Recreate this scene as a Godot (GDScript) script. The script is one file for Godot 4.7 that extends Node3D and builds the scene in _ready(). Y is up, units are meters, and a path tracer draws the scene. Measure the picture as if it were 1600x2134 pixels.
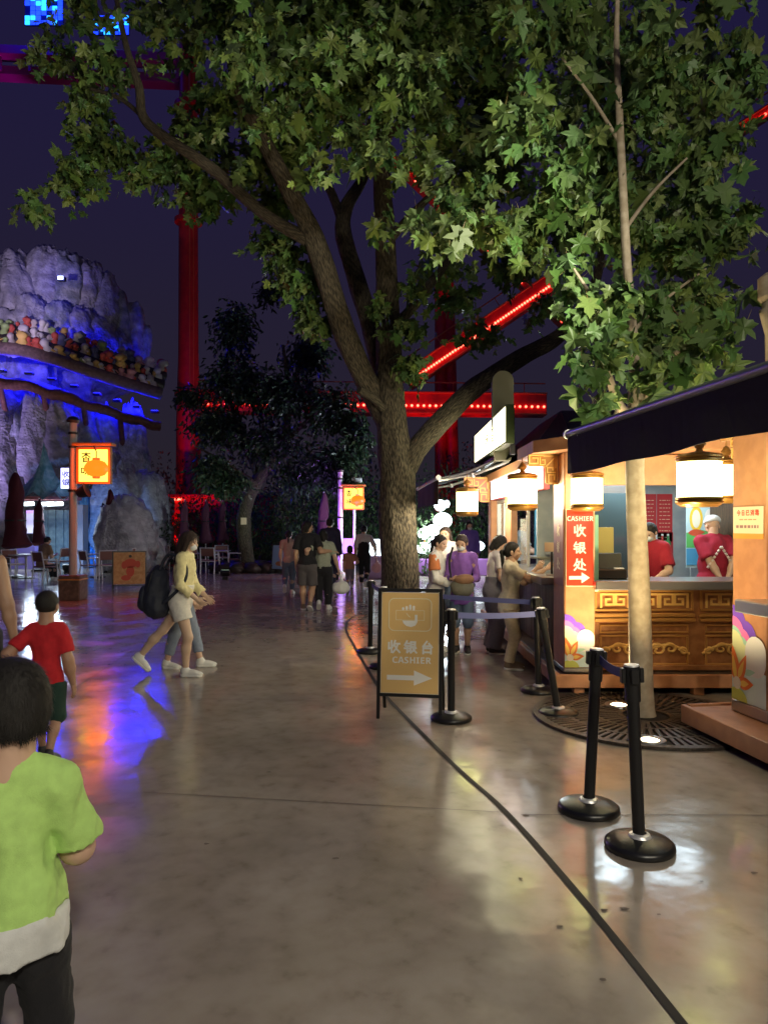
extends Node3D

# ---- camera model: a level lens with a little vertical shift; pixels are those of the 1600 x 2134 photograph
const F := 1541.0
const EYE := 1.62
const HY := 1095.0
var M := {}
var used := {}
var rng := RandomNumberGenerator.new()
var N3 := FastNoiseLite.new()


func P(px: float, py: float, d: float) -> Vector3:
	return Vector3((px - 800.0) * d / F, EYE - (py - HY) * d / F, -d)


func G(px: float, py: float) -> Vector3:
	var d := EYE * F / (py - HY)
	return Vector3((px - 800.0) * d / F, 0.0, -d)


func _ready() -> void:
	rng.seed = 77
	N3.seed = 5
	N3.frequency = 1.0
	camera_and_sky()
	materials()
	ground()
	stall()
	right_booth()
	rock_hill()
	coaster()
	far_plants()
	plane_tree()
	young_tree()
	tree_grate()
	lamp_posts()
	furniture()
	barriers()
	people()


func camera_and_sky() -> void:
	var cam := Camera3D.new()
	cam.name = "camera"
	cam.projection = Camera3D.PROJECTION_FRUSTUM
	cam.near = 0.05
	cam.far = 900.0
	cam.size = 2.0 * 0.05 * 1067.0 / F
	cam.frustum_offset = Vector2(0, 0.05 * 28.0 / F)
	cam.position = Vector3(0, EYE, 0)
	add_child(cam)
	cam.current = true
	var we := WorldEnvironment.new()
	we.name = "world_environment"
	var e := Environment.new()
	e.background_mode = Environment.BG_SKY
	var sky := Sky.new()
	var sm := ProceduralSkyMaterial.new()
	sm.sky_top_color = Color8(12, 7, 62)
	sm.sky_horizon_color = Color8(33, 29, 34)
	sm.sky_curve = 0.65
	sm.ground_bottom_color = Color8(20, 18, 22)
	sm.ground_horizon_color = Color8(40, 35, 44)
	sky.sky_material = sm
	e.sky = sky
	e.tonemap_mode = Environment.TONE_MAPPER_LINEAR
	e.tonemap_exposure = 1.3
	e.sdfgi_enabled = true
	e.ssao_enabled = true
	e.ssil_enabled = true
	we.environment = e
	add_child(we)


# ------------------------------------------------------------------ naming
func numbered(called: String) -> String:
	used[called] = used.get(called, 0) + 1
	return called if used[called] == 1 else "%s_%03d" % [called, used[called] - 1]


func thing(called: String, label: String, category: String, at := Vector3.ZERO, turn := 0.0, group := "") -> Node3D:
	var o := Node3D.new()
	o.name = numbered(called)
	add_child(o)
	o.position = at
	o.rotation.y = turn
	tag(o, label, category, group)
	return o


func tag(o: Node, label: String, category := "", group := "") -> void:
	o.set_meta("label", label)
	if category:
		o.set_meta("category", category)
	if group:
		o.set_meta("group", group)


func part(called: String, mesh: Mesh, mat: Material, parent: Node, at := Transform3D()) -> MeshInstance3D:
	var o := MeshInstance3D.new()
	o.name = called
	o.mesh = mesh
	if mat:
		o.material_override = mat
	o.transform = at
	parent.add_child(o, true)
	return o


func solo(called: String, mesh: Mesh, mat: Material, label: String, category: String, at := Transform3D(), group := "") -> MeshInstance3D:
	var o := MeshInstance3D.new()
	o.name = numbered(called)
	o.mesh = mesh
	o.material_override = mat
	o.transform = at
	add_child(o)
	tag(o, label, category, group)
	return o


func struct(called: String, mesh: Mesh, mat: Material, at := Transform3D()) -> MeshInstance3D:
	var o := MeshInstance3D.new()
	o.name = numbered(called)
	o.mesh = mesh
	o.material_override = mat
	o.transform = at
	add_child(o)
	o.set_meta("kind", "structure")
	return o


func copy(o: Node3D, called: String, label: String, at: Vector3, turn := 0.0) -> Node3D:
	var c: Node3D = o.duplicate()
	c.name = numbered(called)
	add_child(c)
	c.position = at
	c.rotation.y = turn
	c.set_meta("label", label)
	return c


func omni(parent: Node, at: Vector3, color: Color, energy: float, size := 0.1) -> OmniLight3D:
	var l := OmniLight3D.new()
	l.name = "light"
	l.light_color = color
	l.light_energy = energy
	l.light_size = size
	l.omni_range = 40.0
	l.omni_attenuation = 2.0
	l.shadow_enabled = true
	parent.add_child(l, true)
	l.position = at
	return l


func spot(parent: Node, at: Vector3, aim: Vector3, color: Color, energy: float, angle := 40.0, size := 0.1) -> SpotLight3D:
	var l := SpotLight3D.new()
	l.name = "light"
	l.light_color = color
	l.light_energy = energy
	l.light_size = size
	l.spot_angle = angle
	l.spot_angle_attenuation = 0.8
	l.spot_range = 60.0
	l.spot_attenuation = 2.0
	l.shadow_enabled = true
	parent.add_child(l, true)
	l.position = at
	var up := Vector3.UP if absf((aim - at).normalized().y) < 0.95 else Vector3.RIGHT
	l.transform = Transform3D(Basis.looking_at(aim - at, up), at)
	return l


func area(parent: Node, at: Vector3, aim: Vector3, size: Vector2, color: Color, energy: float) -> AreaLight3D:
	var l := AreaLight3D.new()
	l.name = "light"
	l.light_color = color
	l.light_energy = energy
	l.area_size = size
	l.area_range = 30.0
	l.shadow_enabled = true
	parent.add_child(l, true)
	var up := Vector3.UP if absf((aim - at).normalized().y) < 0.95 else Vector3.FORWARD
	l.transform = Transform3D(Basis.looking_at(aim - at, up), at)
	return l


# ------------------------------------------------------------------ materials
func noise_tex(freq: float, w := 512, ramp: Array = [], as_normal := false, bump := 4.0, octaves := 4, type := FastNoiseLite.TYPE_SIMPLEX_SMOOTH, sd := 1) -> NoiseTexture2D:
	var t := NoiseTexture2D.new()
	var n := FastNoiseLite.new()
	n.noise_type = type
	n.frequency = freq
	n.fractal_octaves = octaves
	n.seed = sd
	t.width = w
	t.height = w
	t.seamless = true
	t.noise = n
	t.as_normal_map = as_normal
	t.bump_strength = bump
	if ramp:
		var g := Gradient.new()
		g.offsets = PackedFloat32Array(ramp[0])
		g.colors = PackedColorArray(ramp[1])
		t.color_ramp = g
	return t


func lin(r: float, g: float, b: float) -> Color:
	return Color(r, g, b).linear_to_srgb()


func flat(c: Color, rough := 0.6, metal := 0.0, spec := 0.5) -> StandardMaterial3D:
	var m := StandardMaterial3D.new()
	m.albedo_color = c
	m.roughness = rough
	m.metallic = metal
	m.metallic_specular = spec
	return m


func mottled(a: Color, b: Color, rough := 0.7, scale := 2.0, bump := 0.0, metal := 0.0) -> StandardMaterial3D:
	var m := flat(Color.WHITE, rough, metal)
	m.albedo_texture = noise_tex(0.02, 256, [[0.25, 0.75], [a, b]], false, 4.0, 5)
	m.uv1_triplanar = true
	m.uv1_scale = Vector3.ONE * scale
	if bump > 0.0:
		m.heightmap_enabled = true
		m.heightmap_texture = T.fine
		m.heightmap_scale = bump
	return m


var T := {}


func glow(c: Color, energy: float, base := Color(0.8, 0.8, 0.8)) -> StandardMaterial3D:
	var m := flat(base, 0.5)
	m.emission_enabled = true
	m.emission = c
	m.emission_energy_multiplier = energy
	return m


func cloth(c: Color, rough := 0.9) -> StandardMaterial3D:
	var m := flat(c, rough)
	m.albedo_texture = T.cloth
	m.normal_enabled = true
	m.normal_texture = T.weave
	m.normal_scale = 0.2
	m.uv1_triplanar = true
	m.uv1_scale = Vector3.ONE * 3.0
	m.rim_enabled = true
	m.rim = 0.25
	m.rim_tint = 0.6
	return m


func materials() -> void:
	T.fine = noise_tex(0.06, 256, [], false, 4.0, 4, FastNoiseLite.TYPE_SIMPLEX_SMOOTH, 3)
	T.cloth = noise_tex(0.03, 256, [[0.2, 0.8], [Color(0.93, 0.93, 0.93), Color(1, 1, 1)]], false, 4.0, 5, FastNoiseLite.TYPE_SIMPLEX_SMOOTH, 8)
	T.weave = noise_tex(0.25, 256, [], true, 3.0, 2, FastNoiseLite.TYPE_SIMPLEX_SMOOTH, 9)
	# sealed, stained concrete
	var g := flat(Color.WHITE, 1.0)
	g.albedo_texture = noise_tex(0.006, 1024, [[0.0, 0.4, 0.6, 1.0], [lin(0.275, 0.24, 0.2), lin(0.325, 0.285, 0.242), lin(0.345, 0.305, 0.26), lin(0.39, 0.35, 0.305)]], false, 4.0, 7, FastNoiseLite.TYPE_SIMPLEX_SMOOTH, 21)
	g.roughness_texture = noise_tex(0.008, 1024, [[0.0, 0.5, 1.0], [Color(0.1, 0.1, 0.1), Color(0.16, 0.16, 0.16), Color(0.27, 0.27, 0.27)]], false, 4.0, 6, FastNoiseLite.TYPE_SIMPLEX_SMOOTH, 22)
	g.detail_enabled = true
	g.detail_blend_mode = BaseMaterial3D.BLEND_MODE_MUL
	g.detail_uv_layer = BaseMaterial3D.DETAIL_UV_2
	g.detail_albedo = noise_tex(0.012, 1024, [[0.0, 0.24, 0.55, 1.0], [Color(0.84, 0.82, 0.8), Color(0.93, 0.92, 0.91), Color(0.97, 0.965, 0.96), Color(1, 1, 1)]], false, 4.0, 6, FastNoiseLite.TYPE_SIMPLEX_SMOOTH, 23)
	g.normal_enabled = true
	g.normal_texture = noise_tex(0.01, 1024, [], true, 6.0, 4, FastNoiseLite.TYPE_SIMPLEX_SMOOTH, 24)
	g.normal_scale = 0.1
	M.concrete = g
	M.joint = flat(lin(0.012, 0.01, 0.01), 0.8)
	M.cut = flat(lin(0.12, 0.095, 0.08), 0.9)
	# stall
	M.ochre = mottled(lin(0.42, 0.19, 0.09), lin(0.49, 0.23, 0.11), 0.5, 1.2)
	M.orange_panel = mottled(lin(0.28, 0.11, 0.035), lin(0.38, 0.16, 0.055), 0.45, 2.0)
	M.gold = flat(lin(0.8, 0.48, 0.14), 0.4, 0.1)
	M.gold_dark = flat(lin(0.46, 0.22, 0.055), 0.45, 0.15)
	M.lantern_gold = flat(lin(0.5, 0.26, 0.06), 0.32, 0.6)
	M.steel = flat(lin(0.42, 0.43, 0.45), 0.28, 0.9)
	M.steel.roughness_texture = T.fine
	M.steel.roughness = 0.55
	M.wood_dark = wood(lin(0.035, 0.02, 0.013), lin(0.09, 0.05, 0.03))
	M.roof = mottled(lin(0.012, 0.016, 0.012), lin(0.03, 0.036, 0.028), 0.6, 2.0)
	M.awning = cloth(lin(0.03, 0.026, 0.025), 0.85)
	M.awning.rim_enabled = false
	M.awning_bar = flat(lin(0.3, 0.3, 0.33), 0.35, 0.6)
	M.alu = flat(lin(0.65, 0.65, 0.66), 0.35, 0.4)
	M.red_print = flat(lin(0.72, 0.045, 0.02), 0.35)
	M.white = flat(lin(0.8, 0.79, 0.76), 0.4)
	M.cream = flat(lin(0.75, 0.6, 0.42), 0.5)
	M.tile = mottled(lin(0.34, 0.39, 0.42), lin(0.42, 0.46, 0.48), 0.25, 0.8)
	M.dark = flat(lin(0.015, 0.014, 0.014), 0.5)
	M.black_metal = flat(lin(0.014, 0.014, 0.015), 0.32, 0.0)
	M.belt = flat(lin(0.06, 0.07, 0.26), 0.6)
	M.belt_lilac = flat(lin(0.17, 0.19, 0.46), 0.55)
	M.glass = flat(Color(0.9, 0.97, 0.97, 0.12), 0.02)
	M.glass.transparency = BaseMaterial3D.TRANSPARENCY_ALPHA
	M.iron = mottled(lin(0.035, 0.028, 0.024), lin(0.09, 0.07, 0.055), 0.5, 6.0, 0.05, 0.4)
	M.soil = mottled(lin(0.012, 0.01, 0.008), lin(0.03, 0.024, 0.018), 0.95, 6.0)
	M.lantern_glow = glow(Color(1.0, 0.99, 0.6), 4.8)
	M.white_glow = glow(Color(0.95, 0.98, 1.0), 3.0)
	M.warm_glow = glow(Color(1.0, 0.93, 0.75), 12.0)
	M.bark = bark(lin(0.032, 0.026, 0.018), lin(0.125, 0.1, 0.068), 1.8)
	M.pale_bark = mottled(lin(0.36, 0.29, 0.2), lin(0.5, 0.42, 0.31), 0.8, 1.6, 0.2)
	M.leaf = leafy(0.42)
	M.far_leaf = leafy(0.3)


func wood(a: Color, b: Color) -> StandardMaterial3D:
	var m := flat(Color.WHITE, 0.5)
	m.albedo_texture = noise_tex(0.02, 256, [[0.25, 0.5, 0.75], [a, b, a]], false, 4.0, 4, FastNoiseLite.TYPE_SIMPLEX_SMOOTH, 31)
	m.uv1_triplanar = true
	m.uv1_scale = Vector3(6.0, 0.7, 6.0)
	return m


func bark(a: Color, b: Color, bump: float) -> StandardMaterial3D:
	var m := flat(Color.WHITE, 0.95)
	m.albedo_texture = noise_tex(0.03, 512, [[0.3, 0.5, 0.7], [a, a.lerp(b, 0.55), b]], false, 4.0, 5, FastNoiseLite.TYPE_SIMPLEX_SMOOTH, 41)
	m.uv1_scale = Vector3(3.0, 0.55, 1.0)
	m.heightmap_enabled = true
	m.heightmap_texture = noise_tex(0.03, 512, [], false, 4.0, 5, FastNoiseLite.TYPE_SIMPLEX_SMOOTH, 41)
	m.heightmap_scale = bump
	return m


func leafy(rough: float) -> StandardMaterial3D:
	var m := flat(Color.WHITE, rough, 0.0, 0.4)
	m.vertex_color_use_as_albedo = true
	m.backlight_enabled = true
	m.backlight = lin(0.05, 0.08, 0.015)
	return m


# ------------------------------------------------------------------ mesh helper
class MB:
	var st := SurfaceTool.new()

	func _init() -> void:
		st.begin(Mesh.PRIMITIVE_TRIANGLES)
		st.set_smooth_group(-1)

	func tri(a: Vector3, b: Vector3, c: Vector3) -> void:
		st.set_uv(Vector2.ZERO)
		st.add_vertex(a)
		st.add_vertex(b)
		st.add_vertex(c)

	# a flat polygon, turned so that its front looks away from «inside»
	func face(p: Array, inside: Vector3) -> void:
		st.set_smooth_group(-1)
		var n: Vector3 = (p[1] - p[0]).cross(p[2] - p[0])
		var out: bool = n.dot((p[0] + p[2]) * 0.5 - inside) > 0.0
		for k in range(1, p.size() - 1):
			if out:
				tri(p[0], p[k + 1], p[k])
			else:
				tri(p[0], p[k], p[k + 1])

	func box(c: Vector3, s: Vector3, ch := 0.0, b := Basis()) -> MB:
		var h := s * 0.5
		if ch <= 0.0:
			for ax in 3:
				for sg in [-1.0, 1.0]:
					var u := (ax + 1) % 3
					var w := (ax + 2) % 3
					var q := []
					for k in [[-1, -1], [1, -1], [1, 1], [-1, 1]]:
						var p := Vector3.ZERO
						p[ax] = sg * h[ax]
						p[u] = k[0] * h[u]
						p[w] = k[1] * h[w]
						q.append(c + b * p)
					face(q, c)
			return self
		ch = minf(ch, minf(h.x, minf(h.y, h.z)) * 0.8)
		var V := func(sx: float, sy: float, sz: float, ax: int) -> Vector3:
			var p := Vector3(sx * (h.x - ch), sy * (h.y - ch), sz * (h.z - ch))
			p[ax] = [sx * h.x, sy * h.y, sz * h.z][ax]
			return c + b * p
		for ax in 3:
			var u := (ax + 1) % 3
			var w := (ax + 2) % 3
			for sg in [-1.0, 1.0]:
				var q := []
				for k in [[-1, -1], [1, -1], [1, 1], [-1, 1]]:
					var s3 := [0.0, 0.0, 0.0]
					s3[ax] = sg
					s3[u] = float(k[0])
					s3[w] = float(k[1])
					q.append(V.call(s3[0], s3[1], s3[2], ax))
				face(q, c)
			for s1 in [-1.0, 1.0]:
				for s2 in [-1.0, 1.0]:
					var lo := [0.0, 0.0, 0.0]
					lo[u] = s1
					lo[w] = s2
					lo[ax] = -1.0
					var hi := lo.duplicate()
					hi[ax] = 1.0
					face([V.call(lo[0], lo[1], lo[2], u), V.call(hi[0], hi[1], hi[2], u), V.call(hi[0], hi[1], hi[2], w), V.call(lo[0], lo[1], lo[2], w)], c)
		for sx in [-1.0, 1.0]:
			for sy in [-1.0, 1.0]:
				for sz in [-1.0, 1.0]:
					face([V.call(sx, sy, sz, 0), V.call(sx, sy, sz, 1), V.call(sx, sy, sz, 2)], c)
		return self

	# a tube through points; radii may be a number or a list; cap ends; «wob» roughens the ring
	func tube(pts: Array, rad: Variant, sides := 8, cap := true, wob := 0.0, noise: FastNoiseLite = null) -> MB:
		var rings := []
		var up := Vector3(0.31, 0.2, 0.93)
		var run := 0.0
		var lens := []
		for i in pts.size():
			var d: Vector3 = (pts[mini(i + 1, pts.size() - 1)] - pts[maxi(i - 1, 0)]).normalized()
			var x := up.cross(d)
			if x.length() < 0.1:
				x = Vector3.UP.cross(d)
			x = x.normalized()
			var y := d.cross(x).normalized()
			up = y.cross(d).cross(d) * -1.0 if false else up
			if i > 0:
				run += (pts[i] - pts[i - 1]).length()
			lens.append(run)
			var r: float = rad[i] if rad is Array else rad
			var ring := []
			for k in sides:
				var a := TAU * k / sides
				var rr := r
				if noise:
					rr *= 1.0 + wob * noise.get_noise_3d(cos(a) * 2.2 + pts[i].x * 0.3, run * 1.1, sin(a) * 2.2) + wob * 0.7 * noise.get_noise_3d(cos(a) * 7.0, run * 0.9 + 30.0, sin(a) * 7.0)
				ring.append(pts[i] + (x * cos(a) + y * sin(a)) * rr)
			rings.append(ring)
		for i in range(pts.size() - 1):
			for k in sides:
				var k2 := (k + 1) % sides
				var q := [rings[i][k], rings[i + 1][k], rings[i + 1][k2], rings[i][k2]]
				var uv := [Vector2(float(k) / sides, lens[i]), Vector2(float(k) / sides, lens[i + 1]), Vector2(float(k + 1) / sides, lens[i + 1]), Vector2(float(k + 1) / sides, lens[i])]
				st.set_smooth_group(1)
				for t in [0, 1, 2, 0, 2, 3]:
					st.set_uv(uv[t])
					st.add_vertex(q[t])
		if cap:
			var e := pts.size() - 1
			var ra: Array = rings[0]
			var rb: Array = rings[e]
			face(ra, pts[1])
			face(rb, pts[e - 1])
		return self

	# a turned body: profile of (radius, height) from bottom to top
	func lathe(prof: Array, sides := 20, at := Vector3.ZERO, b := Basis(), sm := false) -> MB:
		for i in range(prof.size() - 1):
			for k in sides:
				var a0 := TAU * k / sides
				var a1 := TAU * (k + 1) / sides
				var p0: Vector2 = prof[i]
				var p1: Vector2 = prof[i + 1]
				var q := []
				for e in [[p0, a0], [p1, a0], [p1, a1], [p0, a1]]:
					q.append(at + b * Vector3(cos(e[1]) * e[0].x, e[0].y, sin(e[1]) * e[0].x))
				st.set_smooth_group(2 if sm else 2 + i)
				if p1.x > 1e-5:
					tri(q[0], q[2], q[1])
				if p0.x > 1e-5:
					tri(q[0], q[3], q[2])
		return self

	# a flat outline given thickness along z
	func prism(poly: PackedVector2Array, z0: float, z1: float, xf := Transform3D()) -> MB:
		var idx := Geometry2D.triangulate_polygon(poly)
		var ccw := not Geometry2D.is_polygon_clockwise(poly)
		st.set_smooth_group(-1)
		for k in range(0, idx.size(), 3):
			var a := poly[idx[k]]
			var b := poly[idx[k + 1]]
			var c := poly[idx[k + 2]]
			if (b - a).cross(c - a) < 0.0:
				var t := b
				b = c
				c = t
			tri(xf * Vector3(a.x, a.y, z1), xf * Vector3(c.x, c.y, z1), xf * Vector3(b.x, b.y, z1))
			tri(xf * Vector3(a.x, a.y, z0), xf * Vector3(b.x, b.y, z0), xf * Vector3(c.x, c.y, z0))
		for k in poly.size():
			var a := poly[k]
			var b := poly[(k + 1) % poly.size()]
			if not ccw:
				var t := a
				a = b
				b = t
			var q := [xf * Vector3(a.x, a.y, z0), xf * Vector3(b.x, b.y, z0), xf * Vector3(b.x, b.y, z1), xf * Vector3(a.x, a.y, z1)]
			tri(q[0], q[2], q[1])
			tri(q[0], q[3], q[2])
		return self

	# flat strokes (bars along a polyline) of a given width standing z0..z1 off the sheet
	func stroke(pts: Array, w: float, z0: float, z1: float, xf := Transform3D()) -> MB:
		for i in range(pts.size() - 1):
			var a: Vector2 = pts[i]
			var b: Vector2 = pts[i + 1]
			var d := (b - a).normalized()
			var n := Vector2(-d.y, d.x) * w * 0.5
			var ea := a - d * (w * 0.5)
			var eb := b + d * (w * 0.5)
			var dz := i * 0.00012
			prism(PackedVector2Array([ea - n, eb - n, eb + n, ea + n]), z0, z1 + dz, xf)
		return self

	func mesh() -> ArrayMesh:
		st.generate_normals()
		st.index()
		return st.commit()


func bx(c: Vector3, s: Vector3, ch := 0.006) -> ArrayMesh:
	return MB.new().box(c, s, ch).mesh()


func smooth_path(pts: Array, steps := 6) -> Array:
	var cv := Curve3D.new()
	for i in pts.size():
		var t: Vector3 = (pts[mini(i + 1, pts.size() - 1)] - pts[maxi(i - 1, 0)]) / 6.0
		cv.add_point(pts[i], -t, t)
	var out := []
	for i in pts.size() - 1:
		for k in steps:
			out.append(cv.sample(i, float(k) / steps))
	out.append(pts[pts.size() - 1])
	return out


func spread(vals: Array, steps := 6) -> Array:
	var out := []
	for i in vals.size() - 1:
		for k in steps:
			out.append(lerpf(vals[i], vals[i + 1], float(k) / steps))
	out.append(vals[vals.size() - 1])
	return out


# ------------------------------------------------------------------ brush characters, on a unit square, y down
const GLYPH := {
	"shou": [[[.1, .2], [.1, .66], [.36, .56]], [[.32, .06], [.32, .94]], [[.6, .04], [.47, .42]], [[.55, .26], [.96, .26]], [[.82, .26], [.72, .6], [.44, .94]], [[.54, .36], [.7, .66], [.97, .93]]],
	"yin": [[[.22, .04], [.05, .34]], [[.15, .22], [.41, .22]], [[.11, .42], [.4, .42]], [[.05, .61], [.42, .61]], [[.25, .42], [.25, .92], [.43, .78]], [[.54, .1], [.88, .1], [.88, .48]], [[.54, .29], [.88, .29]], [[.54, .48], [.88, .48]], [[.54, .1], [.54, .93], [.72, .8]], [[.68, .48], [.76, .7], [.98, .93]], [[.94, .57], [.77, .7]]],
	"tai": [[[.48, .04], [.2, .42], [.82, .38]], [[.66, .2], [.9, .48]], [[.2, .97], [.2, .57], [.82, .57], [.82, .97]], [[.2, .88], [.82, .88]]],
	"chu": [[[.3, .04], [.24, .3], [.06, .58]], [[.27, .25], [.5, .25], [.38, .6], [.08, .93]], [[.18, .42], [.45, .78], [.98, .92]], [[.7, .04], [.7, .8]], [[.72, .3], [.95, .52]]],
	"jin": [[[.5, .05], [.05, .5]], [[.5, .05], [.95, .5]], [[.4, .36], [.58, .42]], [[.22, .58], [.75, .58], [.5, .95]]],
	"ri": [[[.25, .95], [.25, .1], [.75, .1], [.75, .95]], [[.25, .5], [.75, .5]], [[.25, .88], [.75, .88]]],
	"yi": [[[.15, .12], [.8, .12], [.8, .45]], [[.18, .45], [.8, .45]], [[.18, .28], [.18, .9], [.9, .9], [.9, .7]]],
	"xiao": [[[.1, .1], [.25, .2]], [[.05, .38], [.2, .48]], [[.05, .92], [.28, .6]], [[.65, .05], [.65, .34]], [[.42, .12], [.5, .28]], [[.9, .1], [.8, .28]], [[.42, .96], [.42, .38], [.88, .38], [.88, .96]], [[.42, .56], [.88, .56]], [[.42, .74], [.88, .74]]],
	"du": [[[.1, .1], [.9, .1]], [[.18, .24], [.82, .24]], [[.05, .38], [.95, .38]], [[.5, .02], [.5, .38]], [[.25, .5], [.2, .85], [.88, .85]], [[.25, .5], [.8, .5], [.76, .98]], [[.05, .67], [.95, .67]]],
	"xiang": [[[.1, .15], [.9, .15]], [[.5, .02], [.5, .5]], [[.5, .2], [.1, .5]], [[.5, .2], [.9, .5]], [[.25, .95], [.25, .58], [.75, .58], [.75, .95]], [[.25, .76], [.75, .76]], [[.25, .92], [.75, .92]]],
	"wei": [[[.06, .3], [.06, .75], [.3, .75]], [[.06, .3], [.3, .3], [.3, .75]], [[.45, .28], [.92, .28]], [[.38, .5], [.98, .5]], [[.68, .05], [.68, .97]], [[.66, .5], [.4, .9]], [[.7, .5], [.97, .9]]],
}


func glyph(mb: MB, name_: String, at: Vector2, size: float, w: float, z0: float, z1: float, xf := Transform3D(), sx := 1.0) -> void:
	var k := 0
	for s in GLYPH[name_]:
		var pts := []
		for p in s:
			pts.append(at + Vector2((p[0] - 0.5) * size * sx, (0.5 - p[1]) * size))
		mb.stroke(pts, w, z0, z1 + k * 0.00009, xf)
		k += 1


func lettering(text: String, size: float, depth: float, bold := true) -> TextMesh:
	var t := TextMesh.new()
	var f := SystemFont.new()
	f.font_names = PackedStringArray(["Droid Sans"])
	f.font_weight = 700 if bold else 400
	t.font = f
	t.text = text
	t.font_size = 64
	t.pixel_size = size / 64.0
	t.depth = depth
	return t


func arrow(mb: MB, c: Vector2, w: float, h: float, z0: float, z1: float, xf := Transform3D()) -> void:
	var s := h * 0.16
	mb.prism(PackedVector2Array([c + Vector2(-w / 2, -s), c + Vector2(w * 0.1, -s), c + Vector2(w * 0.1, -h / 2), c + Vector2(w / 2, 0), c + Vector2(w * 0.1, h / 2), c + Vector2(w * 0.1, s), c + Vector2(-w / 2, s)]), z0, z1, xf)


func rounded(c: Vector2, w: float, h: float, r: float, n := 5) -> PackedVector2Array:
	var out := PackedVector2Array()
	for k in 4:
		var cc := c + Vector2((w / 2 - r) * [1, -1, -1, 1][k], (h / 2 - r) * [1, 1, -1, -1][k])
		for i in n + 1:
			var a := PI / 2 * (k + float(i) / n)
			out.append(cc + Vector2(cos(a), sin(a)) * r)
	return out


func blob(c: Vector2, rx: float, ry: float, n := 20) -> PackedVector2Array:
	var out := PackedVector2Array()
	for i in n:
		out.append(c + Vector2(cos(TAU * i / n) * rx, sin(TAU * i / n) * ry))
	return out


# ------------------------------------------------------------------ ground
func sheet(poly: Array, y: float, s1: float, s2: float) -> ArrayMesh:
	var st := SurfaceTool.new()
	st.begin(Mesh.PRIMITIVE_TRIANGLES)
	var pv := PackedVector2Array()
	for p in poly:
		pv.append(p)
	var idx := Geometry2D.triangulate_polygon(pv)
	for k in range(0, idx.size(), 3):
		var q := [pv[idx[k]], pv[idx[k + 1]], pv[idx[k + 2]]]
		if (q[1] - q[0]).cross(q[2] - q[0]) < 0.0:
			q = [q[0], q[2], q[1]]
		for v in q:
			st.set_normal(Vector3.UP)
			st.set_uv(v / s1)
			st.set_uv2(v.rotated(0.7) / s2)
			st.add_vertex(Vector3(v.x, y, v.y))
	return st.commit()


func ribbon(pts: Array, w: float, y: float) -> ArrayMesh:
	var poly := []
	var back := []
	for i in pts.size():
		var a: Vector3 = pts[maxi(i - 1, 0)]
		var b: Vector3 = pts[mini(i + 1, pts.size() - 1)]
		var d := Vector2(b.x - a.x, b.z - a.z).normalized()
		var n := Vector2(-d.y, d.x) * w * 0.5
		var c := Vector2(pts[i].x, pts[i].z)
		poly.append(c + n)
		back.append(c - n)
	back.reverse()
	return sheet(poly + back, y, 6.0, 2.0)


func ground() -> void:
	struct("ground", sheet([Vector2(-400, 60), Vector2(400, 60), Vector2(400, -600), Vector2(-400, -600)], 0.0, 6.0, 2.3), M.concrete)
	# the dark filled joint that sweeps round the tree, then runs straight past the camera
	var jp := [G(1900, 2750), G(1420, 2134), G(1200, 1860), G(1050, 1690), G(940, 1590), G(810, 1458), G(778, 1415), G(737, 1345), G(721, 1312), G(727, 1292), G(747, 1282), G(800, 1276), G(900, 1282)]
	struct("pavement_joint", ribbon(smooth_path(jp, 8), 0.036, 0.004), M.joint)
	for e in [[G(1085, 1699), G(2200, 1701)], [G(1050, 1694), G(300, 1652)], [G(130, 1452), G(-600, 1880)], [G(130, 1452), G(700, 1462)], [G(130, 1452), G(420, 1262)], [G(0, 1285), G(420, 1262)], [G(420, 1262), G(720, 1300)]]:
		var a: Vector3 = e[0]
		var b: Vector3 = e[1]
		struct("saw_cut_joint", ribbon([a, a.lerp(b, 0.5), b], 0.007, 0.004), M.cut)
	# flattened litter and chewing-gum spots
	for s in [[1040, 1565], [1095, 1700], [1258, 1898], [1300, 1895], [1570, 1820], [1085, 1832], [1165, 1932], [1372, 1907], [1256, 2043], [950, 1537], [700, 1790], [560, 1610], [1460, 1838], [430, 1760]]:
		var c := G(s[0], s[1])
		var poly := []
		var r := rng.randf_range(0.007, 0.016)
		for k in 9:
			poly.append(Vector2(c.x, c.z) + Vector2(cos(TAU * k / 9.0) * 1.5, sin(TAU * k / 9.0)) * r * rng.randf_range(0.6, 1.1))
		solo("gum_spot", sheet(poly, 0.004, 6.0, 2.0), M.cut, "small dark trodden gum spot on the shiny concrete", "gum spot", Transform3D(), "dark gum spots on the concrete")


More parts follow.
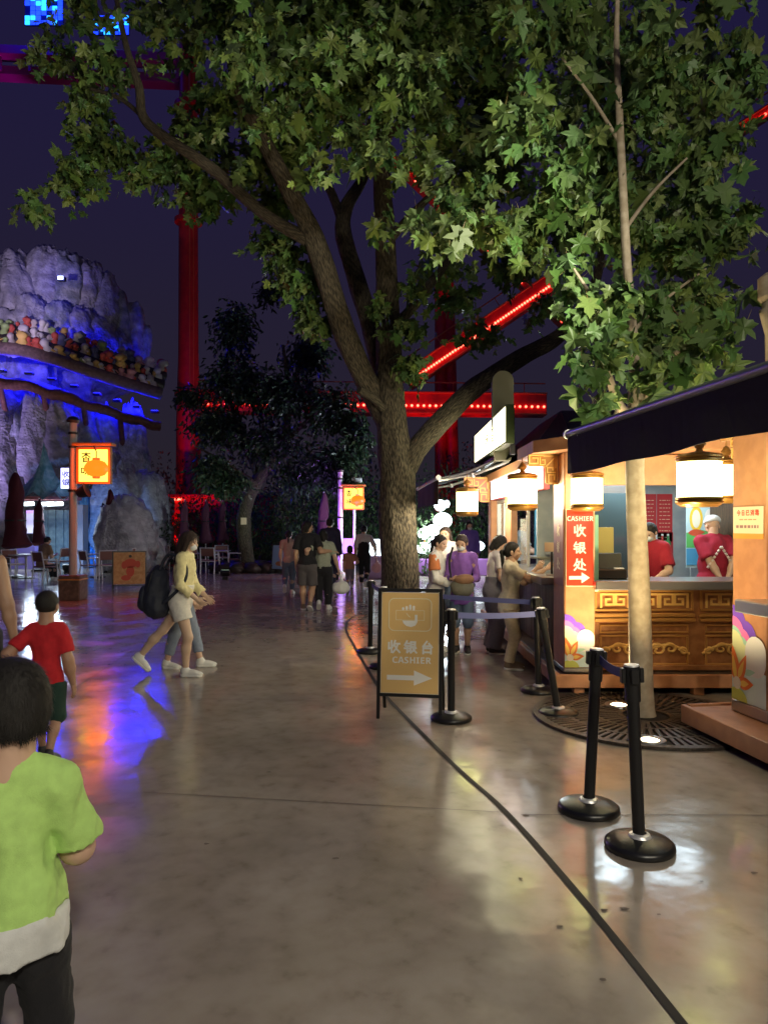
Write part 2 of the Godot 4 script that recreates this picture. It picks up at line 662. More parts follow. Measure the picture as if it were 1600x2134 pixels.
# ------------------------------------------------------------------ lanterns
func lantern(at: Vector3, r: float, h: float, label: String, hang: float, energy := 1.0) -> Node3D:
	var t := thing("hanging_lantern", label, "lantern", at - Vector3(0, h / 2 + r * 0.45, 0), 0.0, "drum lanterns hung under the stall eaves")
	var b := r * 0.45
	var base := [Vector2(0, 0), Vector2(r * 0.8, 0), Vector2(r * 0.98, b * 0.25), Vector2(r * 1.07, b * 0.45), Vector2(r * 1.07, b * 0.62), Vector2(r * 1.0, b * 0.66), Vector2(r * 1.05, b * 0.75), Vector2(r * 1.05, b), Vector2(0, b)]
	part("base_rim", MB.new().lathe(base, 28).mesh(), M.lantern_gold, t)
	var sh := part("shade", MB.new().lathe([Vector2(r, 0), Vector2(r, h)], 28).mesh(), M.lantern_glow, t, Transform3D(Basis(), Vector3(0, b, 0)))
	var cap := [Vector2(r * 0.9, 0), Vector2(r * 1.05, 0), Vector2(r * 1.05, b * 0.3), Vector2(r * 0.99, b * 0.36), Vector2(r * 1.09, b * 0.45), Vector2(r * 1.09, b * 0.6), Vector2(r * 0.9, b * 0.85), Vector2(r * 0.3, b * 1.1), Vector2(0, b * 1.1)]
	part("cap", MB.new().lathe(cap, 28).mesh(), M.lantern_gold, t, Transform3D(Basis(), Vector3(0, b + h, 0)))
	var fin := [Vector2(r * 0.2, 0), Vector2(r * 0.14, r * 0.12), Vector2(r * 0.32, r * 0.35), Vector2(r * 0.16, r * 0.62), Vector2(0, r * 0.72)]
	part("finial", MB.new().lathe(fin, 12).mesh(), M.gold_dark, t, Transform3D(Basis(), Vector3(0, b * 2.1 + h, 0)))
	var top := b * 2.1 + h + r * 0.7
	part("hanger", MB.new().tube([Vector3(0, top, 0), Vector3(0, maxf(hang - t.position.y, top + 0.03), 0)], 0.006, 6).mesh(), M.gold_dark, t)
	omni(t, Vector3(0, b + h / 2, 0), Color(1.0, 0.95, 0.8), energy, r * 0.8)
	sh.set_meta("label", "glowing creamy white drum shade")
	return t


# square meander: one continuous raised line
func fret(mb: MB, at: Vector2, s: float, w: float, z0: float, z1: float, xf: Transform3D, flip := false) -> void:
	var pts := []
	for p in [[0, 0], [0, 1], [1, 1], [1, 0.2], [0.38, 0.2], [0.38, 0.62], [0.68, 0.62]]:
		var x: float = p[0]
		pts.append(at + Vector2((1.0 - x if flip else x) * s, p[1] * s))
	mb.stroke(pts, w, z0, z1, xf)


# corner bracket of fretwork under an eave: an L of gold lattice, arms along +x and -y from its outer corner
func bracket(parent: Node, called: String, xf: Transform3D, s: float, mat: Material) -> void:
	var u := s / 5.0
	var b := MB.new()
	var out := PackedVector2Array([Vector2(0, 0), Vector2(-5 * u, 0), Vector2(-5 * u, -1.6 * u), Vector2(-4.7 * u, -2.0 * u), Vector2(-2.4 * u, -2.0 * u), Vector2(-2.1 * u, -2.4 * u), Vector2(-2.1 * u, -4.7 * u), Vector2(-1.7 * u, -5 * u), Vector2(0, -5 * u)])
	b.prism(out, -0.012, 0.0, xf)
	var back := part(called, b.mesh(), mat, parent)
	var m := MB.new()
	var w := u * 0.2
	for seg in [[[-0.15, -0.15], [-4.8, -0.15], [-4.8, -1.5], [-3.4, -1.5], [-3.4, -0.6], [-4.2, -0.6]], [[-3.0, -0.5], [-3.0, -1.7], [-2.2, -1.7], [-2.2, -0.9], [-2.6, -0.9]], [[-0.15, -0.15], [-0.15, -4.8], [-1.6, -4.8], [-1.6, -3.4], [-0.6, -3.4], [-0.6, -4.2]], [[-0.5, -3.0], [-1.8, -3.0], [-1.8, -2.2], [-0.9, -2.2], [-0.9, -2.6]], [[-2.3, -0.3], [-0.4, -0.3], [-0.4, -2.2]], [[-0.4, -0.4], [-2.0, -2.0]]]:
		var pts := []
		for p in seg:
			pts.append(Vector2(p[0], p[1]) * u)
		m.stroke(pts, w, 0.0, 0.012, xf)
	part("fretwork", m.mesh(), M.gold, back)


func petal(a: Vector2, b: Vector2, w: float) -> PackedVector2Array:
	var out := PackedVector2Array()
	var n := (b - a).orthogonal().normalized() * w
	for i in 9:
		var t := i / 8.0
		out.append(a.lerp(b, t) + n * sin(PI * pow(t, 0.8)))
	for i in range(7, 0, -1):
		var t := i / 8.0
		out.append(a.lerp(b, t) - n * sin(PI * pow(t, 0.8)))
	return out


# the lotus and cloud print at the foot of a stall pillar; unit wide, 1.8 high
func lotus(parent: Node, xf: Transform3D, w: float) -> void:
	var box_ := PackedVector2Array([Vector2(0, 0), Vector2(1, 0), Vector2(1, 1.8), Vector2(0, 1.8)])
	var root: MeshInstance3D = null
	var z := 0.0
	var plan := [
		[lin(0.2, 0.08, 0.62), [blob(Vector2(0, 1.38), 0.42, 0.42), blob(Vector2(0.36, 1.18), 0.36, 0.36)]],
		[lin(0.85, 0.2, 0.55), [blob(Vector2(0, 1.24), 0.35, 0.35), blob(Vector2(0.26, 1.08), 0.3, 0.3)]],
		[lin(0.42, 0.72, 0.6), [blob(Vector2(0, 1.1), 0.31, 0.31), blob(Vector2(0.25, 0.98), 0.25, 0.25)]],
		[lin(0.85, 0.88, 0.5), [blob(Vector2(0, 0.95), 0.38, 0.38), blob(Vector2(0.2, 0.75), 0.38, 0.38)]],
		[lin(0.68, 0.85, 0.86), [PackedVector2Array([Vector2(0, 0), Vector2(1, 0), Vector2(1, 0.62), Vector2(0.5, 0.7), Vector2(0, 0.6)])]],
		[lin(0.88, 0.88, 0.88), [rounded(Vector2(0.7, 0.9), 0.6, 0.76, 0.29)]],
		[lin(0.5, 0.75, 0.6), [petal(Vector2(0.35, 0.55), Vector2(0.7, 0.62), 0.06)]],
		[lin(0.85, 0.2, 0.04), [petal(Vector2(0.15, 0.32), Vector2(0.02, 1.02), 0.14), petal(Vector2(0.17, 0.33), Vector2(0.44, 0.9), 0.12), petal(Vector2(0.18, 0.33), Vector2(0.65, 0.38), 0.12)]],
		[lin(0.95, 0.62, 0.12), [petal(Vector2(0.13, 0.38), Vector2(0.03, 0.85), 0.06), petal(Vector2(0.2, 0.42), Vector2(0.37, 0.78), 0.06), petal(Vector2(0.25, 0.33), Vector2(0.52, 0.37), 0.06)]],
		[lin(0.55, 0.6, 0.12), [blob(Vector2(0.16, 0.0), 0.32, 0.24)]],
		[lin(0.9, 0.8, 0.7), [blob(Vector2(0.17, 0.33), 0.12, 0.12)]],
	]
	for e in plan:
		var m := MB.new()
		var kz := 0
		for poly in e[1]:
			for q in Geometry2D.intersect_polygons(poly, box_):
				var s := PackedVector2Array()
				for p in q:
					s.append(p * w)
				m.prism(s, z, z + 0.0009 + kz * 0.00025, xf)
				kz += 1
		z += 0.0011
		var mesh_ := m.mesh()
		var mat := flat(e[0], 0.35)
		if root == null:
			root = part("lotus_print", mesh_, mat, parent)
			root.set_meta("label", "lotus flower, cloud and rainbow print")
		else:
			part("print_colour", mesh_, mat, root)


func planks(parent: Node, xf: Transform3D, w: float, h: float, n: int, mats: Array, called := "plank", upright := true) -> void:
	var each := (w if upright else h) / n
	var size := Vector3(each - 0.006, h, 0.02) if upright else Vector3(w, each - 0.006, 0.02)
	var m := bx(Vector3.ZERO, size, 0.004)
	for i in n:
		var p := Vector3(-w / 2 + each * (i + 0.5), 0, rng.randf_range(-0.0015, 0.0015)) if upright else Vector3(0, -h / 2 + each * (i + 0.5), rng.randf_range(-0.0015, 0.0015))
		part(called, m, mats[i % mats.size()], parent, xf * Transform3D(Basis(), p))


# carved scroll ornament, about 1 wide
func scrolls(xf: Transform3D, s: float) -> ArrayMesh:
	var m := MB.new()
	for sg in [-1.0, 1.0]:
		for e in [[0.16, 0.0, 0.3, 0.13], [0.36, 0.02, 0.24, 0.11], [0.56, -0.02, 0.17, 0.075]]:
			var pts := []
			var rr := []
			for k in 19:
				var t := k / 18.0
				var a := PI * 0.9 - t * TAU * 1.15
				var rad: float = lerpf(e[3], e[3] * 0.16, t)
				pts.append(xf * (Vector3(sg * (e[0] + 0.06 + cos(a) * rad), e[1] + sin(a) * rad * 0.8, 0.01) * s))
				rr.append(lerpf(0.03, 0.016, t) * s)
			m.tube(pts, rr, 6)
		var tail := []
		for k in 9:
			var t := k / 8.0
			tail.append(xf * (Vector3(sg * (0.1 + t * 0.62), 0.1 * sin(t * PI) + 0.02 - 0.08 * t, 0.008) * s))
		m.tube(tail, 0.024 * s, 6)
	m.lathe([Vector2(0.11, 0), Vector2(0.1, 0.02), Vector2(0.05, 0.035), Vector2(0, 0.04)], 14, xf.origin, xf.basis * Basis(Vector3.RIGHT, PI / 2) * Basis().scaled(Vector3.ONE * s))
	for k in 7:
		var a := PI * (0.1 + 0.8 * k / 6.0)
		m.tube([xf * (Vector3(cos(a) * 0.08, sin(a) * 0.08, 0.01) * s), xf * (Vector3(cos(a) * 0.2, sin(a) * 0.24, 0.012) * s)], [0.02 * s, 0.008 * s], 6)
		m.tube([xf * (Vector3(cos(a) * 0.08, -sin(a) * 0.08, 0.01) * s), xf * (Vector3(cos(a) * 0.17, -sin(a) * 0.19, 0.012) * s)], [0.02 * s, 0.008 * s], 6)
	return m.mesh()


func frame_rect(mb: MB, c: Vector3, w: float, h: float, t: float, d: float, b := Basis()) -> void:
	mb.box(c + b * Vector3(0, h / 2 - t / 2, 0), Vector3(w, t, d), 0.004, b)
	mb.box(c + b * Vector3(0, -h / 2 + t / 2, 0), Vector3(w, t, d), 0.004, b)
	mb.box(c + b * Vector3(w / 2 - t / 2, 0, 0.0005), Vector3(t, h - 2 * t, d), 0.004, b)
	mb.box(c + b * Vector3(-w / 2 + t / 2, 0, 0.0005), Vector3(t, h - 2 * t, d), 0.004, b)


func print_lines(parent: Node, called: String, xf: Transform3D, w: float, n: int, gap: float, mat: Material, th := 0.008) -> void:
	var m := MB.new()
	for i in n:
		var x := -w / 2
		while x < w / 2 - 0.01:
			var l := rng.randf_range(0.015, 0.05)
			l = minf(l, w / 2 - x)
			m.prism(PackedVector2Array([Vector2(x, -i * gap), Vector2(x + l, -i * gap), Vector2(x + l, -i * gap + th), Vector2(x, -i * gap + th)]), 0.0, 0.0008, xf)
			x += l + 0.012
	part(called, m.mesh(), mat, parent).set_meta("kind", "stuff")


func stall() -> void:
	var t := thing("food_stall", "ochre food stall with carved counter, cashier notice and dark hipped roof", "food stall", Vector3(2.7, 0, -8.6))
	var o := Transform3D(Basis(), -t.position)
	var Z := -7.15
	# plinth and floor
	part("plinth_board", bx(Vector3(2.78, 0.14, -7.03), Vector3(2.3, 0.125, 0.05)), M.ochre, t, o)
	part("plinth_board", bx(Vector3(1.66, 0.14, -9.8), Vector3(0.05, 0.123, 5.45)), M.ochre, t, o)
	part("floor_slab", bx(Vector3(2.95, 0.13, -9.8), Vector3(2.5, 0.11, 5.4)), M.wood_dark, t, o)
	for p in [Vector3(1.86, 0.038, -7.1), Vector3(3.0, 0.038, -7.1), Vector3(1.75, 0.038, -9.0), Vector3(1.75, 0.038, -11.0), Vector3(3.9, 0.038, -7.1), Vector3(3.9, 0.038, -12.0)]:
		part("plinth_foot", bx(p, Vector3(0.1, 0.076, 0.1), 0.004), M.ochre, t, o)
	# corner pillar with its notices
	var pil := part("pillar", bx(Vector3(1.89, 1.27, -7.375), Vector3(0.3, 2.13, 0.45), 0.012), M.ochre, t, o)
	part("skirting", bx(Vector3(1.89, 0.22, -7.375), Vector3(0.312, 0.045, 0.462)), M.steel, pil)
	lotus(pil, Transform3D(Basis(), Vector3(1.745, 0.25, Z + 0.001)), 0.285)
	var board := part("cashier_notice", bx(Vector3(1.89, 1.405, Z + 0.004), Vector3(0.275, 0.75, 0.006), 0.001), M.cream, pil)
	tag(board, "red cashier notice with white characters and arrow")
	part("red_field", bx(Vector3(1.89, 1.405, Z + 0.008), Vector3(0.262, 0.735, 0.003), 0.001), M.red_print, board)
	var gl := MB.new()
	var fx := Transform3D(Basis(), Vector3(1.885, 1.405, Z + 0.0096))
	glyph(gl, "shou", Vector2(0, 0.165), 0.115, 0.015, 0, 0.0015, fx)
	glyph(gl, "yin", Vector2(0, 0.0), 0.115, 0.0135, 0, 0.0015, fx)
	glyph(gl, "chu", Vector2(0, -0.165), 0.115, 0.015, 0, 0.0015, fx)
	arrow(gl, Vector2(0, -0.29), 0.2, 0.105, 0, 0.0015, fx)
	part("lettering", gl.mesh(), M.white, board)
	part("lettering", lettering("CASHIER", 0.062, 0.002), M.white, board, Transform3D(Basis(), Vector3(1.89, 1.685, Z + 0.0105)))
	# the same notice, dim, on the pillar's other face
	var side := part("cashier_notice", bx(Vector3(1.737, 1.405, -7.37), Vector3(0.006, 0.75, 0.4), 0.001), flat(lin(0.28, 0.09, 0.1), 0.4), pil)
	tag(side, "maroon cashier notice on the side of the pillar")
	var sx := Transform3D(Basis(Vector3.UP, -PI / 2), Vector3(1.7335, 1.405, -7.37))
	var gs := MB.new()
	glyph(gs, "shou", Vector2(0, 0.165), 0.115, 0.015, 0, 0.0015, sx)
	glyph(gs, "yin", Vector2(0, 0.0), 0.115, 0.0135, 0, 0.0015, sx)
	glyph(gs, "chu", Vector2(0, -0.165), 0.115, 0.015, 0, 0.0015, sx)
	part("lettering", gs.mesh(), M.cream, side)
	part("green_trim", bx(Vector3(2.065, 1.35, -7.35), Vector3(0.045, 0.75, 0.3)), flat(lin(0.2, 0.42, 0.33), 0.5), t, o)
	# counter
	var cb := part("counter_base", bx(Vector3(3.05, 0.6, -7.36), Vector3(2.02, 0.8, 0.1), 0.004), M.orange_panel, t, o)
	for s in [[2.065, 3.06], [3.105, 4.06]]:
		var cx: float = (s[0] + s[1]) / 2
		var w: float = s[1] - s[0]
		var m := MB.new()
		frame_rect(m, Vector3(cx, 0.88, -7.3), w - 0.02, 0.21, 0.022, 0.03)
		m.box(Vector3(cx, 0.735, -7.295), Vector3(w, 0.04, 0.045), 0.008)
		m.box(Vector3(cx, 0.69, -7.29), Vector3(w, 0.035, 0.06), 0.008)
		frame_rect(m, Vector3(cx, 0.6, -7.3), w - 0.12, 0.085, 0.016, 0.02)
		frame_rect(m, Vector3(cx, 0.39, -7.3), w - 0.12, 0.3, 0.02, 0.025)
		part("panel_moulding", m.mesh(), M.gold_dark, cb)
		var f := MB.new()
		var n := 6
		for i in n:
			fret(f, Vector2(cx - w / 2 + 0.075 + i * (w - 0.12) / n, 0.815), 0.125, 0.02, 0, 0.014, Transform3D(Basis(), Vector3(0, 0, -7.31)), i % 2 == 1)
		part("fret_carving", f.mesh(), M.gold, cb)
		part("scroll_carving", scrolls(Transform3D(Basis(), Vector3(cx, 0.39, -7.304)), 0.62), M.gold, cb)
	part("counter_top", bx(Vector3(3.05, 1.045, -7.36), Vector3(2.06, 0.085, 0.62), 0.008), M.steel, t, o)
	part("kick_panel", bx(Vector3(3.05, 0.22, -7.28), Vector3(2.02, 0.05, 0.05)), M.orange_panel, t, o)
	# header, eave, roof
	part("header", bx(Vector3(3.05, 2.17, -7.34), Vector3(2.02, 0.3, 0.08)), M.ochre, t, o)
	var plan := PackedVector2Array([Vector2(4.1, 6.85), Vector2(1.7, 6.85), Vector2(1.46, 7.25), Vector2(1.46, 8.1), Vector2(1.7, 8.3), Vector2(1.7, 12.5), Vector2(4.1, 12.5)])
	var lay := Transform3D(Basis(Vector3.RIGHT, -PI / 2), Vector3.ZERO)
	part("eave", MB.new().prism(plan, 2.33, 2.45, lay).mesh(), M.ochre, t, o)
	var rf := MB.new()
	var A := [Vector3(4.1, 2.452, -6.95), Vector3(1.75, 2.452, -6.95), Vector3(1.52, 2.452, -7.3), Vector3(1.6, 2.452, -12.4), Vector3(4.1, 2.452, -12.4)]
	var B := [Vector3(4.1, 3.05, -9.2), Vector3(2.2, 3.05, -9.2), Vector3(2.2, 3.05, -9.25), Vector3(2.2, 3.05, -10.5), Vector3(4.1, 3.05, -10.5)]
	for i in 5:
		var j := (i + 1) % 5
		rf.face([A[i], A[j], B[j], B[i]], Vector3(2.9, 2.5, -9.8))
	rf.face([B[0], B[1], B[3], B[4]], Vector3(2.9, 2.5, -9.8))
	part("roof", rf.mesh(), M.roof, t, o)
	bracket(t, "corner_bracket", o * Transform3D(Basis(), Vector3(1.738, 2.33, -7.4)), 0.3, M.gold_dark)
	bracket(t, "corner_bracket", o * Transform3D(Basis(), Vector3(1.738, 2.42, -12.2)), 0.42, flat(lin(0.55, 0.2, 0.12), 0.5))
	# interior
	part("back_wall", bx(Vector3(3.0, 1.25, -9.7), Vector3(2.0, 2.16, 0.06)), M.tile, t, o)
	part("end_wall", bx(Vector3(4.06, 1.25, -9.8), Vector3(0.06, 2.16, 4.9)), M.tile, t, o)
	part("ceiling", bx(Vector3(2.95, 2.31, -9.9), Vector3(2.16, 0.035, 5.0)), M.white, t, o)
	for z in [-8.5]:
		var lp := part("ceiling_light", bx(Vector3(3.0, 2.285, z), Vector3(1.2, 0.012, 0.3), 0.002), M.white_glow, t, o)
		area(lp, Vector3(3.0, 2.27, z), Vector3(3.0, 0.0, z), Vector2(1.2, 0.3), Color(0.86, 0.95, 1.0), 2.0)
	var lp2 := part("ceiling_light", bx(Vector3(2.6, 2.285, -11.0), Vector3(0.8, 0.012, 0.3), 0.002), M.white_glow, t, o)
	area(lp2, Vector3(2.6, 2.27, -11.0), Vector3(2.6, 0.0, -11.0), Vector2(0.8, 0.3), Color(0.9, 0.96, 1.0), 1.4)
	for e in [[3.45, 1.72, 0.2, 0.62], [3.66, 1.72, 0.2, 0.62], [3.62, 1.28, 0.3, 0.5]]:
		var menu := part("menu_board", bx(Vector3(e[0], e[1], -9.66), Vector3(e[2], e[3], 0.012), 0.001), flat(lin(0.5, 0.03, 0.04), 0.4), t, o)
		print_lines(menu, "menu_print", Transform3D(Basis(), Vector3(e[0], e[1] + e[3] * 0.36, -9.653)), e[2] * 0.7, 9, e[3] * 0.08, M.cream)
	# steel cooler with glass doors
	var fr := part("cooler_cabinet", bx(Vector3(2.62, 1.2, -9.0), Vector3(0.7, 1.95, 0.6)), M.steel, t, o)
	part("cooler_glass", bx(Vector3(2.62, 1.35, -8.69), Vector3(0.62, 1.3, 0.012), 0.001), flat(lin(0.06, 0.09, 0.1), 0.06), fr)
	for x in [2.6, 2.65]:
		part("door_handle", MB.new().tube([Vector3(x, 1.15, -8.66), Vector3(x, 1.6, -8.66)], 0.009, 8).mesh(), M.alu, fr)
	# drinks machine with an open serving bay
	var yel := flat(lin(0.6, 0.45, 0.06), 0.4)
	var mc := part("drinks_machine", bx(Vector3(2.2, 1.48, -8.46), Vector3(0.18, 0.8, 0.08)), yel, t, o)
	for e in [[Vector3(2.122, 1.48, -8.26), Vector3(0.024, 0.8, 0.32)], [Vector3(2.278, 1.48, -8.26), Vector3(0.024, 0.8, 0.32)], [Vector3(2.2, 1.79, -8.26), Vector3(0.13, 0.18, 0.32)], [Vector3(2.2, 1.12, -8.26), Vector3(0.13, 0.08, 0.32)]]:
		part("casing", bx(e[0], e[1], 0.004), yel, mc)
	part("spout", MB.new().tube([Vector3(2.2, 1.7, -8.2), Vector3(2.2, 1.62, -8.2)], 0.012, 8).mesh(), M.steel, mc)
	# bright poster by the back door
	var pp := part("poster", bx(Vector3(3.82, 1.5, -8.95), Vector3(0.34, 0.78, 0.012), 0.001), flat(lin(0.5, 0.7, 0.78), 0.4), t, o)
	var pz := Transform3D(Basis(), Vector3(3.82, 1.5, -8.943))
	for e in [[lin(0.12, 0.5, 0.14), PackedVector2Array([Vector2(-0.17, -0.15), Vector2(0.17, -0.15), Vector2(0.17, 0.03), Vector2(0, 0.07), Vector2(-0.17, 0.03)])], [lin(0.85, 0.6, 0.06), blob(Vector2(-0.05, 0.2), 0.08, 0.15)], [lin(0.85, 0.84, 0.7), blob(Vector2(-0.05, 0.2), 0.05, 0.11)], [lin(0.6, 0.1, 0.05), petal(Vector2(-0.15, 0.03), Vector2(0.06, 0.04), 0.04)], [lin(0.1, 0.4, 0.7), PackedVector2Array([Vector2(-0.17, -0.36), Vector2(0.17, -0.36), Vector2(0.17, -0.16), Vector2(-0.17, -0.16)])], [lin(0.85, 0.85, 0.85), blob(Vector2(0.1, 0.2), 0.05, 0.12)]]:
		var pm := MB.new().prism(e[1], 0.0, 0.001, pz)
		pz.origin.z += 0.0012
		part("poster_colour", pm.mesh(), flat(e[0], 0.4), pp)
	part("back_door", bx(Vector3(3.93, 1.2, -8.6), Vector3(0.03, 2.0, 0.6)), M.wood_dark, t, o)
	# side counter where the customers stand
	var sb := part("side_counter_base", bx(Vector3(1.9, 0.6, -8.95), Vector3(0.06, 0.8, 2.6), 0.004), M.wood_dark, t, o)
	planks(sb, Transform3D(Basis(Vector3.UP, -PI / 2), Vector3(1.858, 0.6, -8.95)), 2.6, 0.78, 16, [M.wood_dark, wood(lin(0.05, 0.03, 0.02), lin(0.11, 0.065, 0.04)), wood(lin(0.03, 0.018, 0.012), lin(0.07, 0.04, 0.026))])
	part("side_counter_top", bx(Vector3(1.93, 1.045, -8.95), Vector3(0.62, 0.085, 2.6), 0.008), M.steel, t, o)
	part("pillar", bx(Vector3(1.8, 1.27, -10.48), Vector3(0.1, 2.13, 0.45), 0.01), M.ochre, t, o)
	part("pillar", bx(Vector3(1.8, 1.27, -12.2), Vector3(0.12, 2.13, 0.3), 0.01), M.ochre, t, o)
	part("side_wall", bx(Vector3(1.9, 0.6, -11.4), Vector3(0.1, 0.8, 1.3), 0.004), M.wood_dark, t, o)
	var fm := MB.new()
	frame_rect(fm, Vector3(1.86, 1.52, -11.4), 1.28, 1.0, 0.05, 0.05, Basis(Vector3.UP, -PI / 2))
	fm.box(Vector3(1.86, 1.52, -11.4), Vector3(0.04, 0.9, 0.04), 0.003)
	part("window_frame", fm.mesh(), M.alu, t, o)
	part("window_pane", bx(Vector3(1.87, 1.52, -11.4), Vector3(0.006, 0.9, 1.18), 0.0), M.glass, t, o)
	part("window_post", bx(Vector3(1.86, 1.55, -9.55), Vector3(0.04, 0.92, 0.04)), M.alu, t, o)
	part("window_pane", bx(Vector3(1.885, 1.4, -9.9), Vector3(0.006, 0.62, 0.66), 0.0), M.glass, t, o)
	part("display_shelf", bx(Vector3(2.05, 1.2, -9.9), Vector3(0.25, 0.02, 0.6), 0.002), M.steel, t, o)
	part("partition", bx(Vector3(2.25, 1.35, -7.95), Vector3(0.42, 0.5, 0.05)), flat(lin(0.45, 0.36, 0.1), 0.5), t, o)
	part("wall_screen", bx(Vector3(2.62, 1.75, -10.6), Vector3(0.5, 0.36, 0.03)), glow(Color(0.85, 0.85, 1.0), 1.1), t, o)
	part("blue_curtain", bx(Vector3(2.28, 1.6, -11.0), Vector3(0.09, 0.9, 0.04)), flat(lin(0.1, 0.45, 0.62), 0.7), t, o)
	# lit fascia box over the side opening
	var lb := part("light_box", bx(Vector3(1.79, 2.2, -10.15), Vector3(0.07, 0.36, 4.0), 0.006), flat(lin(0.4, 0.05, 0.06), 0.5), t, o)
	part("lit_panel", bx(Vector3(1.748, 2.2, -10.15), Vector3(0.012, 0.32, 3.94), 0.001), glow(Color(1.0, 0.93, 0.95), 2.2), lb)
	area(lb, Vector3(1.735, 2.2, -10.15), Vector3(0.0, 2.0, -10.15), Vector2(3.9, 0.3), Color(1.0, 0.93, 0.95), 1.1)
	# roof sign
	var rs := part("roof_sign", bx(Vector3(1.45, 2.79, -9.95), Vector3(0.1, 0.45, 2.9), 0.004), flat(lin(0.05, 0.07, 0.02), 0.5), t, o)
	tag(rs, "glowing cream sign box standing on the eave")
	part("lit_panel", bx(Vector3(1.396, 2.79, -9.95), Vector3(0.01, 0.4, 2.84), 0.001), glow(Color(1.0, 0.98, 0.78), 2.4), rs)
	var gm := MB.new()
	var gx := Transform3D(Basis(Vector3.UP, -PI / 2), Vector3(1.3905, 2.79, -9.95))
	glyph(gm, "wei", Vector2(-0.1, 0.0), 0.2, 0.016, 0, 0.001, gx, 1.6)
	part("lettering", gm.mesh(), flat(lin(0.16, 0.15, 0.12), 0.5), rs)
	gm = MB.new()
	glyph(gm, "xiang", Vector2(0.45, 0.0), 0.2, 0.016, 0, 0.001, gx, 1.6)
	part("lettering", gm.mesh(), flat(lin(0.16, 0.15, 0.12), 0.5), rs)
	area(rs, Vector3(1.38, 2.79, -9.95), Vector3(0, 2.79, -9.95), Vector2(2.8, 0.38), Color(1.0, 0.97, 0.75), 0.8)
	for z in [-8.65, -11.3]:
		part("sign_post", bx(Vector3(1.5, 2.51, z), Vector3(0.06, 0.12, 0.06)), M.dark, t, o)
	part("round_topped_board", MB.new().prism(board_outline(0.27, 1.15), -0.05, 0.05, Transform3D(Basis(), Vector3(1.52, 2.45, -9.5))).mesh(), flat(lin(0.2, 0.19, 0.11), 0.6), t, o)
	side_awning()
	# counter clutter
	var reg := thing("cash_register", "black cash register on the steel counter beside the red notice", "cash register", Vector3(2.25, 1.0875, -7.42))
	part("body", bx(Vector3(0, 0.05, 0), Vector3(0.3, 0.1, 0.26), 0.012), M.black_metal, reg)
	part("screen", MB.new().box(Vector3(0.02, 0.17, -0.06), Vector3(0.26, 0.17, 0.03), 0.008, Basis(Vector3.RIGHT, -0.25)).mesh(), M.black_metal, reg)
	part("receipt_slot", bx(Vector3(0.08, 0.106, 0.07), Vector3(0.09, 0.012, 0.05), 0.002), M.white, reg)
	solo("paper_sheet", bx(Vector3(2.47, 1.0885, -7.3), Vector3(0.15, 0.002, 0.1), 0.0005), M.white, "white paper sheet lying beside the cash register", "paper")
	var pen := thing("pen_cup", "small dark pen cup standing on the counter", "pen cup", Vector3(2.5, 1.0875, -7.5))
	part("cup", MB.new().lathe([Vector2(0, 0), Vector2(0.028, 0), Vector2(0.032, 0.08), Vector2(0.028, 0.08), Vector2(0.026, 0.01), Vector2(0, 0.01)], 14).mesh(), M.black_metal, pen)
	part("pen", MB.new().tube([Vector3(0.0, 0.012, 0), Vector3(0.018, 0.12, 0.006)], 0.004, 6).mesh(), M.red_print, pen)
	var holder := thing("notice_stand", "clear notice stand on the side counter by the pillar", "notice stand", Vector3(1.8, 1.0875, -7.95))
	part("foot", bx(Vector3(0, 0.006, 0), Vector3(0.12, 0.012, 0.08), 0.002), M.alu, holder)
	part("upright", bx(Vector3(0, 0.13, 0), Vector3(0.02, 0.24, 0.02), 0.002), M.dark, holder)
	part("card", bx(Vector3(0, 0.3, 0.012), Vector3(0.16, 0.1, 0.004), 0.001), M.cream, holder)
	# bottles and cups on the shelf at the back
	part("back_shelf", bx(Vector3(2.9, 1.25, -9.58), Vector3(1.6, 0.03, 0.2), 0.004), M.steel, t, o)
	var bot := MB.new().lathe([Vector2(0, 0), Vector2(0.035, 0), Vector2(0.036, 0.13), Vector2(0.014, 0.18), Vector2(0.013, 0.22), Vector2(0, 0.22)], 12, Vector3.ZERO, Basis(), true).mesh()
	var bc := [["red", lin(0.5, 0.04, 0.03)], ["green", lin(0.05, 0.25, 0.08)], ["amber", lin(0.45, 0.2, 0.03)], ["clear white", lin(0.6, 0.62, 0.62)]]
	for k in 10:
		var b: Array = bc[k % 4]
		var nb := thing("bottle", "%s bottle on the shelf at the back of the stall" % b[0], "bottle", Vector3(3.0 + k * 0.075, 1.266, -9.58), 0.0, "bottles on the stall's back shelf")
		part("glass", bot, flat(b[1], 0.15), nb)
		part("stopper", bx(Vector3(0, 0.23, 0), Vector3(0.028, 0.03, 0.028), 0.006), M.white, nb)
	for k in 3:
		solo("card_box", bx(Vector3(0, 0.05 if k == 0 else 0.1, 0), Vector3(0.3, 0.1 if k == 0 else 0.2, 0.25), 0.006), mottled(lin(0.3, 0.2, 0.11), lin(0.36, 0.25, 0.14), 0.9, 2.0), ["brown cardboard box on the cooler top, lowest", "brown cardboard box standing on the stall floor by the end wall", "brown cardboard box on the floor beside the cooler"][k], "box", Transform3D(Basis(Vector3.UP, 0.2 * k), [Vector3(2.55, 2.177, -9.1), Vector3(3.8, 0.187, -9.3), Vector3(3.2, 0.187, -9.4)][k]))
	# lanterns
	lantern(P(1088, 1025, 7.7), 0.15, 0.255, "drum lantern hanging left of the red cashier notice's pillar, under the gold bracket", 2.33, 1.2)
	lantern(P(1222, 1024, 6.95), 0.145, 0.24, "drum lantern overlapping the top of the red cashier notice", 2.33, 0.75)
	lantern(P(973, 1046, 10.3), 0.15, 0.27, "drum lantern under the side awning above the queueing girls", 2.33, 3.0)
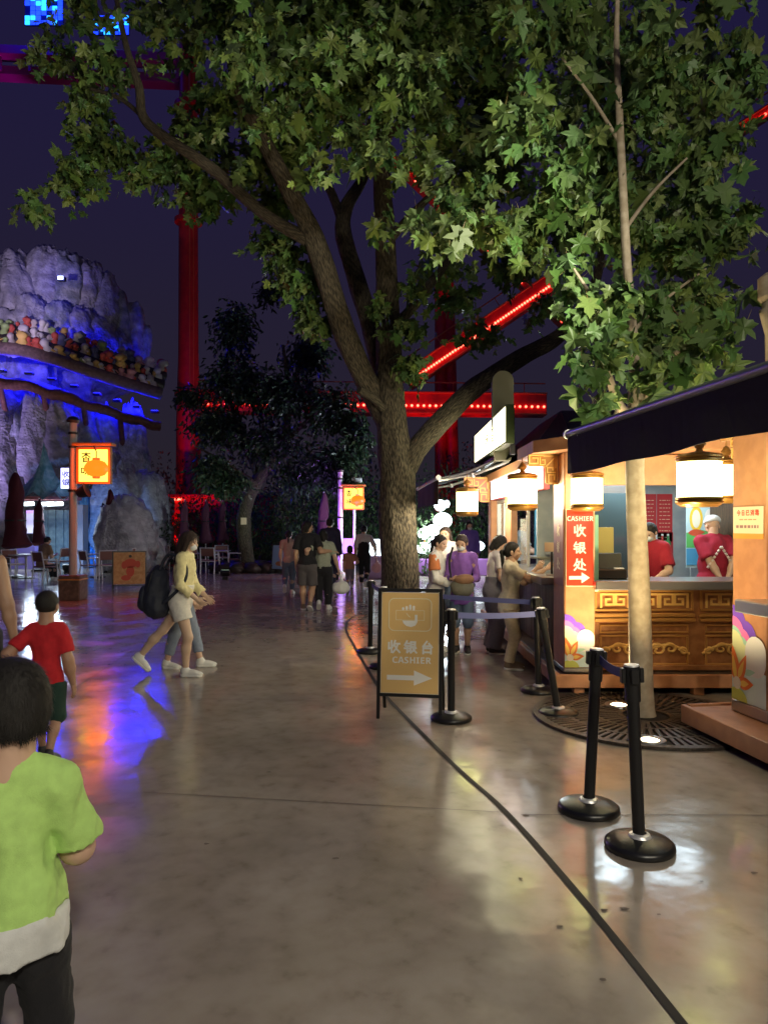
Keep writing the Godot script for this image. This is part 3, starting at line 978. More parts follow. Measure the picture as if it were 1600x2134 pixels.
	lantern(P(1512, 1002, 6.35), 0.14, 0.26, "drum lantern half hidden by the pillar with the white notice", 2.36, 0.6)
	lantern(P(1456, 1000, 5.25), 0.15, 0.25, "largest drum lantern, hanging below the dark awning's valance", 2.55, 0.8)


func board_outline(w: float, h: float) -> PackedVector2Array:
	var out := PackedVector2Array([Vector2(-w / 2 * 0.75, 0), Vector2(w / 2 * 0.75, 0), Vector2(w / 2, h * 0.45)])
	for k in 13:
		var a := PI * k / 12.0
		out.append(Vector2(cos(a) * w / 2, h - w / 2 + sin(a) * w / 2))
	out.append(Vector2(-w / 2, h * 0.45))
	return out


func valance(a: Vector3, b: Vector3, drop: float, sag: float) -> ArrayMesh:
	var m := MB.new()
	var n := 26
	var side := (b - a).normalized().cross(Vector3.UP) * 0.003
	var prev := []
	for i in n + 1:
		var t := float(i) / n
		var p := a.lerp(b, t)
		var fold := (b - a).normalized().cross(Vector3.UP) * 0.012 * sin(t * 23.0)
		var lo := p - Vector3(0, drop + sag * sin(t * 17.0) * 0.5 + sag * sin(t * 5.0 + 1.0), 0) + fold
		var ring := [p + side, lo + side, lo - side, p - side]
		if prev:
			for k in 4:
				m.face([prev[k], ring[k], ring[(k + 1) % 4], prev[(k + 1) % 4]], (prev[0] + ring[2]) * 0.5)
		else:
			m.face(ring, b)
		prev = ring
	m.face(prev, a)
	return m.mesh()


func awning(label: String, A: Vector3, B: Vector3, A2: Vector3, B2: Vector3, drop: float) -> Node3D:
	var t := thing("awning", label, "awning", (A + B + A2 + B2) / 4.0)
	var o := Transform3D(Basis(), -t.position)
	var m := MB.new()
	var th := Vector3(0, 0.006, 0)
	var n := 8
	for i in n:
		for j in 4:
			var f := func(u: float, v: float) -> Vector3:
				return A.lerp(B, u).lerp(A2.lerp(B2, u), v) - Vector3(0, 0.05 * sin(v * PI), 0)
			var q := [f.call(i / 8.0, j / 4.0), f.call((i + 1) / 8.0, j / 4.0), f.call((i + 1) / 8.0, (j + 1) / 4.0), f.call(i / 8.0, (j + 1) / 4.0)]
			m.face(q, q[0] - Vector3(0, 5, 0))
			m.face([q[0] - th, q[1] - th, q[2] - th, q[3] - th], q[0] + Vector3(0, 5, 0))
	part("fabric", m.mesh(), M.awning, t, o)
	part("front_bar", MB.new().tube([A, B], 0.028, 12).mesh(), M.awning_bar, t, o)
	part("valance", valance(A - Vector3(0, 0.02, 0), B - Vector3(0, 0.02, 0), drop, 0.012), M.awning, t, o)
	part("cassette", MB.new().tube([A2, B2], 0.06, 12).mesh(), M.awning_bar, t, o)
	for u in [0.06, 0.94]:
		var r := A.lerp(B, u)
		var w := A2.lerp(B2, u) - Vector3(0, 0.12, 0)
		var mid: Vector3 = r.lerp(w, 0.52) - Vector3(0, 0.07, 0) + (B - A).normalized() * 0.12 * (1.0 if u < 0.5 else -1.0)
		part("folding_arm", MB.new().tube([r - Vector3(0, 0.03, 0), mid], 0.018, 8).tube([mid, w], 0.022, 8).mesh(), M.alu, t, o)
		part("elbow_joint", MB.new().lathe([Vector2(0, -0.03), Vector2(0.035, -0.03), Vector2(0.035, 0.03), Vector2(0, 0.03)], 12, mid).mesh(), M.alu, t, o)
	for e in [A, B]:
		part("end_cap", MB.new().lathe([Vector2(0, -0.02), Vector2(0.036, -0.02), Vector2(0.036, 0.02), Vector2(0, 0.02)], 12, e, Basis(Vector3.RIGHT, PI / 2)).mesh(), M.alu, t, o)
	return t


func side_awning() -> void:
	awning("dark folding-arm awning with pale bar, over the side counter of the stall", Vector3(0.75, 2.28, -10.2), Vector3(0.62, 2.28, -13.4), Vector3(1.7, 2.62, -9.9), Vector3(1.7, 2.62, -13.3), 0.33)


func right_booth() -> void:
	var ang := deg_to_rad(8.0)
	var base := Vector3(2.69, 0, -5.72)
	var t := thing("drinks_booth", "ochre booth with lotus pillar and steel shelf beside the grated tree", "booth", base, 0.0)
	# local: x along the wall towards the camera, z out of the wall
	var u := Vector3(sin(ang), 0, cos(ang))
	var nrm := Vector3(-cos(ang), 0, sin(ang))
	var o := Transform3D(Basis(u, Vector3.UP, nrm), Vector3.ZERO)
	part("plinth_board", bx(Vector3(1.5, 0.13, 0.29), Vector3(3.4, 0.14, 0.04)), M.ochre, t, o)
	part("plinth_board", bx(Vector3(-0.2, 0.13, -0.6), Vector3(0.04, 0.138, 1.7)), M.ochre, t, o)
	part("floor_slab", bx(Vector3(1.5, 0.13, -0.6), Vector3(3.3, 0.12, 1.72)), M.ochre, t, o)
	for x in [0.0, 1.5, 3.0]:
		part("plinth_foot", bx(Vector3(x, 0.03, 0.0), Vector3(0.1, 0.08, 0.1), 0.004), M.dark, t, o)
	var pil := part("pillar", bx(Vector3(0.21, 1.36, -0.15), Vector3(0.42, 2.32, 0.3), 0.012), M.ochre, t, o)
	part("skirting", bx(Vector3(0.21, 0.24, -0.15), Vector3(0.432, 0.09, 0.312)), M.steel, pil)
	lotus(pil, Transform3D(Basis(), Vector3(0.01, 0.29, 0.001)), 0.4)
	var nt := part("paper_notice", bx(Vector3(0.2, 1.66, 0.004), Vector3(0.36, 0.2, 0.004), 0.001), M.cream, pil)
	tag(nt, "small cream notice with red characters, taped to the pillar")
	part("orange_strip", bx(Vector3(0.2, 1.545, 0.0035), Vector3(0.36, 0.05, 0.003), 0.0008), flat(lin(0.75, 0.3, 0.05), 0.5), nt)
	var g := MB.new()
	var names := ["jin", "ri", "yi", "xiao", "du"]
	for i in 5:
		glyph(g, names[i], Vector2(0.09 + i * 0.055, 1.715), 0.044, 0.0055, 0, 0.001, Transform3D(Basis(), Vector3(0, 0, 0.0062)))
	part("lettering", g.mesh(), flat(lin(0.6, 0.07, 0.03), 0.5), nt)
	print_lines(nt, "small_print", Transform3D(Basis(), Vector3(0.2, 1.66, 0.0062)), 0.2, 1, 0.03, flat(lin(0.6, 0.2, 0.1), 0.5), 0.007)
	print_lines(nt, "small_print", Transform3D(Basis(), Vector3(0.2, 1.6, 0.0062)), 0.28, 1, 0.03, flat(lin(0.3, 0.16, 0.16), 0.5), 0.022)
	part("wall", bx(Vector3(1.7, 0.6, -0.1), Vector3(2.54, 0.8, 0.1)), M.wood_dark, t, o)
	part("shelf", bx(Vector3(1.68, 1.05, 0.06), Vector3(2.52, 0.09, 0.4), 0.008), M.steel, t, o)
	part("jamb", bx(Vector3(0.48, 1.75, -0.2), Vector3(0.1, 1.5, 0.12)), M.wood_dark, t, o)
	part("back_wall", bx(Vector3(1.7, 1.4, -1.4), Vector3(3.0, 2.4, 0.06)), M.wood_dark, t, o)
	part("header", bx(Vector3(1.7, 2.42, -0.1), Vector3(2.54, 0.25, 0.1)), M.ochre, t, o)
	part("roof_slab", bx(Vector3(1.45, 2.585, -0.6), Vector3(3.3, 0.08, 1.7)), M.roof, t, o)
	var lb := part("light_box", bx(Vector3(1.3, 2.2, 0.02), Vector3(1.55, 0.17, 0.05), 0.006), flat(lin(0.1, 0.3, 0.6), 0.4), t, o)
	part("lit_panel", bx(Vector3(1.3, 2.2, 0.05), Vector3(1.48, 0.12, 0.01), 0.001), glow(Color(0.75, 0.88, 1.0), 2.2), lb)
	bracket(t, "corner_bracket", o * Transform3D(Basis(Vector3.UP, 0), Vector3(0.0, 2.4, -0.06)), 0.26, M.gold_dark)
	awning("wide dark awning with straight valance reaching out from the booth", Vector3(1.44, 2.335, -5.8), Vector3(1.82, 2.335, -2.6), Vector3(2.66, 2.62, -5.62), Vector3(3.08, 2.62, -2.6), 0.28)
	# turned finial post standing behind the awning
	var fp := thing("carved_post", "pale turned post rising above the awning at the booth end", "post", Vector3(3.22, 0, -6.1))
	part("shaft", MB.new().lathe([Vector2(0, 0), Vector2(0.1, 0), Vector2(0.1, 2.7), Vector2(0.07, 2.9), Vector2(0.075, 3.2), Vector2(0.11, 3.35), Vector2(0.12, 3.4), Vector2(0, 3.4)], 20, Vector3.ZERO, Basis(), true).mesh(), M.pale_bark, fp)
	part("finial", MB.new().lathe([Vector2(0.1, 3.4), Vector2(0.095, 3.46), Vector2(0.13, 3.5), Vector2(0.13, 3.66), Vector2(0.08, 3.7), Vector2(0, 3.7)], 20).mesh(), M.pale_bark, fp)


# ------------------------------------------------------------------ the artificial rock hill on the left
func hill_radius(h: float) -> float:
	var prof := [[0, 9.4], [2, 9.1], [6, 9.1], [8, 8.6], [10.0, 8.2], [11.2, 7.4], [12.2, 6.2], [13.0, 4.4], [13.4, 3.0], [13.7, 0.05]]
	for i in prof.size() - 1:
		if h <= prof[i + 1][0]:
			return lerpf(prof[i][1], prof[i + 1][1], (h - prof[i][0]) / float(prof[i + 1][0] - prof[i][0]))
	return 0.05


const HILL := Vector3(-21.2, 0, -36)


func hill_point(a: float, h: float, r: float) -> Vector3:
	return HILL + Vector3(cos(a) * r, h, sin(a) * r * 0.72)


# the ledge across the hill's face, 0 at its left end, 1 at its right
func ledge(u: float, dy: float, dd: float) -> Vector3:
	var k := [[-60, 700, 29.2], [40, 706, 29.2], [120, 728, 29.5], [200, 757, 30.0], [270, 780, 30.6], [335, 800, 31.4]]
	var x := clampf(u, 0.0, 0.9999) * 5.0
	var i := int(x)
	var f := x - i
	return P(lerpf(k[i][0], k[i + 1][0], f), lerpf(k[i][1], k[i + 1][1], f), lerpf(k[i][2], k[i + 1][2], f)) + Vector3(0, dy, dd)


func ledge_height(a: float) -> float:
	return 6.7 + 1.5 * clampf((a + 0.05) / 1.2, 0.0, 1.0)


func rock_hill() -> void:
	var cell := FastNoiseLite.new()
	cell.noise_type = FastNoiseLite.TYPE_CELLULAR
	cell.cellular_return_type = FastNoiseLite.RETURN_DISTANCE
	cell.frequency = 0.42
	cell.seed = 4
	var t := thing("rock_hill", "grey artificial rock hill with blue-lit ledge and deep clefts", "rock hill", HILL)
	var st := SurfaceTool.new()
	st.begin(Mesh.PRIMITIVE_TRIANGLES)
	st.set_smooth_group(0)
	var na := 190
	var nh := 120
	var grid := []
	for i in na + 1:
		var a := lerpf(-0.9, PI + 0.9, float(i) / na)
		var row := []
		for j in nh + 1:
			var h := 13.7 * pow(float(j) / nh, 0.92)
			var r := hill_radius(h)
			var lh := ledge_height(a)
			var p := hill_point(a, h, r)
			var warp := Vector3(N3.get_noise_3d(p.x * 0.2, h * 0.12, p.z * 0.2), 0, N3.get_noise_3d(p.z * 0.2, h * 0.12, p.x * 0.2 + 40)) * 1.5
			var c := cell.get_noise_3d(p.x * 1.15 + warp.x, h * 0.26 + 0.6 * warp.z, p.z * 1.15 + warp.z)
			var c2 := cell.get_noise_3d(p.x * 2.6 + 50.0 + warp.z, h * 0.9, p.z * 2.6 + warp.x)
			var f1 := clampf(c + 1.0, 0.0, 1.4)
			var d := N3.get_noise_3d(p.x * 0.28, h * 0.16, p.z * 0.28) * 1.3 + (0.42 - f1 * f1) * 2.2 - (c2 + 1.0) * (c2 + 1.0) * 0.35 + N3.get_noise_3d(p.x * 1.3, h * 0.5, p.z * 1.3) * 0.35 + N3.get_noise_3d(p.x * 4.0, h * 3.0, p.z * 4.0) * 0.06
			if h > lh and h < lh + 1.9:
				d -= 1.25 * smoothstep(lh, lh + 0.12, h) * (1.0 - smoothstep(lh + 1.3, lh + 1.9, h))
			if h < 1.2:
				d += 0.5 * (1.2 - h)
			row.append(hill_point(a, h + 0.25 * N3.get_noise_3d(p.x, h, p.z), maxf(r - 0.5 + d * clampf(r / 4.0, 0.1, 1.0), 0.02)) - HILL)
		grid.append(row)
	for i in na:
		for j in nh:
			for q in [[0, 0], [1, 1], [1, 0], [0, 0], [0, 1], [1, 1]]:
				st.add_vertex(grid[i + q[0]][j + q[1]])
	st.generate_normals()
	st.index()
	var rock := mottled(lin(0.2, 0.19, 0.19), lin(0.46, 0.43, 0.42), 0.9, 0.35, 6.0)
	rock.detail_enabled = true
	part("rock_face", st.commit(), rock, t)
	# broken teal and white paint patches are modelled boulders at the foot
	for e in [[262, 1120, 26, 1.0, 1.5], [300, 1075, 30, 1.1, 1.9], [315, 1150, 27, 0.6, 0.7], [245, 1060, 29, 0.9, 2.2]]:
		var p := P(e[0], e[1], e[2])
		part("boulder", crag(e[3], e[4], e[3], int(e[0])), mottled(lin(0.3, 0.3, 0.33), lin(0.55, 0.55, 0.58), 0.9, 0.6, 4.0), t, Transform3D(Basis(), Vector3(p.x, maxf(p.y, e[4] * 0.75), p.z) - HILL))
	# the boulders and slabs that make up the face
	var crags := [
		[35, 605, 80, 150, 31.6], [92, 590, 62, 150, 31.8], [140, 600, 56, 140, 32.0], [182, 612, 52, 130, 32.4], [216, 636, 52, 130, 32.8], [246, 662, 46, 130, 33.2], [272, 700, 42, 130, 33.4], [292, 735, 30, 110, 33.8], [-15, 620, 80, 150, 31.4], [12, 690, 70, 90, 30.6], [66, 668, 62, 100, 30.9], [120, 676, 56, 90, 31.2], [168, 690, 56, 90, 31.6], [210, 710, 52, 90, 32.0], [250, 735, 44, 80, 32.5],
		[18, 960, 66, 290, 30.2], [74, 925, 60, 200, 30.3], [50, 1000, 60, 300, 30.6], [126, 900, 66, 130, 30.5], [112, 980, 56, 240, 30.9], [178, 935, 64, 160, 31.0], [225, 975, 60, 230, 31.4], [262, 1000, 58, 290, 31.8], [292, 1030, 44, 270, 32.2], [205, 1020, 60, 300, 31.5], [160, 1030, 66, 300, 31.3], [306, 1095, 30, 150, 31.6], [-20, 980, 70, 330, 30.2],
	]
	var rocks := [rock, mottled(lin(0.26, 0.25, 0.25), lin(0.5, 0.48, 0.47), 0.9, 0.5, 5.0), mottled(lin(0.16, 0.18, 0.18), lin(0.4, 0.4, 0.4), 0.9, 0.4, 5.0)]
	var ci := 0
	for e in crags:
		var c := P(e[0], e[1], e[4])
		var hw: float = e[2] * e[4] / F * 0.62
		var hh: float = e[3] * e[4] / F * 0.56
		part("boulder", crag(hw, hh, hw * 1.1, ci * 7 + 3), rocks[ci % 3], t, Transform3D(Basis.from_euler(Vector3(-0.1, rng.randf() * TAU, rng.randfn() * 0.1)), c - HILL))
		ci += 1
	# wooden canopy strip under the ledge
	var cm := MB.new()
	var pts := []
	for k in 25:
		pts.append(ledge(k / 24.0, -1.8 + 0.05 * sin(k * 1.3), 0.1) - HILL)
	cm.tube(smooth_path(pts, 3), 0.2, 9, true, 0.5, N3)
	part("ledge_beam", cm.mesh(), mottled(lin(0.1, 0.035, 0.02), lin(0.2, 0.08, 0.05), 0.8, 1.0), t)
	for k in [3, 8, 13, 18]:
		part("ledge_strut", MB.new().tube([pts[k], pts[k] + Vector3(-0.3, -1.3, -1.2)], 0.11, 8).mesh(), mottled(lin(0.1, 0.035, 0.02), lin(0.2, 0.08, 0.05), 0.8, 1.0), t)
	# blue lamps hidden in the ledge
	for k in 8:
		var c := ledge(0.1 + k * 0.12, -1.15, -0.55)
		var b := thing("ledge_floodlight", "small blue floodlight on the rock ledge", "floodlight", c, 0.0, "blue floodlights along the rock ledge")
		part("housing", bx(Vector3(0, -0.08, 0), Vector3(0.3, 0.08, 0.24)), M.dark, b)
		part("lens", bx(Vector3(0, -0.02, 0), Vector3(0.26, 0.03, 0.2), 0.004), glow(Color(0.1, 0.12, 1.0), 0.6), b)
		omni(b, Vector3(0, 0.12, 0), Color(0.05, 0.06, 1.0), 3.2, 0.12)
	var tb := thing("ledge_floodlight", "single bright blue floodlight high on the rock hill", "floodlight", P(127, 575, 30.3), 0.0, "blue floodlights along the rock ledge")
	part("housing", bx(Vector3(0, -0.1, -0.1), Vector3(0.3, 0.16, 0.2)), M.dark, tb)
	part("lens", bx(Vector3(0, -0.08, 0.02), Vector3(0.22, 0.14, 0.03), 0.004), glow(Color(0.55, 0.6, 1.0), 8.0), tb)
	omni(tb, Vector3(0, 0, 0.4), Color(0.1, 0.1, 1.0), 0.7, 0.1)
	# the stepped shelf that carries the figurines
	for k in 3:
		var sp := []
		for j in 25:
			sp.append(ledge(j / 24.0, -0.42 + 0.4 * k, -0.3 * k) - HILL)
		part("figurine_shelf", MB.new().tube(sp, 0.27, 8).mesh(), mottled(lin(0.1, 0.06, 0.05), lin(0.2, 0.12, 0.1), 0.8, 1.0) if k == 0 else M.iron, t)
	flood(Vector3(-14.5, 0, -22.5), ledge(0.5, 0.3, 0.0), Color(1.0, 0.85, 0.75), 6.0, "ground floodlight aimed at the figurine ledge", 16.0)
	# painted ornaments crowd the ledge
	var shapes := []
	for k in 4:
		var m := MB.new()
		m.lathe([Vector2(0, 0), Vector2(0.16, 0), Vector2(0.2, 0.18 + 0.04 * k), Vector2(0.12, 0.36), Vector2(0.17, 0.46), Vector2(0.2, 0.56), Vector2(0.13, 0.7 - 0.03 * k), Vector2(0, 0.74)], 10, Vector3.ZERO, Basis(), true)
		if k % 2 == 0:
			m.tube([Vector3(-0.16, 0.35, 0), Vector3(-0.36, 0.5, 0.05)], [0.06, 0.04], 6)
			m.tube([Vector3(0.16, 0.35, 0), Vector3(0.34, 0.28, 0.05)], [0.06, 0.04], 6)
		shapes.append(m.mesh())
	var cols := [lin(0.6, 0.1, 0.06), lin(0.7, 0.45, 0.1), lin(0.5, 0.42, 0.33), lin(0.3, 0.4, 0.12), lin(0.65, 0.6, 0.5), lin(0.55, 0.25, 0.2), lin(0.12, 0.12, 0.2)]
	var names := ["red", "yellow", "tan", "green", "cream", "rust", "dark"]
	var mats := []
	for c in cols:
		mats.append(flat(c, 0.7))
	for k in 84:
		var w := rng.randi() % 7
		var s := rng.randf_range(0.45, 0.95)
		solo("ledge_figurine", shapes[rng.randi() % 4], mats[w], "small %s painted figurine in the row on the rock ledge" % names[w], "figurine", Transform3D(Basis.from_euler(Vector3(rng.randfn() * 0.18, rng.randf() * TAU, rng.randfn() * 0.18)).scaled(Vector3(s * rng.randf_range(0.8, 1.5), s, s)), ledge((k + rng.randf_range(-0.4, 0.4)) / 84.0, -0.3 + 0.4 * (k % 3), -0.3 * (k % 3))), "painted figurines along the rock ledge")
	# blue fluted curtain of resin water
	var wf := thing("water_curtain", "blue fluted curtain of modelled water at the foot of the rock", "water curtain", Vector3(P(192, 1095, 28.5).x, 0, -28.5))
	var blue := mottled(lin(0.05, 0.22, 0.5), lin(0.12, 0.4, 0.75), 0.4, 0.8)
	for k in 6:
		var x := -0.42 + k * 0.17
		var pp := []
		for j in 7:
			pp.append(Vector3(x + 0.05 * sin(j * 1.3 + k * 2.0), j * 0.5 + 0.02, 0.12 * sin(k * 2.1) - 0.1 * j * 0.3))
		part("water_strand", MB.new().tube(smooth_path(pp, 3), 0.115, 9, true, 0.35, N3).mesh(), blue, wf)
	flood(Vector3(-10.8, 0, -25.2), Vector3(wf.position.x, 1.6, -28.5), Color(0.35, 0.6, 1.0), 9.0, "low blue-white floodlight aimed at the modelled water curtain")
	# floods that wash the rock violet
	flood(Vector3(-16.6, 0, -25.5), HILL + Vector3(3.0, 6.0, 5.0), Color(0.72, 0.64, 1.0), 85.0, "ground floodlight washing the rock hill violet, behind the tables")
	flood(Vector3(-9.0, 0, -26.5), HILL + Vector3(8.0, 5.0, 3.0), Color(0.7, 0.62, 1.0), 40.0, "ground floodlight by the rock's right foot")
	var mt := thing("added_flood_mast", "added out-of-view mast whose lilac floodlight brightens the top of the rock hill", "added floodlight mast", Vector3(-13.6, 0, -19.5))  # mast and lamp added out of view, to light the upper boulders over the shelf
	part("mast", MB.new().tube([Vector3(0, 0, 0), Vector3(0, 7.2, 0)], [0.1, 0.06], 10).mesh(), M.black_metal, mt)
	part("foot", bx(Vector3(0, 0.03, 0), Vector3(0.4, 0.06, 0.4)), M.black_metal, mt)
	var ma := HILL + Vector3(5.2, 11.2, 4.5) - mt.position - Vector3(0, 7.2, 0)
	var mb := Basis.looking_at(ma, Vector3.UP)
	part("housing", MB.new().box(Vector3(0, 7.3, 0), Vector3(0.45, 0.35, 0.14), 0.015, mb).mesh(), M.dark, mt)
	part("lens", MB.new().box(Vector3(0, 7.3, 0) + ma.normalized() * 0.077, Vector3(0.38, 0.28, 0.014), 0.002, mb).mesh(), glow(Color(0.8, 0.74, 1.0), 3.0), mt)
	spot(mt, Vector3(0, 7.3, 0) + ma.normalized() * 0.15, Vector3(0, 7.3, 0) + ma, Color(0.8, 0.74, 1.0), 75.0, 20.0, 0.15)
	kiosk()


# a slab of rock: a rounded block with flat faces, clefts and a broken skin
func crag(rx: float, h: float, rz: float, sd: int) -> ArrayMesh:
	var st := SurfaceTool.new()
	st.begin(Mesh.PRIMITIVE_TRIANGLES)
	st.set_smooth_group(0)
	var g := []
	var na := 36
	var nb := 26
	for i in na + 1:
		var row := []
		for j in nb + 1:
			var a := TAU * (i % na) / na
			var b := PI * j / nb - PI / 2
			var d := Vector3(cos(a) * cos(b), sin(b), sin(a) * cos(b))
			# squarer than an ellipsoid
			var q := pow(pow(absf(d.x), 4.0) + pow(absf(d.y), 4.0) + pow(absf(d.z), 4.0), -0.25)
			var p := d * lerpf(1.0, q, 0.62)
			p.x *= 1.0 - 0.22 * p.y
			p.z *= 1.0 - 0.22 * p.y
			var k := 1.0 + 0.22 * N3.get_noise_3d(p.x * 1.1 + sd, p.y * 1.0, p.z * 1.1)
			k -= 0.16 * pow(1.0 - absf(N3.get_noise_3d(p.x * 1.7, p.y * 0.6 + sd, p.z * 1.7)), 6.0)
			k += 0.05 * N3.get_noise_3d(p.x * 5.0, p.y * 4.0, p.z * 5.0 + sd) + 0.02 * N3.get_noise_3d(p.x * 13.0, p.y * 13.0, p.z * 13.0 + sd)
			row.append(Vector3(p.x * rx, p.y * h, p.z * rz) * k)
		g.append(row)
	for i in na:
		for j in nb:
			for q in [[0, 0], [1, 1], [1, 0], [0, 0], [0, 1], [1, 1]]:
				st.add_vertex(g[i + q[0]][j + q[1]])
	st.generate_normals()
	st.index()
	return st.commit()


func lump(r: float, h: float, sd: int) -> ArrayMesh:
	var st := SurfaceTool.new()
	st.begin(Mesh.PRIMITIVE_TRIANGLES)
	st.set_smooth_group(0)
	var g := []
	for i in 25:
		var row := []
		for j in 15:
			var a := TAU * i / 24.0
			var b := PI * j / 14.0 - PI / 2
			var d := Vector3(cos(a) * cos(b), sin(b), sin(a) * cos(b))
			var k := 1.0 + 0.34 * N3.get_noise_3d(d.x * 1.3 + sd, d.y * 1.3, d.z * 1.3) + 0.12 * N3.get_noise_3d(d.x * 4.0, d.y * 4.0 + sd, d.z * 4.0)
			row.append(Vector3(d.x * r, d.y * h, d.z * r) * k)
		row[0] = Vector3(0, -h, 0)
		row[14] = Vector3(0, h, 0)
		g.append(row)
	g[24] = g[0]
	for i in 24:
		for j in 14:
			for q in [[0, 0], [1, 1], [1, 0], [0, 0], [0, 1], [1, 1]]:
				st.add_vertex(g[i + q[0]][j + q[1]])
	st.generate_normals()
	st.index()
	return st.commit()


func flood(at: Vector3, aim: Vector3, color: Color, energy: float, label: String, angle := 42.0) -> void:
	var t := thing("floodlight", label, "floodlight", at, 0.0, "ground floodlights of the park")
	part("stand", bx(Vector3(0, 0.05, 0), Vector3(0.16, 0.1, 0.1)), M.dark, t)
	var d := (aim - at - Vector3(0, 0.2, 0)).normalized()
	var b := Basis.looking_at(d, Vector3.UP)
	part("housing", MB.new().box(Vector3(0, 0.2, 0), Vector3(0.26, 0.2, 0.1), 0.01, b).mesh(), M.dark, t)
	part("lens", MB.new().box(Vector3(0, 0.2, 0) + d * 0.055, Vector3(0.22, 0.16, 0.012), 0.002, b).mesh(), glow(color, 2.0), t)
	spot(t, Vector3(0, 0.2, 0) + d * 0.1, aim - at, color, energy, angle, 0.1)


func kiosk() -> void:
	var D := 27.5
	var c := P(88, 1095, D)
	var t := thing("kiosk", "small rock-roofed kiosk with bright white tube lights and grey shutters", "kiosk", Vector3(c.x, 0, -D))
	var grey := mottled(lin(0.06, 0.09, 0.085), lin(0.1, 0.14, 0.13), 0.6, 1.0)
	for k in 4:
		part("shutter", bx(Vector3(-0.05 + k * 0.3, 1.1, -0.3), Vector3(0.28, 2.2, 0.06)), grey, t)
	part("side_wall", bx(Vector3(1.3, 1.2, -0.5), Vector3(0.25, 2.4, 0.5)), flat(lin(0.3, 0.24, 0.2), 0.8), t)
	part("counter", bx(Vector3(-0.6, 0.5, 0.0), Vector3(0.9, 1.0, 0.5)), flat(lin(0.25, 0.2, 0.6), 0.5), t)
	part("menu_panel", bx(Vector3(-0.42, 1.7, -0.2), Vector3(0.5, 0.75, 0.04)), glow(Color(0.75, 0.7, 0.95), 0.5), t)
	part("menu_header", bx(Vector3(-0.42, 2.13, -0.19), Vector3(0.5, 0.11, 0.045)), glow(Color(0.7, 0.2, 0.85), 0.7), t)
	part("fascia", bx(Vector3(0.15, 2.62, 0.0), Vector3(2.3, 0.12, 0.9)), flat(lin(0.35, 0.12, 0.12), 0.6), t)
	for x in [-0.45, 0.28, 0.62]:
		part("tube_light", MB.new().tube([Vector3(x - 0.28, 2.4, 0.3), Vector3(x + 0.28, 2.42, 0.3)], 0.07, 10).mesh(), glow(Color(0.9, 0.97, 1.0), 7.0), t)
	area(t, Vector3(0.1, 2.36, 0.42), Vector3(0.1, 0.9, 2.0), Vector2(1.6, 0.15), Color(0.85, 0.93, 1.0), 14.0)
	# draped rock-cloth roof in teal
	var st := MB.new()
	var g := []
	for i in 13:
		var row := []
		for j in 9:
			var u := i / 12.0
			var v := j / 8.0
			var top := 2.7 + 1.9 * pow(1.0 - absf(u - 0.42) * 1.7, 2.0) * v
			row.append(Vector3(-1.0 + 2.2 * u, top + 0.15 * sin(u * 19.0), 0.5 - 0.9 * v + 0.1 * sin(u * 23.0 + v * 4.0)))
		g.append(row)
	for i in 12:
		for j in 8:
			st.face([g[i][j], g[i + 1][j], g[i + 1][j + 1], g[i][j + 1]], Vector3(0, 1, -3))
	part("draped_roof", st.mesh(), mottled(lin(0.1, 0.3, 0.27), lin(0.3, 0.5, 0.46), 0.8, 0.8), t)
	var sg := part("lit_sign", bx(Vector3(1.05, 3.35, 0.35), Vector3(0.36, 0.75, 0.08)), glow(Color(0.72, 0.72, 1.0), 2.6), t)
	var m := MB.new()
	glyph(m, "shou", Vector2(1.05, 3.5), 0.26, 0.03, 0, 0.004, Transform3D(Basis(), Vector3(0, 0, 0.392)))
	glyph(m, "yin", Vector2(1.05, 3.2), 0.26, 0.03, 0, 0.004, Transform3D(Basis(), Vector3(0, 0, 0.392)))
	part("lettering", m.mesh(), flat(lin(0.2, 0.15, 0.5), 0.5), sg)


# ------------------------------------------------------------------ the red ride behind the trees
func track(called: String, label: String, a: Vector3, b: Vector3, w: float, h: float, step: float, mats: Array, rail := false) -> Node3D:
	var t := thing(called, label, "ride track", a)
	var L := (b - a).length()
	var d := (b - a).normalized()
	var z := Vector3(0, 0, 1)
	var y := z.cross(d).normalized()
	var bs := Basis(d, y, d.cross(y).normalized())
	part("box_girder", MB.new().box((b - a) / 2, Vector3(L, h, w), 0.03, bs).mesh(), mats[0], t)
	for s in [-1.0, 1.0]:
		part("flange", MB.new().box((b - a) / 2 + y * s * (h / 2 + 0.06) * 1.0, Vector3(L, 0.12, w + 0.3), 0.02, bs).mesh(), mats[1], t)
	if rail:
		var m := MB.new()
		m.tube([y * (h / 2 + 0.85), b - a + y * (h / 2 + 0.85)], 0.05, 6)
		part("hand_rail", m.mesh(), mats[1], t)
		var k := 1.0
		var post := MB.new().tube([Vector3.ZERO, y * 0.75], 0.035, 5).mesh()
		while k < L:
			part("rail_post", post, mats[1], t, Transform3D(Basis(), d * k + y * (h / 2 + 0.12)))
			k += 2.4
	var n := int(L / step)
	var bulb := SphereMesh.new()
	bulb.radius = 0.085
	bulb.height = 0.17
	bulb.radial_segments = 8
	bulb.rings = 4
	for i in n:
		part("bulb", bulb, mats[2], t, Transform3D(Basis(), d * (i + 0.5) * step - y * (h * 0.16) + z * (w / 2 + 0.09)))
	return t


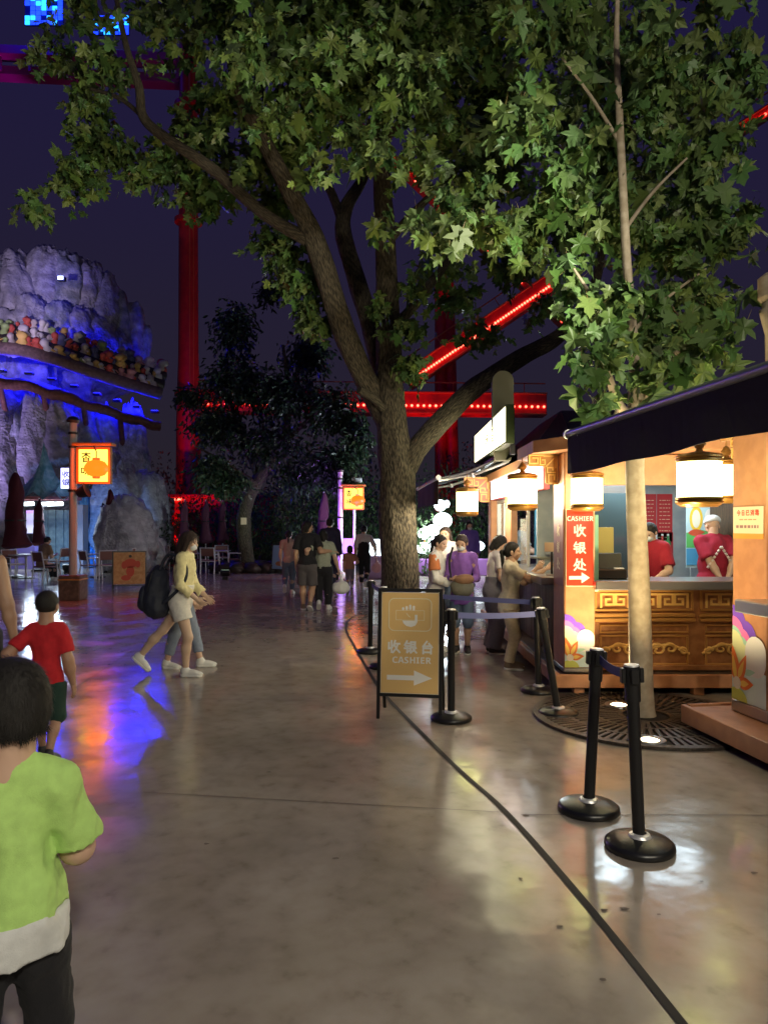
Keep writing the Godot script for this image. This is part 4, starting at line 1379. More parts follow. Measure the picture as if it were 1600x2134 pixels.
func coaster() -> void:
	var red := mottled(lin(0.42, 0.012, 0.012), lin(0.55, 0.02, 0.018), 0.5, 0.3)
	var orange := flat(lin(0.6, 0.12, 0.04), 0.5)
	var bulb := glow(Color(1.0, 0.36, 0.27), 6.0, Color(0.1, 0.02, 0.02))
	var tw := thing("ride_tower", "tall dark red round tower of the thrill ride", "tower", Vector3(P(393, 1095, 45).x, 0, -45))
	part("shaft", MB.new().lathe([Vector2(0.78, 0), Vector2(0.72, 8), Vector2(0.6, 12), Vector2(0.52, 31)], 24, Vector3.ZERO, Basis(), true).mesh(), red, tw)
	for h in [9.5, 20.0, 27.0]:
		part("flange_ring", MB.new().lathe([Vector2(0.5, h), Vector2(0.82, h), Vector2(0.82, h + 0.25), Vector2(0.5, h + 0.25)], 24).mesh(), red, tw)
	part("ladder", MB.new().tube([Vector3(0.45, 10, 0.5), Vector3(0.4, 30, 0.42)], 0.03, 5).tube([Vector3(0.25, 10, 0.62), Vector3(0.2, 30, 0.55)], 0.03, 5).mesh(), orange, tw)
	part("base_block", bx(Vector3(0, 1.2, 0), Vector3(2.0, 2.4, 2.0), 0.05), red, tw)
	# tower top deck with violet girders and blue lit panels
	var dk := thing("tower_deck", "violet girder deck with blue lit panels near the tower top", "ride deck", P(190, 130, 45))
	var viol := flat(lin(0.35, 0.06, 0.3), 0.5)
	var o := Transform3D(Basis(), -dk.position)
	var A := P(-120, 105, 45)
	var B := P(372, 128, 45)
	for k in 2:
		var dy := Vector3(0, -0.9 * k, -0.6 * k)
		var d := (B - A).normalized()
		part("girder", MB.new().box((A + B) / 2 + dy, Vector3((B - A).length(), 0.55, 0.9), 0.03, Basis(d, d.cross(Vector3.FORWARD).normalized() * -1.0, Vector3.BACK).orthonormalized()).mesh(), viol, dk, o)
	for k in 9:
		var p := A.lerp(B, k / 8.0)
		part("deck_post", bx(p + Vector3(0, -0.45, 0.1), Vector3(0.15, 1.3, 0.15)), viol, dk, o)
	var blue := glow(Color(0.05, 0.2, 1.0), 2.2)
	var cyan := glow(Color(0.12, 0.55, 1.0), 3.0)
	for e in [[92, 22, 80, 60, 0], [232, 52, 74, 40, 0]]:
		var c := P(e[0], e[1], 45.5)
		var sc: float = 45.5 / F
		var fr := part("panel_frame", bx(c + Vector3(0, 0, -0.1), Vector3(e[2] * sc, e[3] * sc, 0.1)), flat(lin(0.02, 0.02, 0.1), 0.5), dk, o)
		var nx := 7
		var ny := 6
		for i in nx:
			for j in ny:
				if rng.randf() < 0.86:
					part("lit_panel", bx(c + Vector3((i - (nx - 1) / 2.0) * e[2] * sc / nx, (j - (ny - 1) / 2.0) * e[3] * sc / ny, 0.0), Vector3(e[2] * sc / nx * 0.86, e[3] * sc / ny * 0.86, 0.06), 0.01), cyan if rng.randf() < 0.4 else blue, fr)
	omni(dk, Vector3(-3.0, 3.2, 2.0), Color(0.1, 0.2, 1.0), 8.0, 0.5)
	# level track and the two inclined ones
	track("level_track", "level orange-red track with a row of red bulbs, behind the trees", P(395, 838, 50), P(1135, 845, 50), 1.2, 1.25, 0.4, [red, orange, bulb], true)
	track("rising_track", "bulb-lined red track climbing to the right behind the big tree", P(848, 795, 51), P(1152, 588, 51), 0.9, 1.05, 0.22, [red, orange, bulb], true)
	track("high_track", "short stretch of red bulb-lined track seen beside the young tree's crown", P(1535, 275, 51), P(1660, 195, 51), 0.7, 0.6, 0.36, [red, orange, bulb], true)
	track("falling_track", "bulb-lined red track sloping down to the right, crossing the climbing one", P(590, 115, 53), P(1215, 715, 53), 0.5, 0.36, 0.8, [red, orange, bulb])
	for e in [[918, 1150, 560], [948, 1150, 580]]:
		var p := P(e[0], 1095, 52)
		var top := P(e[0] - 10, e[2], 52).y
		var c := thing("ride_column", "slanting red column carrying the ride's tracks" if e[0] > 930 else "upright red column carrying the ride's tracks", "column", Vector3(p.x, 0, -52))
		part("shaft", MB.new().tube([Vector3.ZERO, Vector3(0.0 if e[0] < 930 else -0.5, top, 0)], 0.42, 14).mesh(), red, c)
		part("foot_plate", bx(Vector3(0, 0.1, 0), Vector3(1.3, 0.2, 1.3)), red, c)
	# red floods
	flood(Vector3(-9.6, 0, -39.5), Vector3(-11.9, 14, -45), Color(1.0, 0.05, 0.12), 24.0, "red ground floodlight aimed up the ride tower", 30.0)
	flood(Vector3(-12.5, 0, -41.0), Vector3(-11.9, 4, -45), Color(1.0, 0.05, 0.08), 7.0, "red ground floodlight close to the tower foot", 45.0)
	flood(Vector3(3.5, 0, -44.0), Vector3(5.5, 14.5, -51), Color(1.0, 0.1, 0.08), 110.0, "red ground floodlight aimed at the climbing track", 26.0)
	flood(Vector3(-5.0, 0, -44.0), Vector3(-4.0, 9.5, -50), Color(1.0, 0.06, 0.2), 9.0, "red ground floodlight under the level track", 50.0)
	flood(Vector3(-15.0, 0, -40.0), Vector3(-17.0, 30.0, -45), Color(0.85, 0.12, 0.8), 260.0, "violet floodlight aimed at the tower deck", 20.0)
	# low red service building behind the shrubs
	var rb := thing("service_building", "low dark red service block at the tower foot", "building", Vector3(P(470, 1095, 43).x, 0, -43))
	part("wall", bx(Vector3(0, 1.6, 0), Vector3(5.5, 3.2, 1.5), 0.03), red, rb)
	part("roof_edge", bx(Vector3(0, 3.3, 0), Vector3(5.9, 0.2, 1.9), 0.03), red, rb)
	for k in 3:
		part("window", bx(Vector3(-1.8 + 1.8 * k, 1.9, 0.76), Vector3(0.8, 0.9, 0.05)), M.dark, rb)
	var lm := part("lamp", bx(Vector3(-2.5, 3.1, 0.85), Vector3(0.4, 0.12, 0.12)), bulb, rb)
	lm.set_meta("label", "small red lamp under the roof edge")


# ------------------------------------------------------------------ leaves and trees
func leaf_mesh(kind: int, color: Color, bend: float) -> ArrayMesh:
	var half: Array = [[Vector2(0.2, -0.08), Vector2(0.3, 0.0), Vector2(0.5, 0.02), Vector2(0.38, 0.17), Vector2(0.3, 0.24), Vector2(0.5, 0.36), Vector2(0.66, 0.58), Vector2(0.42, 0.53), Vector2(0.22, 0.5), Vector2(0.25, 0.72), Vector2(0.13, 0.79)], [Vector2(0.13, 0.15), Vector2(0.2, 0.42), Vector2(0.12, 0.75)]][kind]
	var pts: Array = [Vector2(0, 0)]
	for p in half:
		pts.append(p)
	pts.append(Vector2(0, 1))
	var L: Array = half.duplicate()
	L.reverse()
	for p in L:
		pts.append(Vector2(-p.x, p.y))
	var st := SurfaceTool.new()
	st.begin(Mesh.PRIMITIVE_TRIANGLES)
	st.set_smooth_group(-1)
	var f := func(p: Vector2) -> Vector3:
		return Vector3(p.x, p.y, bend * (absf(p.x) * 0.8 - p.y * p.y * 0.4 - p.x * p.x * 0.5) + 0.06 * sin(p.x * 11.0 + p.y * 9.0))
	var c := Vector2(0, 0.32)
	for i in pts.size():
		for q in [c, pts[(i + 1) % pts.size()], pts[i]]:
			st.set_color(color)
			st.add_vertex(f.call(q))
	if kind == 0:
		st.set_color(Color(0.2, 0.16, 0.06))
		for q in [Vector3(-0.015, 0, 0.01), Vector3(0.015, 0, 0.01), Vector3(0.0, -0.45, 0.1)]:
			st.add_vertex(q)
	st.generate_normals()
	return st.commit()


# leaves strung along twigs inside ellipsoid clumps: clump = [px, py, depth, rx, ry, rz, count]
func scatter(clumps: Array, size: float, upright := 0.3) -> Dictionary:
	var out := []
	var tw := MB.new()
	for c in clumps:
		var ctr := P(c[0], c[1], c[2])
		var n := int(c[6])
		var per := 9
		for k in ceili(n / float(per)):
			var d := Vector3(rng.randfn(), rng.randfn(), rng.randfn()).normalized()
			var e := ctr + Vector3(d.x * c[3], d.y * c[4], d.z * c[5]) * pow(rng.randf(), 0.4)
			var s := ctr.lerp(e, rng.randf_range(0.1, 0.45)) + Vector3(0, 0.1, 0)
			var mid := s.lerp(e, 0.5) + Vector3(0, 0.06, 0)
			if k % 2 == 0:
				tw.tube([s, mid, e], [0.009, 0.006, 0.003], 3, false)
			for j in per:
				var t := (j + rng.randf()) / per
				var p := s.lerp(mid, t * 2.0) if t < 0.5 else mid.lerp(e, t * 2.0 - 1.0)
				p += Vector3(rng.randfn(), rng.randfn() - 0.4, rng.randfn()) * size * 0.45
				var tip := (Vector3(rng.randfn() * 0.6, -0.75 + rng.randfn() * 0.35, rng.randfn() * 0.6) + (e - s).normalized() * 0.5).normalized()
				var nr := Vector3(rng.randfn() * 0.7, rng.randf() * upright * 2.0, rng.randfn() * 0.8)
				var x := tip.cross(nr).normalized()
				if x.length() < 0.5:
					continue
				var sc := size * rng.randf_range(0.45, 1.15)
				out.append(Transform3D(Basis(x * sc * rng.randf_range(0.7, 1.1) * (1.0 if rng.randf() < 0.5 else -1.0), tip * sc, x.cross(tip) * sc * rng.randf_range(-1.6, 2.4)), p))
	return {"leaves": out, "twigs": tw.mesh()}


func crown(tree: Node3D, called: String, leaves: Array, twigs: Mesh, mat: Material, kind: int, base: Color, singles := 300) -> void:
	var o := Transform3D(Basis(), -tree.position)
	var tws := part(called, twigs, M.bark, tree, o)
	var cam := Vector3(0, EYE, 0)
	if singles > 0:
		leaves.sort_custom(func(a, b): return a.origin.distance_squared_to(cam) / a.basis.x.length_squared() < b.origin.distance_squared_to(cam) / b.basis.x.length_squared())
	var variants := []
	for k in 6:
		var v := rng.randf_range(0.7, 1.35)
		variants.append(leaf_mesh(kind, Color(base.r * v * rng.randf_range(0.85, 1.3), base.g * v, base.b * v * rng.randf_range(0.7, 1.2)), rng.randf_range(-0.8, 1.0)))
	var rest := []
	var made := 0
	for x in leaves:
		var q: Vector3 = x.origin
		var px := 800.0 + q.x / -q.z * F
		var py := HY - (q.y - EYE) / -q.z * F
		if made < singles and px > -20 and px < 1620 and py > -20 and py < 1100:
			var m := part("leaf", variants[made % 6], mat, tws, x)
			made += 1
		else:
			rest.append(x)
	var mm := MultiMesh.new()
	mm.transform_format = MultiMesh.TRANSFORM_3D
	mm.use_colors = true
	mm.mesh = leaf_mesh(kind, Color.WHITE, 0.35)
	mm.instance_count = rest.size()
	for i in rest.size():
		mm.set_instance_transform(i, rest[i])
		var v := rng.randf_range(0.6, 1.35)
		mm.set_instance_color(i, Color(base.r * v * rng.randf_range(0.8, 1.35), base.g * v, base.b * v * rng.randf_range(0.7, 1.2)))
	var o2 := MultiMeshInstance3D.new()
	o2.name = "foliage"
	o2.multimesh = mm
	o2.material_override = mat
	o2.transform = o
	o2.set_meta("kind", "stuff")
	tree.add_child(o2, true)


func limb(pxs: Array) -> Array:
	var pts := []
	var rr := []
	for e in pxs:
		pts.append(P(e[0], e[1], e[2]))
		rr.append(e[3])
	return [smooth_path(pts, 8), spread(rr, 8)]


func plane_tree() -> void:
	var at := Vector3(P(832, 1095, 11).x, 0, -11)
	var t := thing("plane_tree", "huge spreading plane tree with furrowed trunk behind the cashier board", "tree", at)
	var o := Transform3D(Basis(), -at)
	var L := limb([[838, 1330, 11, 0.37], [836, 1290, 11, 0.32], [834, 1200, 11, 0.285], [829, 1080, 11, 0.265], [828, 980, 11, 0.265], [818, 900, 11, 0.235], [812, 820, 11, 0.2], [810, 720, 11, 0.185], [806, 600, 11, 0.165], [802, 480, 10.9, 0.145], [792, 300, 10.8, 0.11], [786, 150, 10.6, 0.085], [790, -60, 10.4, 0.05]])
	part("trunk", MB.new().tube(L[0], L[1], 26, true, 0.16, N3).mesh(), M.bark, t, o)
	var limbs := [
		[[815, 900, 11, 0.16], [782, 830, 11, 0.17], [735, 735, 10.8, 0.17], [700, 640, 10.6, 0.16], [655, 500, 10.4, 0.15], [600, 390, 10.2, 0.12], [525, 245, 10, 0.095], [492, 180, 9.9, 0.07], [470, 60, 9.8, 0.04]],
		[[640, 500, 10.4, 0.1], [550, 445, 10.3, 0.085], [440, 350, 10.2, 0.08], [350, 290, 10.1, 0.07], [300, 245, 10.1, 0.065], [290, 180, 10.0, 0.055], [262, 90, 9.9, 0.04], [240, -20, 9.8, 0.03]],
		[[300, 245, 10.1, 0.035], [250, 205, 10.2, 0.03], [190, 185, 10.3, 0.02]],
		[[800, 800, 11.2, 0.14], [775, 690, 11.4, 0.15], [745, 590, 11.6, 0.145], [716, 490, 11.8, 0.13], [722, 430, 11.9, 0.11], [760, 360, 12.0, 0.08], [770, 250, 12, 0.05]],
		[[716, 470, 11.8, 0.09], [690, 400, 12.0, 0.07], [650, 330, 12.1, 0.05]],
		[[832, 1000, 11, 0.18], [865, 940, 11, 0.17], [912, 885, 11.1, 0.16], [985, 812, 11.3, 0.15], [1085, 745, 11.5, 0.13], [1170, 695, 11.7, 0.11], [1235, 600, 11.9, 0.08], [1260, 480, 12.0, 0.05]],
		[[812, 690, 11, 0.08], [860, 640, 11.2, 0.08], [905, 580, 11.5, 0.07], [950, 520, 11.7, 0.05]],
		[[805, 510, 10.9, 0.07], [850, 455, 10.8, 0.06], [900, 405, 10.6, 0.05], [960, 340, 10.3, 0.035]],
		[[795, 300, 10.8, 0.06], [850, 240, 10.5, 0.05], [905, 170, 10.2, 0.04], [1010, 110, 9.9, 0.03]],
		[[905, 260, 10.0, 0.03], [1030, 230, 9.8, 0.045], [1010, 140, 9.7, 0.04], [990, 20, 9.5, 0.03]],
		[[812, 870, 10.95, 0.05], [780, 832, 10.7, 0.06], [748, 812, 10.5, 0.05]],
	]
	for e in limbs:
		var l := limb(e)
		part("limb", MB.new().tube(l[0], l[1], 14, true, 0.14, N3).mesh(), M.bark, t, o)
	var cl := [
		[175, 20, 10.6, 0.35, 0.5, 0.9, 110], [350, 30, 10.2, 1.0, 0.6, 1.3, 420], [110, 115, 10.6, 0.5, 0.3, 0.7, 130], [230, 140, 10.4, 0.6, 0.3, 0.9, 160], [470, 50, 9.7, 1.3, 0.75, 1.5, 620], [590, 150, 9.7, 1.1, 0.7, 1.2, 480], [470, 210, 10.2, 0.65, 0.55, 0.9, 260],
		[700, 40, 8.9, 1.3, 0.75, 1.5, 620], [710, 190, 9.6, 0.95, 0.6, 1.0, 330], [860, 80, 8.9, 1.2, 0.75, 1.5, 560], [890, 240, 9.3, 1.0, 0.7, 1.2, 420], [1020, 60, 9.2, 1.2, 0.8, 1.5, 560], [1050, 230, 9.8, 1.1, 0.85, 1.3, 520], [1000, 370, 10.2, 0.8, 0.5, 1.0, 300],
		[620, 290, 10.6, 0.9, 0.55, 1.0, 330], [560, 340, 10.9, 0.7, 0.6, 0.9, 280], [580, 430, 11.3, 0.45, 0.4, 0.6, 120], [420, 290, 11, 0.6, 0.55, 0.8, 240], [350, 360, 11.1, 0.95, 0.3, 0.8, 260], [430, 410, 11.1, 0.65, 0.3, 0.7, 180], [250, 330, 11, 0.5, 0.32, 0.6, 130], [190, 210, 10.8, 0.4, 0.6, 0.6, 170], [160, 380, 11, 0.4, 0.42, 0.5, 140], [60, 430, 11, 0.32, 0.2, 0.5, 60], [185, 300, 11, 0.35, 0.4, 0.5, 110],
		[590, 540, 11.2, 0.4, 0.5, 0.5, 130], [560, 500, 11.2, 0.35, 0.3, 0.5, 80], [640, 640, 11, 0.35, 0.35, 0.4, 90], [630, 590, 11.0, 0.3, 0.3, 0.4, 70], [670, 690, 11.0, 0.18, 0.25, 0.3, 30], [855, 620, 10.7, 0.16, 0.3, 0.3, 30], [850, 690, 10.65, 0.2, 0.25, 0.3, 40], [858, 770, 10.6, 0.25, 0.28, 0.3, 60], [795, 660, 10.6, 0.16, 0.2, 0.2, 20],
		[920, 560, 12, 0.55, 0.35, 0.6, 150], [960, 630, 12, 0.4, 0.35, 0.4, 90], [1060, 560, 12.2, 0.6, 0.45, 0.6, 170], [1130, 650, 12.0, 0.4, 0.3, 0.4, 70], [1000, 700, 12, 0.4, 0.25, 0.4, 60],
		[820, 340, 8.0, 0.55, 0.3, 0.4, 50], [655, 365, 7.6, 0.32, 0.14, 0.3, 22], [750, 310, 8.2, 0.5, 0.3, 0.4, 40], [950, 420, 7.4, 0.6, 0.3, 0.5, 60], [1000, 500, 7.0, 0.55, 0.2, 0.4, 70], [910, 490, 7.2, 0.3, 0.14, 0.3, 24], [800, 470, 7.8, 0.26, 0.1, 0.2, 14], [1080, 480, 7.2, 0.35, 0.3, 0.4, 46], [600, 260, 8.4, 0.6, 0.4, 0.5, 50], [520, 80, 8.0, 0.6, 0.4, 0.5, 50], [870, 170, 7.6, 0.7, 0.5, 0.6, 80], [740, 100, 7.6, 0.6, 0.4, 0.5, 60],
		[300, -200, 10.5, 1.8, 0.9, 1.8, 420], [700, -220, 10.0, 2.2, 1.0, 2.2, 520], [1100, -200, 10.0, 2.0, 1.0, 2.0, 480], [1250, 120, 10.5, 1.2, 1.0, 1.2, 420], [1250, 350, 11.0, 1.0, 0.9, 1.0, 330], [1180, 480, 11.5, 0.7, 0.6, 0.8, 220], [1420, 150, 11.0, 1.2, 1.2, 1.0, 420], [1400, 450, 11.5, 1.1, 1.0, 1.0, 400], [1360, 640, 11.8, 0.7, 0.6, 0.7, 180],
	]
	for c in cl:
		if c[0] < 520 and c[1] < 250:
			c[6] = int(c[6] * 0.62)
		elif c[2] < 9.0:
			c[6] = int(c[6] * 1.25)
	var s := scatter(cl, 0.2, 0.45)
	crown(t, "crown", s.leaves, s.twigs, M.leaf, 0, Color(0.095, 0.165, 0.05))


func young_tree() -> void:
	var at := G(1338, 1491)
	var t := thing("young_tree", "slender pale-barked young tree rising from the iron grate", "tree", at)
	var o := Transform3D(Basis(), -at)
	var L := limb([[1339, 1496, 6.3, 0.112], [1336, 1440, 6.32, 0.1], [1330, 1200, 6.37, 0.088], [1322, 980, 6.42, 0.078], [1326, 860, 6.42, 0.085], [1322, 790, 6.42, 0.05], [1318, 700, 6.42, 0.042], [1304, 520, 6.45, 0.038], [1290, 250, 6.5, 0.032], [1284, 80, 6.5, 0.024], [1290, -100, 6.5, 0.015]])
	part("trunk", MB.new().tube(L[0], L[1], 18, true, 0.1, N3).mesh(), M.pale_bark, t, o)
	for e in [[[1322, 880, 6.4, 0.05], [1288, 840, 6.35, 0.04], [1262, 760, 6.3, 0.03], [1240, 640, 6.3, 0.02], [1195, 560, 6.3, 0.01]], [[1328, 850, 6.42, 0.05], [1352, 800, 6.4, 0.035], [1400, 740, 6.35, 0.02], [1490, 700, 6.3, 0.01]], [[1300, 480, 6.45, 0.02], [1360, 400, 6.6, 0.015], [1430, 330, 6.7, 0.01]], [[1292, 300, 6.5, 0.02], [1230, 200, 6.5, 0.014], [1170, 120, 6.4, 0.008]], [[1318, 690, 6.42, 0.02], [1390, 620, 6.6, 0.014], [1470, 560, 6.8, 0.009]], [[1290, 840, 6.35, 0.02], [1278, 868, 6.3, 0.014], [1255, 880, 6.2, 0.008]]]:
		var l := limb(e)
		part("branch", MB.new().tube(l[0], l[1], 9, true, 0.1, N3).mesh(), M.pale_bark, t, o)
	var cl := [
		[1205, 650, 6.3, 0.2, 0.3, 0.25, 34], [1250, 720, 6.2, 0.22, 0.3, 0.25, 44], [1235, 800, 6.1, 0.16, 0.2, 0.2, 24], [1250, 850, 6.0, 0.14, 0.1, 0.15, 16], [1290, 640, 6.3, 0.25, 0.25, 0.3, 40], [1410, 770, 6.2, 0.38, 0.16, 0.3, 46], [1490, 715, 6.1, 0.2, 0.14, 0.2, 20], [1370, 830, 6.1, 0.14, 0.12, 0.15, 14], [1350, 680, 6.5, 0.4, 0.35, 0.35, 70], [1440, 640, 6.8, 0.45, 0.4, 0.4, 80],
		[1300, 480, 6.9, 0.6, 0.5, 0.5, 130], [1400, 520, 7.0, 0.6, 0.5, 0.5, 130], [1450, 330, 7.0, 0.7, 0.7, 0.6, 190], [1250, 260, 6.8, 0.6, 0.6, 0.6, 160], [1370, 150, 6.9, 0.8, 0.6, 0.7, 210], [1190, 60, 6.5, 0.6, 0.45, 0.5, 110], [1160, 400, 6.8, 0.4, 0.5, 0.4, 90], [1170, 560, 6.7, 0.22, 0.3, 0.3, 34], [1520, 480, 7.3, 0.32, 0.55, 0.4, 90], [1530, 180, 7.3, 0.4, 0.6, 0.5, 110], [1100, 250, 6.6, 0.35, 0.4, 0.4, 60], [1450, -60, 7, 0.9, 0.6, 0.7, 160], [1150, -80, 6.6, 0.8, 0.5, 0.7, 130], [1090, 40, 6.0, 0.3, 0.2, 0.3, 20], [1360, 60, 6.0, 0.3, 0.3, 0.3, 26],
	]
	var s := scatter(cl, 0.2, 0.4)
	crown(t, "crown", s.leaves, s.twigs, M.leaf, 0, Color(0.1, 0.175, 0.055))


func shrub(label: String, at: Vector3, r: Vector3, n: int, size: float, base: Color, called := "shrub", group := "shrubs behind the plaza") -> void:
	var t := thing(called, label, "shrub", at, 0.0, group)
	var sm := MB.new()
	for k in 5:
		var a := TAU * k / 5.0
		sm.tube([Vector3(cos(a) * 0.08, 0, sin(a) * 0.08), Vector3(cos(a) * r.x * 0.5, r.y * 0.8, sin(a) * r.z * 0.5)], [0.04, 0.012], 5)
	part("stem", sm.mesh(), M.bark, t)
	var mm := MultiMesh.new()
	mm.transform_format = MultiMesh.TRANSFORM_3D
	mm.use_colors = true
	mm.mesh = leaf_mesh(1, Color.WHITE, 0.4)
	mm.instance_count = n
	for i in n:
		var d := Vector3(rng.randfn(), rng.randfn(), rng.randfn()).normalized()
		var lumpy := 1.0 + 0.35 * N3.get_noise_3d(d.x * 2.0 + at.x, d.y * 2.0, d.z * 2.0 + at.z)
		var p := Vector3(d.x * r.x, r.y * (0.95 + 0.95 * d.y), d.z * r.z) * pow(rng.randf(), 0.3) * lumpy
		p.y = maxf(p.y, 0.05)
		var b := Basis(Vector3(rng.randfn(), rng.randfn(), rng.randfn()).normalized(), rng.randf() * TAU)
		mm.set_instance_transform(i, Transform3D(b.scaled(Vector3.ONE * size * rng.randf_range(0.6, 1.2)), p))
		var v := rng.randf_range(0.5, 1.4)
		mm.set_instance_color(i, Color(base.r * v, base.g * v, base.b * v))
	var o2 := MultiMeshInstance3D.new()
	o2.name = "foliage"
	o2.multimesh = mm
	o2.material_override = M.far_leaf
	o2.set_meta("kind", "stuff")
	t.add_child(o2, true)


func far_plants() -> void:
	# the drooping tree in its stone ring
	var D := 26.0
	var at := Vector3(P(520, 1095, D).x, 0, -D)
	var t := thing("drooping_tree", "dark drooping tree with leaning trunk in a low stone ring", "tree", at)
	var o := Transform3D(Basis(), -at)
	var L := limb([[516, 1192, D, 0.32], [512, 1150, D, 0.27], [508, 1085, D, 0.24], [522, 1030, D, 0.22], [550, 985, D, 0.19], [590, 920, D, 0.15], [600, 820, D, 0.1], [590, 720, D, 0.05]])
	part("trunk", MB.new().tube(L[0], L[1], 14, true, 0.2, N3).mesh(), M.bark, t, o)
	for e in [[[540, 1000, D, 0.12], [500, 900, D + 0.5, 0.09], [470, 780, D + 0.5, 0.05], [490, 680, D, 0.03]], [[585, 930, D, 0.1], [660, 860, D - 0.5, 0.06], [720, 820, D - 1, 0.03]], [[540, 1010, D, 0.08], [460, 960, D - 1, 0.05], [410, 930, D - 1.5, 0.03]]]:
		var l := limb(e)
		part("limb", MB.new().tube(l[0], l[1], 9, true, 0.1, N3).mesh(), M.bark, t, o)
	var cl := [[490, 690, D, 1.0, 1.2, 1.2, 520], [500, 800, D, 1.7, 1.2, 1.6, 900], [450, 890, D - 0.5, 1.2, 0.9, 1.3, 620], [600, 830, D, 1.7, 1.3, 1.6, 900], [640, 740, D + 1, 1.2, 1.0, 1.2, 460], [700, 860, D - 0.5, 1.3, 1.1, 1.3, 600], [560, 930, D - 0.5, 1.6, 0.8, 1.5, 700], [440, 980, D - 1.5, 0.8, 0.7, 0.8, 330], [690, 970, D - 1, 1.1, 0.8, 1.0, 430], [620, 1000, D, 1.0, 0.6, 0.9, 330], [480, 1010, D - 1.5, 0.7, 0.6, 0.6, 230], [560, 610, D + 1.5, 0.6, 0.7, 0.6, 130], [400, 830, D + 0.5, 0.7, 0.6, 0.8, 180], [745, 920, D - 1, 0.6, 0.9, 0.8, 230], [720, 1010, D - 1.5, 0.6, 0.5, 0.5, 150]]
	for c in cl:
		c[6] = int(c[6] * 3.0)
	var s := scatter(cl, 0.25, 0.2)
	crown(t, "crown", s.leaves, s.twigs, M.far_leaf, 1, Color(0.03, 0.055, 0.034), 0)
	# hanging bark tags on the trunk
	part("trunk_tag", bx(P(508, 1086, D - 0.26), Vector3(0.2, 0.24, 0.02)), M.cream, t, o)
	var ring := thing("stone_planter", "low ring of rough stones round the drooping tree", "planter", at)
	for k in 14:
		var a := TAU * k / 14.0
		part("stone", lump(0.3, 0.2, k), mottled(lin(0.1, 0.08, 0.08), lin(0.2, 0.16, 0.15), 0.9, 1.0) if k == 0 else M.iron, ring, Transform3D(Basis(Vector3.UP, a), Vector3(cos(a) * 1.15, 0.17, sin(a) * 0.9)))
	part("soil_bed", MB.new().lathe([Vector2(0, 0.22), Vector2(1.05, 0.2), Vector2(1.05, 0.02)], 18).mesh(), M.soil, ring)
	# hedges and shrubs along the back of the plaza
	var i := 0
	for e in [[340, 30, 1.5, 1.2], [400, 33, 1.7, 1.8], [450, 31, 1.6, 1.6], [545, 30, 1.6, 1.5], [600, 32, 1.8, 1.7], [660, 31, 1.8, 1.9], [725, 33, 1.8, 2.1], [790, 31, 1.8, 2.0], [860, 32, 1.8, 2.0], [930, 30, 1.7, 2.0], [1000, 31, 1.7, 2.1], [880, 24, 0.9, 1.0], [630, 27, 0.8, 0.9]]:
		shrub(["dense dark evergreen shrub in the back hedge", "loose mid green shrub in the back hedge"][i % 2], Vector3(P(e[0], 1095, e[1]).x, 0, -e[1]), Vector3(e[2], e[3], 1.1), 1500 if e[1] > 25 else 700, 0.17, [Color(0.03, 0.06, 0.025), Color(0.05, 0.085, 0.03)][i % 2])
		i += 1
	var bi := 0
	for e in [[640, 44, 3.2, 4.0], [760, 46, 3.0, 3.4], [1000, 45, 3.0, 3.6], [1120, 40, 2.6, 3.2], [560, 40, 2.6, 4.6], [330, 44, 2.2, 3.0], [700, 38, 2.4, 3.2]]:
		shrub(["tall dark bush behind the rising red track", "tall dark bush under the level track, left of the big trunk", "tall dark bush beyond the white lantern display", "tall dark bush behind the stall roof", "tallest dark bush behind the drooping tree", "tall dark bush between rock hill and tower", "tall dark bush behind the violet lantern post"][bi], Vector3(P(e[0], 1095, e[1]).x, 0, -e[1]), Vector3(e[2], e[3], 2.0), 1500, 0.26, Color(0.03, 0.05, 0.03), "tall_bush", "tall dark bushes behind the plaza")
		bi += 1
	flood(Vector3(P(640, 1095, 26.5).x, 0, -26.5), Vector3(P(600, 1095, 31).x, 2.0, -31), Color(1.0, 0.95, 0.6), 2.2, "small warm floodlight in the hedge behind the couple", 50.0)
	flood(Vector3(P(470, 1095, 22.0).x, 0, -22.0), P(480, 960, 25), Color(0.85, 1.0, 0.85), 2.5, "small white floodlight under the drooping tree", 45.0)
	flood(Vector3(P(905, 1095, 26).x, 0, -26), P(900, 1040, 31), Color(0.75, 1.0, 0.85), 8.0, "greenish floodlight behind the white lantern display", 55.0)


